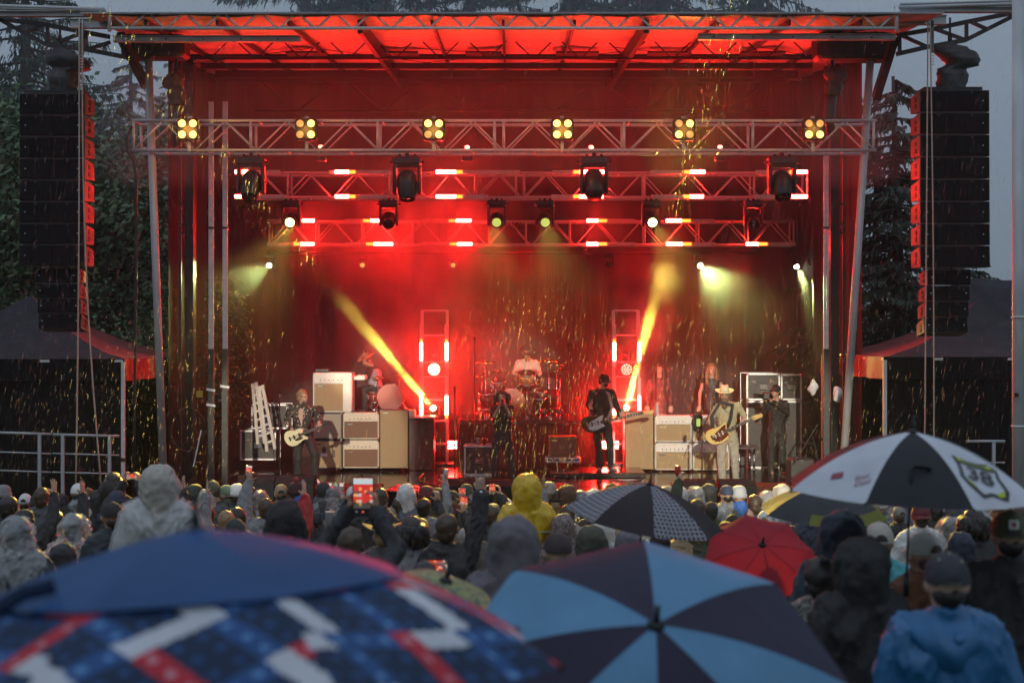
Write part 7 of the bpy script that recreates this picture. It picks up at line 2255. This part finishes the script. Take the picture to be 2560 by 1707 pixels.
# ------------------------------------------------------------------ things held by the crowd
def screen_mat(name, seed, strength):
    m_ = M(name, (.02, .02, .02), .2); nt = m_.node_tree; b = nt.nodes['Principled BSDF']
    t = nt.nodes.new('ShaderNodeTexCoord'); v = nt.nodes.new('ShaderNodeTexVoronoi'); v.inputs['Scale'].default_value = 110
    mp = nt.nodes.new('ShaderNodeMapping'); mp.inputs['Location'].default_value = (seed, 0, seed)
    c = nt.nodes.new('ShaderNodeValToRGB')
    els = c.color_ramp.elements
    els[0].position = 0; els[0].color = (.8, .03, .02, 1); els[1].position = 1; els[1].color = (.05, .03, .03, 1)
    for p_, col in ((.3, (.9, .25, .12, 1)), (.5, (.75, .02, .02, 1)), (.68, (.8, .75, .7, 1)), (.85, (.3, .2, .2, 1))):
        e = els.new(p_); e.color = col
    nt.links.new(t.outputs['Object'], mp.inputs[0]); nt.links.new(mp.outputs[0], v.inputs['Vector']); nt.links.new(v.outputs['Color'], c.inputs[0])
    nt.links.new(c.outputs[0], b.inputs['Emission Color']); b.inputs['Emission Strength'].default_value = strength
    return m_
SCREEN = screen_mat('lit_phone_screen', 1.3, .55)
PIX = [EM('screen_red', (.75, .03, .02), .8), EM('screen_orange', (1, .35, .12), .9), EM('screen_pale', (.8, .62, .55), .7), EM('screen_yellow', (.7, .5, .05), .5), EM('screen_dark', (.12, .09, .09), .5)]
SKYBAND = EM('phone_sky_band', (.62, .72, .75), .8)
def phone(label, px, py, Y, w, hgt, upright=True, case=BLACK_PAINT, tilt=0.0, bars=True, group='phones held up'):
    t = thing('phone', P(px, py, Y), label, 'phone', group)
    X = Matrix.Rotation(tilt, 4, 'Y')
    m = MB(); m.bbox((0, 0, 0), (w, .009, hgt), .004, X); m.build('phone_case', case, t)
    m = MB(); rs = random.Random(label)
    nx, nz = (7, 12) if upright else (12, 7)
    for i in range(nx):
        for k in range(nz):
            f = k / (nz - 1); g_ = i / (nx - 1)
            side = abs(g_ - .5) > .36 and not upright
            m.cur = (2 if rs.random() < .6 else 4) if side else (4 if f < .28 and rs.random() < .55 else rs.choice([3, 4]) if f < .28 else rs.choice([0, 0, 0, 1, 2 if f < .6 else 0]))
            x0, z0 = (-.45 + .9 * i / nx) * w, (-.465 + .93 * k / nz) * hgt
            m.add([(x0, -.0052, z0), (x0 + .9 * w / nx, -.0052, z0), (x0 + .9 * w / nx, -.0052, z0 + .93 * hgt / nz), (x0, -.0052, z0 + .93 * hgt / nz)], [(0, 1, 2, 3)], X)
    m.build('screen', PIX, t, fix=False)
    if bars:
        m = MB(); m.box((0, -.007, hgt * .38), (w * .9, .002, hgt * .14), X) if upright else m.box((-w * .37, -.007, 0), (w * .12, .002, hgt * .8), X)
        m.build('screen_bar', SKYBAND, t)
        if upright:
            m = MB(); m.box((0, -.007, -hgt * .38), (w * .9, .002, hgt * .17), X); m.build('camera_controls', BLACK_PAINT, t)
            for k, (x, c) in enumerate(((-w * .3, WHITE_PAINT), (0, EM('red_button', (1, .12, .06), .8)), (w * .3, WHITE_PAINT))):
                m = MB(); m.smooth = True; m.ball((x, -.009, -hgt * .38), (.008, .002, .008), 8, 5, X); m.build('button', c, t)
    return t
def held(key, arms, sides, up):
    """the point between (or above) the raised hands of a person in the crowd"""
    t, Yv, sc = WHO[key]
    M4 = Matrix.LocRotScale(t.location, t.rotation_euler, t.scale)
    w = sum((Vector(ARMS[arms][q][2]) for q in sides), Vector()) / len(sides)
    return M4 @ (w + Vector((0, -.03 if len(sides) == 1 else .0, up)))
def phone_in(label, key, arms, sides, up, w, hgt, **kw):
    t = phone(label, 0, 0, 5, w, hgt, **kw); t.location = held(key, arms, sides, up)
phone_in('upright phone showing the red stage, held by two raised hands', 'hero', 'phone_high', 'LR', .10, .15, .28)
phone_in('phone held sideways showing the red stage', 'side', 'phone', 'LR', .10, .185, .095, upright=False)
phone_in('small bright phone held high by the hand with the purple wristband', 'phone2', 'hold_L', 'L', .15, .075, .12, tilt=.1)
phone_in('dark camera phone held by the person in the navy beanie', 'cam1', 'phone_high', 'LR', .08, .14, .075, upright=False, bars=False)
phone_in('small phone with a red screen left of the yellow raincoat', 'ph3', 'phone_high', 'LR', .09, .075, .125, bars=False)
phone_in('white phone held up near the centre of the crowd', 'phw', 'hold_R', 'R', .14, .08, .1, case=WHITE_PAINT, bars=False)
phone_in('phone in a red case below the horned hand', 'phr', 'hold_R', 'R', .14, .08, .12, case=M('red_case', (.35, .03, .03), .5), bars=False)
def can(label, px, py, Y, mat, tilt):
    m = MB(); m.smooth = True
    m.lathe([(.022, 0), (.033, .01), (.033, .108), (.027, .12), (.026, .124), (.001, .122)], 16, c=(0, 0, -.06), xf=Matrix.Rotation(tilt, 4, 'Y'))
    c = m.build('drink_can', mat); c.location = held(px, py, py[-1], .13); tag(c, label, 'can', 'drink cans held up')
can('silver can held high before the wedge monitors', 'can1', 'hold_R', None, M('grey_can', (.45, .46, .5), .3, .8), .1)
can('red can held up right of the ring-patterned umbrella', 'can2', 'hold_L', None, M('red_can', (.42, .03, .02), .3, .3), -.15)
m = MB(); m.smooth = True; m.lathe([(.03, -.07), (.04, .07), (.042, .075), (.001, .06)], 16); c = m.build('paper_cup', M('grey_cup', (.35, .37, .4), .5)); c.location = P(824, 1300, 12.2); tag(c, 'grey cup held up left of the upright phone', 'cup')
def wristband(px, py, Y, r, mat, label, tilt=0.0):
    m = MB(); m.smooth = True; m.lathe([(r, -.012), (r + .004, -.008), (r + .004, .008), (r, .012)], 14, xf=Matrix.Rotation(tilt, 4, 'Y')); c = m.build('wristband', mat); c.location = P(px, py, Y); tag(c, label, 'wristband', 'wristbands')
PURP = M('purple_band', (.14, .10, .42), .5)
def arm_point(key, s='R', f=.06):
    """centre of the wrist of a raised arm in the world"""
    t, Yv, sc = WHO[key]
    return t
def on_wrist(key, arms, s, mat, label, f=.04, r=.037, name='wristband'):
    t, Yv, sc = WHO[key]
    e, w = Vector(ARMS[arms][s][1]), Vector(ARMS[arms][s][2])
    q = (w - e).to_track_quat('Z', 'Y').to_matrix().to_4x4()
    M4 = Matrix.LocRotScale(t.location, t.rotation_euler, t.scale)
    m = MB(); m.smooth = True
    m.lathe([(r, -.013), (r + .005, -.009), (r + .005, .009), (r, .013)], 14, xf=q)
    if name == 'wristwatch':
        m.lathe([(.02, .0), (.02, .012), (.001, .013)], 12, xf=q @ Matrix.Translation((0, r, 0)) @ Matrix.Rotation(math.radians(-90), 4, 'X'))
    c = m.build(name, mat); c.location = M4 @ w.lerp(e, f); c.rotation_euler = t.rotation_euler; c.scale = t.scale
    tag(c, label, 'watch' if name == 'wristwatch' else 'wristband', 'wristbands')
on_wrist('hero', 'phone_high', 'R', PURP, 'purple wristband on the arm right of the upright phone', .12, .045)
on_wrist('phone2', 'hold_L', 'L', PURP, 'purple wristband on the arm with the small bright phone', .2, .04)
on_wrist('can1', 'hold_R', 'R', M('green_band', (.2, .5, .05), .5), 'green wristband on the arm holding the silver can', .16, .04)
on_wrist('can1', 'hold_R', 'R', PURP, 'purple wristband below the green one on the can arm', .3, .045)
on_wrist('horns', 'horns_R', 'R', PURP, 'purple wristband below the watch on the horned hand', .14, .045)
on_wrist('horns', 'horns_R', 'R', CHROME, 'silver wristwatch under the horned hand', .02, .04, 'wristwatch')

# ------------------------------------------------------------------ umbrellas
def fabric(name, rgb, rough=.5, trans=.25, var=.12):
    m_ = M(name, rgb, rough + .1, 0, var, 5, .25, 10, spec=.25)
    nt = m_.node_tree; b = nt.nodes['Principled BSDF']; out = nt.nodes['Material Output']
    tr = nt.nodes.new('ShaderNodeBsdfTranslucent'); tr.inputs[0].default_value = tuple(rgb) + (1,)
    mx = nt.nodes.new('ShaderNodeMixShader'); mx.inputs[0].default_value = trans
    nt.links.new(b.outputs[0], mx.inputs[1]); nt.links.new(tr.outputs[0], mx.inputs[2]); nt.links.new(mx.outputs[0], out.inputs['Surface'])
    return m_
class Dome:
    def __init__(s, R, H, n=8, phase=0.0, scallop=.09, flat=.035):
        s.R, s.H, s.n, s.ph, s.sc, s.flat = R, H, n, phase, scallop, flat
    def at(s, k, u, v, lift=0.0):
        """panel k, u across the panel (0..1 from rib to rib), v from the hub (0) to the hem (1)"""
        da = 2 * math.pi / s.n
        a = s.ph + (k + u) * da
        b = math.sin(math.pi * u)
        r = s.R * v * (1 - s.sc * b * v ** 3) * (1 - s.flat * b)
        z = -s.H * (.35 * v + .65 * v ** 2.2) - s.flat * .9 * s.R * b * v * (1 - .6 * v)
        return Vector((r * math.sin(a), -r * math.cos(a), z + lift))
def umbrella(label, apex, axis, dome, mats_of, shaft=.85, nu=12, nv=16, v0=0.0, group='open umbrellas', holder_mat=BLACK_PAINT, spin=0.0):
    t = thing('umbrella', apex, label, 'umbrella', group)
    q = Vector((0, 0, 1)).rotation_difference(Vector(axis).normalized())
    t.rotation_mode = 'QUATERNION'; t.rotation_quaternion = q
    for k in range(dome.n):
        m = MB(); m.smooth = True
        mats, pick = mats_of(k)
        n0 = len(m.v)
        for i in range(nu + 1):
            for jn in range(nv + 1):
                m.v.append(dome.at(k, i / nu, v0 + (1 - v0) * jn / nv))
        for i in range(nu):
            for jn in range(nv):
                a = i * (nv + 1) + jn
                m.cur = pick((i + .5) / nu, v0 + (1 - v0) * (jn + .5) / nv) if pick else 0
                m.face((a, a + nv + 1, a + nv + 2, a + 1))
        m.build('panel', mats, t, fix=False)
        rb = MB(); rb.smooth = True
        rb.tube([dome.at(k, 0, v) - Vector((0, 0, .008)) for v in (.02, .25, .5, .75, 1.0)], .0035, 5)
        end = dome.at(k, 0, 1.0)
        rb.ball(end, .008, 6, 4); rb.build('rib', BLACK_METAL, t)
    m = MB(); m.smooth = True; m.tube([(0, 0, .07), (0, 0, -.0)], [.006, .012], 8); m.ball((0, 0, .07), .009, 8, 6); m.lathe([(.03, -.006), (.02, .008), (.008, .016)], 12); m.build('ferrule', BLACK_METAL, t)
    bar('shaft', (0, 0, 0), (0, 0, -shaft), .006, BLACK_METAL, t, 8)
    m = MB(); m.smooth = True; m.tube([(0, 0, -shaft), (0, 0, -shaft - .12)], .015, 10); m.build('handle', BLACK_PAINT, t)
    return t

# flag-coloured umbrella, nearest: plain blue vented crown over a printed skirt
U_BLUE = fabric('royal_blue_fabric', (.016, .075, .22), .4); U_NAVY = fabric('navy_print', (.012, .03, .075)); U_MID = fabric('mid_blue_print', (.025, .085, .25)); U_RED = fabric('red_print', (.52, .03, .05)); U_WHITE = fabric('white_print', (.58, .60, .66)); U_STAR = fabric('pale_blue_star_print', (.13, .30, .58)); U_ROSE = fabric('rose_star_print', (.62, .3, .36))
print_mats = [U_NAVY, U_MID, U_RED, U_WHITE, U_STAR, U_ROSE]
d1 = Dome(.81, .31, 8, math.radians(-14), .07, .03)
def plaid(k):
    def pick(u, v):
        p = d1.at(k, u, v)
        x = p.x * 96 + k * 3.0; y = p.y * 100 * 1.1 + p.z * 30
        # woven diagonal bands 5.4 cm wide, sleeves of red and white on them, stars every 4.5 cm
        a, b = (x + y) / 1.414, (x - y) / 1.414
        ia, ib = math.floor(a / 5.4), math.floor(b / 5.4)
        fa, fb = a / 5.4 - ia, b / 5.4 - ib
        star = math.hypot(fa - .5, fb - .5) < .17
        va, vb = ia % 3 == 0, ib % 4 == 0
        hsh = (ia * 7 + ib * 13 + k * 5) % 11
        if va and (ib // 3 + ia // 3) % 2 == 0: return 5 if star and ((ib // 3 + k) % 2) else (2 if (ib // 3 + k) % 2 else 3)
        if vb and (ia // 3 + ib // 4) % 2 == 1: return 5 if star and (ia // 3 + k) % 2 == 0 else (2 if (ia // 3 + k) % 2 == 0 else 3)
        if va or vb: return 4 if star else 1
        return 1 if star else 0
    return print_mats, pick
ap1 = P(490, 1328, 3.15)
u1 = umbrella('large blurred umbrella with a plain blue crown over a star and stripe printed skirt', ap1, (-.06, .07, 1), d1, plaid, nu=52, nv=70, v0=.40)
crown = Dome(.81, .31, 8, math.radians(-14), .02, .02)
for k in range(8):
    m = MB(); m.smooth = True
    m.grid(lambda u, v: crown.at(k, u, v * .58 * (1 - .03 * math.sin(math.pi * u)), .007), 12, 10); m.build('crown_panel', U_BLUE, u1, fix=False)
m = MB(); m.smooth = True
sp = [d1.at(0, .02, v, .014) for v in (.62, .72, .82, .92, 1.0)]
m.tube([crown.at(7, .62, .50, .03), crown.at(7, .5, .56, .04), d1.at(7, .44, .66, .045), d1.at(7, .40, .8, .03), d1.at(7, .38, .95, .01)], [(.004, .016)] * 5, 8); m.build('tie_strap', U_NAVY, u1)

# light blue and navy golf umbrella
U_LB = fabric('light_blue_fabric', (.115, .28, .46)); U_DN = fabric('dark_navy_fabric', (.030, .026, .055))
d2 = Dome(.62, .22, 8, math.radians(180 - 2), .03, .03)
umbrella('golf umbrella with alternate light blue and navy panels in the middle foreground', P(1640, 1560, 4.3), (.03, -math.sin(math.radians(34)), math.cos(math.radians(34))), d2, lambda k: ([U_LB if k % 2 == 1 else U_DN], None), nu=14, nv=18)

# white and black umbrella with a race-number shield
U_W = fabric('white_fabric', (.50, .52, .58), .5, .08); U_K = fabric('black_fabric', (.022, .024, .03)); U_GR = fabric('grey_green_fabric', (.15, .19, .19))
d3 = Dome(.64, .30, 8, math.radians(11), .05, .03)
ax3 = (.03, -math.sin(math.radians(2)), math.cos(math.radians(2)))
u3 = umbrella('white and black golf umbrella with a number 38 shield at the right', P(2281, 1078, 7.2), ax3, d3, lambda k: ([{0: U_W, 1: U_GR, 2: U_W, 3: U_K, 4: U_W, 5: U_K, 6: U_W, 7: U_K}[k]], None), shaft=.72, nu=14, nv=18)
def on_panel(name, dome, k, me, u0, v0, su, mat, parent, lift=.004, rot=0.0):
    """lays a flat mesh (x right, y up) on a canopy panel"""
    c0 = dome.at(k, u0, v0)
    eu = (dome.at(k, u0 + .02, v0) - dome.at(k, u0 - .02, v0)); lu = eu.length / .04
    ev = (dome.at(k, u0, v0 + .02) - dome.at(k, u0, v0 - .02)); lv = ev.length / .04
    nrm = eu.cross(ev).normalized()
    if nrm.z < 0: nrm = -nrm
    ca, sa = math.cos(rot), math.sin(rot)
    for v in me.vertices:
        x, y, z = v.co * su
        x, y = x * ca - y * sa, x * sa + y * ca
        v.co = dome.at(k, u0 + x / lu, v0 - y / lv) + nrm * (lift + z * .2)
    return link(name, me, mat, parent)
def fine(outline, holes=None, step=.004):
    m = MB(); 
    cx_ = sum(p[0] for p in outline) / len(outline); cy_ = sum(p[1] for p in outline) / len(outline)
    ring = []
    for p, q in zip(outline, outline[1:] + outline[:1]):
        for i in range(4): ring.append((p[0] + (q[0] - p[0]) * i / 4, p[1] + (q[1] - p[1]) * i / 4))
    n = len(ring); vs = []
    for f in (1, .66, .33):
        vs += [(cx_ + (x - cx_) * f, cy_ + (y - cy_) * f, 0) for x, y in ring]
    vs.append((cx_, cy_, 0))
    fs = [(i * n + k, i * n + (k + 1) % n, (i + 1) * n + (k + 1) % n, (i + 1) * n + k) for i in range(2) for k in range(n)] + [(2 * n + k, 2 * n + (k + 1) % n, 3 * n) for k in range(n)]
    m.add(vs, fs); return m.mesh('patch')
def loop(outline, w):
    m = MB(); n = len(outline); cx_ = sum(p[0] for p in outline) / n; cy_ = sum(p[1] for p in outline) / n
    ring = []
    for p, q in zip(outline, outline[1:] + outline[:1]):
        for i in range(4): ring.append((p[0] + (q[0] - p[0]) * i / 4, p[1] + (q[1] - p[1]) * i / 4))
    n = len(ring)
    m.add([(x, y, 0) for x, y in ring] + [(cx_ + (x - cx_) * (1 - w), cy_ + (y - cy_) * (1 - w), 0) for x, y in ring], [(k, (k + 1) % n, n + (k + 1) % n, n + k) for k in range(n)]); return m.mesh('outline')
INK = M('black_print', (.02, .022, .025), .6); LIME = M('lime_print', (.32, .42, .02), .6); REDP = M('red_print_ink', (.22, .03, .05), .6)
RT = -.55
SH = [(-.115, .12), (-.04, .10), (.03, .105), (.09, .125), (.125, .09), (.115, .02), (.14, -.06), (.13, -.12), (.06, -.12), (.02, -.155), (-.04, -.11), (-.09, -.06), (-.1, .03)]
on_panel('shield_outline', d3, 0, loop(SH, .16), .42, .70, 1.05, INK, u3, .005, RT)
on_panel('shield_band', d3, 0, fine([(-.10, .105), (-.04, .085), (.03, .09), (.085, .108), (.105, .085), (.1, .062), (-.09, .062)]), .42, .70, 1.05, M('dark_green_print', (.08, .11, .02), .6), u3, .006, RT)
for o_ in ([(-.1, .108), (-.075, .1), (-.07, .068), (-.09, .07)], [(.06, .1), (.09, .105), (.1, .085), (.07, .07)], [(-.07, -.07), (-.03, -.085), (-.0, -.115), (-.03, -.1)], [(.075, -.105), (.115, -.065), (.115, -.1), (.09, -.118)]):
    on_panel('shield_flash', d3, 0, fine(o_), .42, .70, 1.05, LIME, u3, .008, RT)
num = text_mesh('38', 1.0, 0, .012)
for v in num.vertices: v.co.y -= .40; v.co.x += .06
on_panel('number', d3, 0, num, .42, .70, .145, INK, u3, .009, RT)
on_panel('red_mark', d3, 6, fine([(-.03, -.022), (.03, -.022), (.03, .022), (-.03, .022)]), .40, .80, 1.0, REDP, u3, .006, .5)
on_panel('script', d3, 6, text_mesh('Real\nDeal', 1.0, .3), .80, .80, .045, REDP, u3, .006, .5)
m = MB(); m.smooth = True; m.tube([d3.at(7, .42, .80, .012), d3.at(7, .40, .70, .02), d3.at(7, .46, .66, .02), d3.at(7, .62, .655, .015), d3.at(7, .70, .66, .008)], [(.004, .011)] * 5, 6); m.build('tie_strap', U_K, u3)

# dark umbrella with rows of pale rings
RING = M('ring_print', (.03, .022, .026), .55)
nt = RING.node_tree; b_ = nt.nodes['Principled BSDF']
uvn = nt.nodes.new('ShaderNodeTexCoord'); mp = nt.nodes.new('ShaderNodeMapping'); mp.inputs['Scale'].default_value = (21, 21, 21); mp.inputs['Rotation'].default_value = (0, 0, .785)
fr = nt.nodes.new('ShaderNodeVectorMath'); fr.operation = 'FRACTION'; sb = nt.nodes.new('ShaderNodeVectorMath'); sb.operation = 'SUBTRACT'; sb.inputs[1].default_value = (.5, .5, 0)
ml = nt.nodes.new('ShaderNodeVectorMath'); ml.operation = 'MULTIPLY'; ml.inputs[1].default_value = (1, 1, 0)
ln = nt.nodes.new('ShaderNodeVectorMath'); ln.operation = 'LENGTH'; rp = nt.nodes.new('ShaderNodeValToRGB')
rp.color_ramp.interpolation = 'CONSTANT'
e = rp.color_ramp.elements; e[0].position = 0; e[0].color = (.028, .02, .024, 1); e[1].position = .30; e[1].color = (.30, .29, .34, 1); e2 = e.new(.46); e2.color = (.028, .02, .024, 1)
for a_, b2 in ((uvn.outputs['UV'], mp.inputs[0]), (mp.outputs[0], fr.inputs[0]), (fr.outputs[0], ml.inputs[0]), (ml.outputs[0], sb.inputs[0]), (sb.outputs[0], ln.inputs[0]), (ln.outputs['Value'], rp.inputs[0]), (rp.outputs[0], b_.inputs['Base Color'])):
    nt.links.new(a_, b2)
U_PL = fabric('plum_black_fabric', (.035, .024, .028))
d4 = Dome(.54, .24, 8, math.radians(2), .05, .05)
u4 = umbrella('dark umbrella with panels of pale rings in the middle of the crowd', P(1625, 1209, 9.6), (.16, -.10, 1), d4, lambda k: ([RING if k % 2 == 0 else U_PL], None), shaft=.6)
for c in u4.children:
    if c.name.startswith('panel'):
        me = c.data; uvl = me.uv_layers.new(name='UVMap')
        k = int([ch for ch in [c.name]][0].split('.')[-1]) if '.' in c.name else 0
        cen = sum((v.co for v in me.vertices), Vector()) / len(me.vertices)
        d_ = Vector((cen.x, cen.y, 0)).normalized(); sd = Vector((-d_.y, d_.x, 0))
        for lp in me.loops:
            co = me.vertices[lp.vertex_index].co
            uvl.data[lp.index].uv = (co.dot(sd), math.hypot(co.dot(d_), co.z * 1.0))
# red umbrella
U_R = fabric('red_fabric', (.42, .025, .045), .5, .45)
d5 = Dome(.42, .15, 8, math.radians(8), .06, .04)
umbrella('red umbrella tipped back toward the camera among the crowd', P(1906, 1360, 10.4), (.02, -math.sin(math.radians(42)), math.cos(math.radians(42))), d5, lambda k: ([U_R], None), shaft=.6)
# small dark umbrella with a lime border
U_LM = fabric('lime_band_fabric', (.16, .17, .03)); U_SL = fabric('slate_fabric', (.05, .055, .058))
d6 = Dome(.52, .22, 8, math.radians(20), .05, .04)
umbrella('small slate umbrella with a lime border under the white and black one', P(2062, 1212, 11.5), (.02, -.12, 1), d6, lambda k: ([U_SL, U_LM], (lambda u, v: 1 if .80 < v < .97 and k in (7, 0, 1) else 0)), shaft=.6)
# painted child's umbrella between the two big ones
PAINT = camo('painted_yellow_green', (.24, .25, .10), (.10, .12, .10), 16)
d7 = Dome(.27, .09, 6, math.radians(20), .05, .04)
umbrella('yellow and green painted umbrella showing between the two foreground umbrellas', P(1115, 1450, 5.6), (.3, -.25, 1), d7, lambda k: ([PAINT], None), shaft=.5)

# marks on the caps in front
def on_cap(key, me, yawc, zc, size, mat, name, r=1.0):
    t, Yv, sc = WHO[key]
    for v in me.vertices:
        x, y, z = v.co * size
        a = yawc + x / .1
        v.co = Vector((math.sin(a) * .0905 * r, math.cos(a) * .1095 * r + .012, zc + y)) + HC
    return link(name, me, mat, t)
CREAMT = M('cream_thread', (.42, .36, .25), .7)
# these caps are worn with the back towards us: lettering on the strap side
on_cap('blue', text_mesh('Wilson', 1.0, .35), 0, .005, -.034 * -1, CREAMT, 'embroidery', 1.03)
t, Yv, sc = WHO['blue']
m = MB(); m.smooth = True
m.grid(lambda u, v: ((u - .5) * (.42 - .16 * abs(v - .4)) , .10 + .075 * math.sin(math.pi * v) * (1 - (2 * u - 1) ** 2 * .55) - .16 * (abs(2 * u - 1)) ** 2.2 + .008 * math.sin(u * 21 + v * 6), 1.52 - .23 * v * (1 - .45 * (2 * u - 1) ** 2) + .012 * math.sin(u * 9)), 20, 12)
m.build('folded_hood', JBLUE, t, fix=False)
for x_, z_ in ((-.045, .07), (.04, .075), (-.0, .1)):
    t, Yv, sc = WHO['blue']
    m = MB(); m.smooth = True; m.ball(HC + Vector((x_, .085 - abs(x_) * .4 - max(0, z_ - .07) * .9, z_ + .03)), .006, 6, 4); m.build('eyelet', CREAMT, t)
t, Yv, sc = WHO['olive']
m = MB(); m.bbox(HC + Vector((.0, .118, .075)), (.045, .012, .045), .004, None); m.build('cap_patch', WHITE_PAINT, t)
m = MB(); m.ball(HC + Vector((.0, .125, .075)), (.011, .005, .011), 8, 5); m.build('patch_mark', CUP_RED, t)
t, Yv, sc = WHO['sung']
for sx in (-.03, .03):
    m = MB(); m.smooth = True; m.ball(HC + Vector((sx, .108, .065)), (.024, .008, .018), 10, 6); m.build('sunglass_lens', LENS_DARK, t)
t, Yv, sc = WHO['pom']
m = MB(); m.smooth = True; m.ball(HC + Vector((0, .012, .17)), .035, 10, 8); displaced(m, .012, 60); m.build('pompom', cm((.2, .02, .02)), t)
t, Yv, sc = WHO['yellow']
m = MB(); m.bbox((0, .158, 1.30), (.36, .012, .012), .003); m.build('reflective_stripe', M('grey_stripe', (.3, .28, .2), .4), t)
# ------------------------------------------------------------------ rain
RAINM = M('rain_water', (.36, .37, .4), .25, 0, .02, 5, spec=.8)
nt = RAINM.node_tree
t1_, t2_, t3_ = nt.nodes.new('ShaderNodeBsdfTransparent'), nt.nodes.new('ShaderNodeBsdfTranslucent'), nt.nodes.new('ShaderNodeMixShader')
t2_.inputs[0].default_value = (.8, .8, .8, 1); t3_.inputs[0].default_value = .25
nt.links.new(t1_.outputs[0], t3_.inputs[1]); nt.links.new(t2_.outputs[0], t3_.inputs[2]); nt.links.new(t3_.outputs[0], nt.nodes['Material Output'].inputs['Surface'])
rr = random.Random(5)
m = MB()
def drop(p, ln, r, lean):
    d = Vector((lean + rr.uniform(-.06, .06), rr.uniform(-.03, .03), -1)).normalized() * ln
    u, w = frame_of(d)
    vs = [p + u * r, p - u * r * .5 + w * r * .87, p - u * r * .5 - w * r * .87, p + d, p - d * .35]
    m.add(vs, [(0, 1, 3), (1, 2, 3), (2, 0, 3), (1, 0, 4), (2, 1, 4), (0, 2, 4)])
for k in range(RAIN_N):
    big = k % 4 == 0
    Y = rr.uniform(15, 22.0) if big else rr.uniform(12, 22)
    px, py = rr.uniform(-60, 2620), rr.uniform(-40, 1200)
    drop(P(px, py, Y), rr.uniform(.04, .11) if big else rr.uniform(.03, .07), rr.uniform(.0014, .0024) if big else rr.uniform(.0007, .0012), -.22)
for lp, d, tt in beam_src:
    u_, w_ = frame_of(d)
    for k in range(420):
        t_ = rr.uniform(7.5, 19)
        p_ = lp + d * t_ + u_ * rr.gauss(0, .022 * t_) + w_ * rr.gauss(0, .022 * t_)
        drop(p_, rr.uniform(.03, .08), rr.uniform(.0016, .0032), -.22)
for n_, x0, x1, y0, y1 in ((1200, 1100, 1780, 600, 1190), (450, 40, 500, 520, 1190), (350, 1650, 1980, 0, 620)):
    for k in range(n_):
        drop(P(rr.uniform(x0, x1), y0 + (y1 - y0) * rr.random() ** .7, rr.uniform(17, 21.8)), rr.uniform(.025, .065), rr.uniform(.0012, .0024), -.22)
tag(m.build('rain', RAINM, fix=False), 'rain drops streaking down before the stage', kind='stuff')
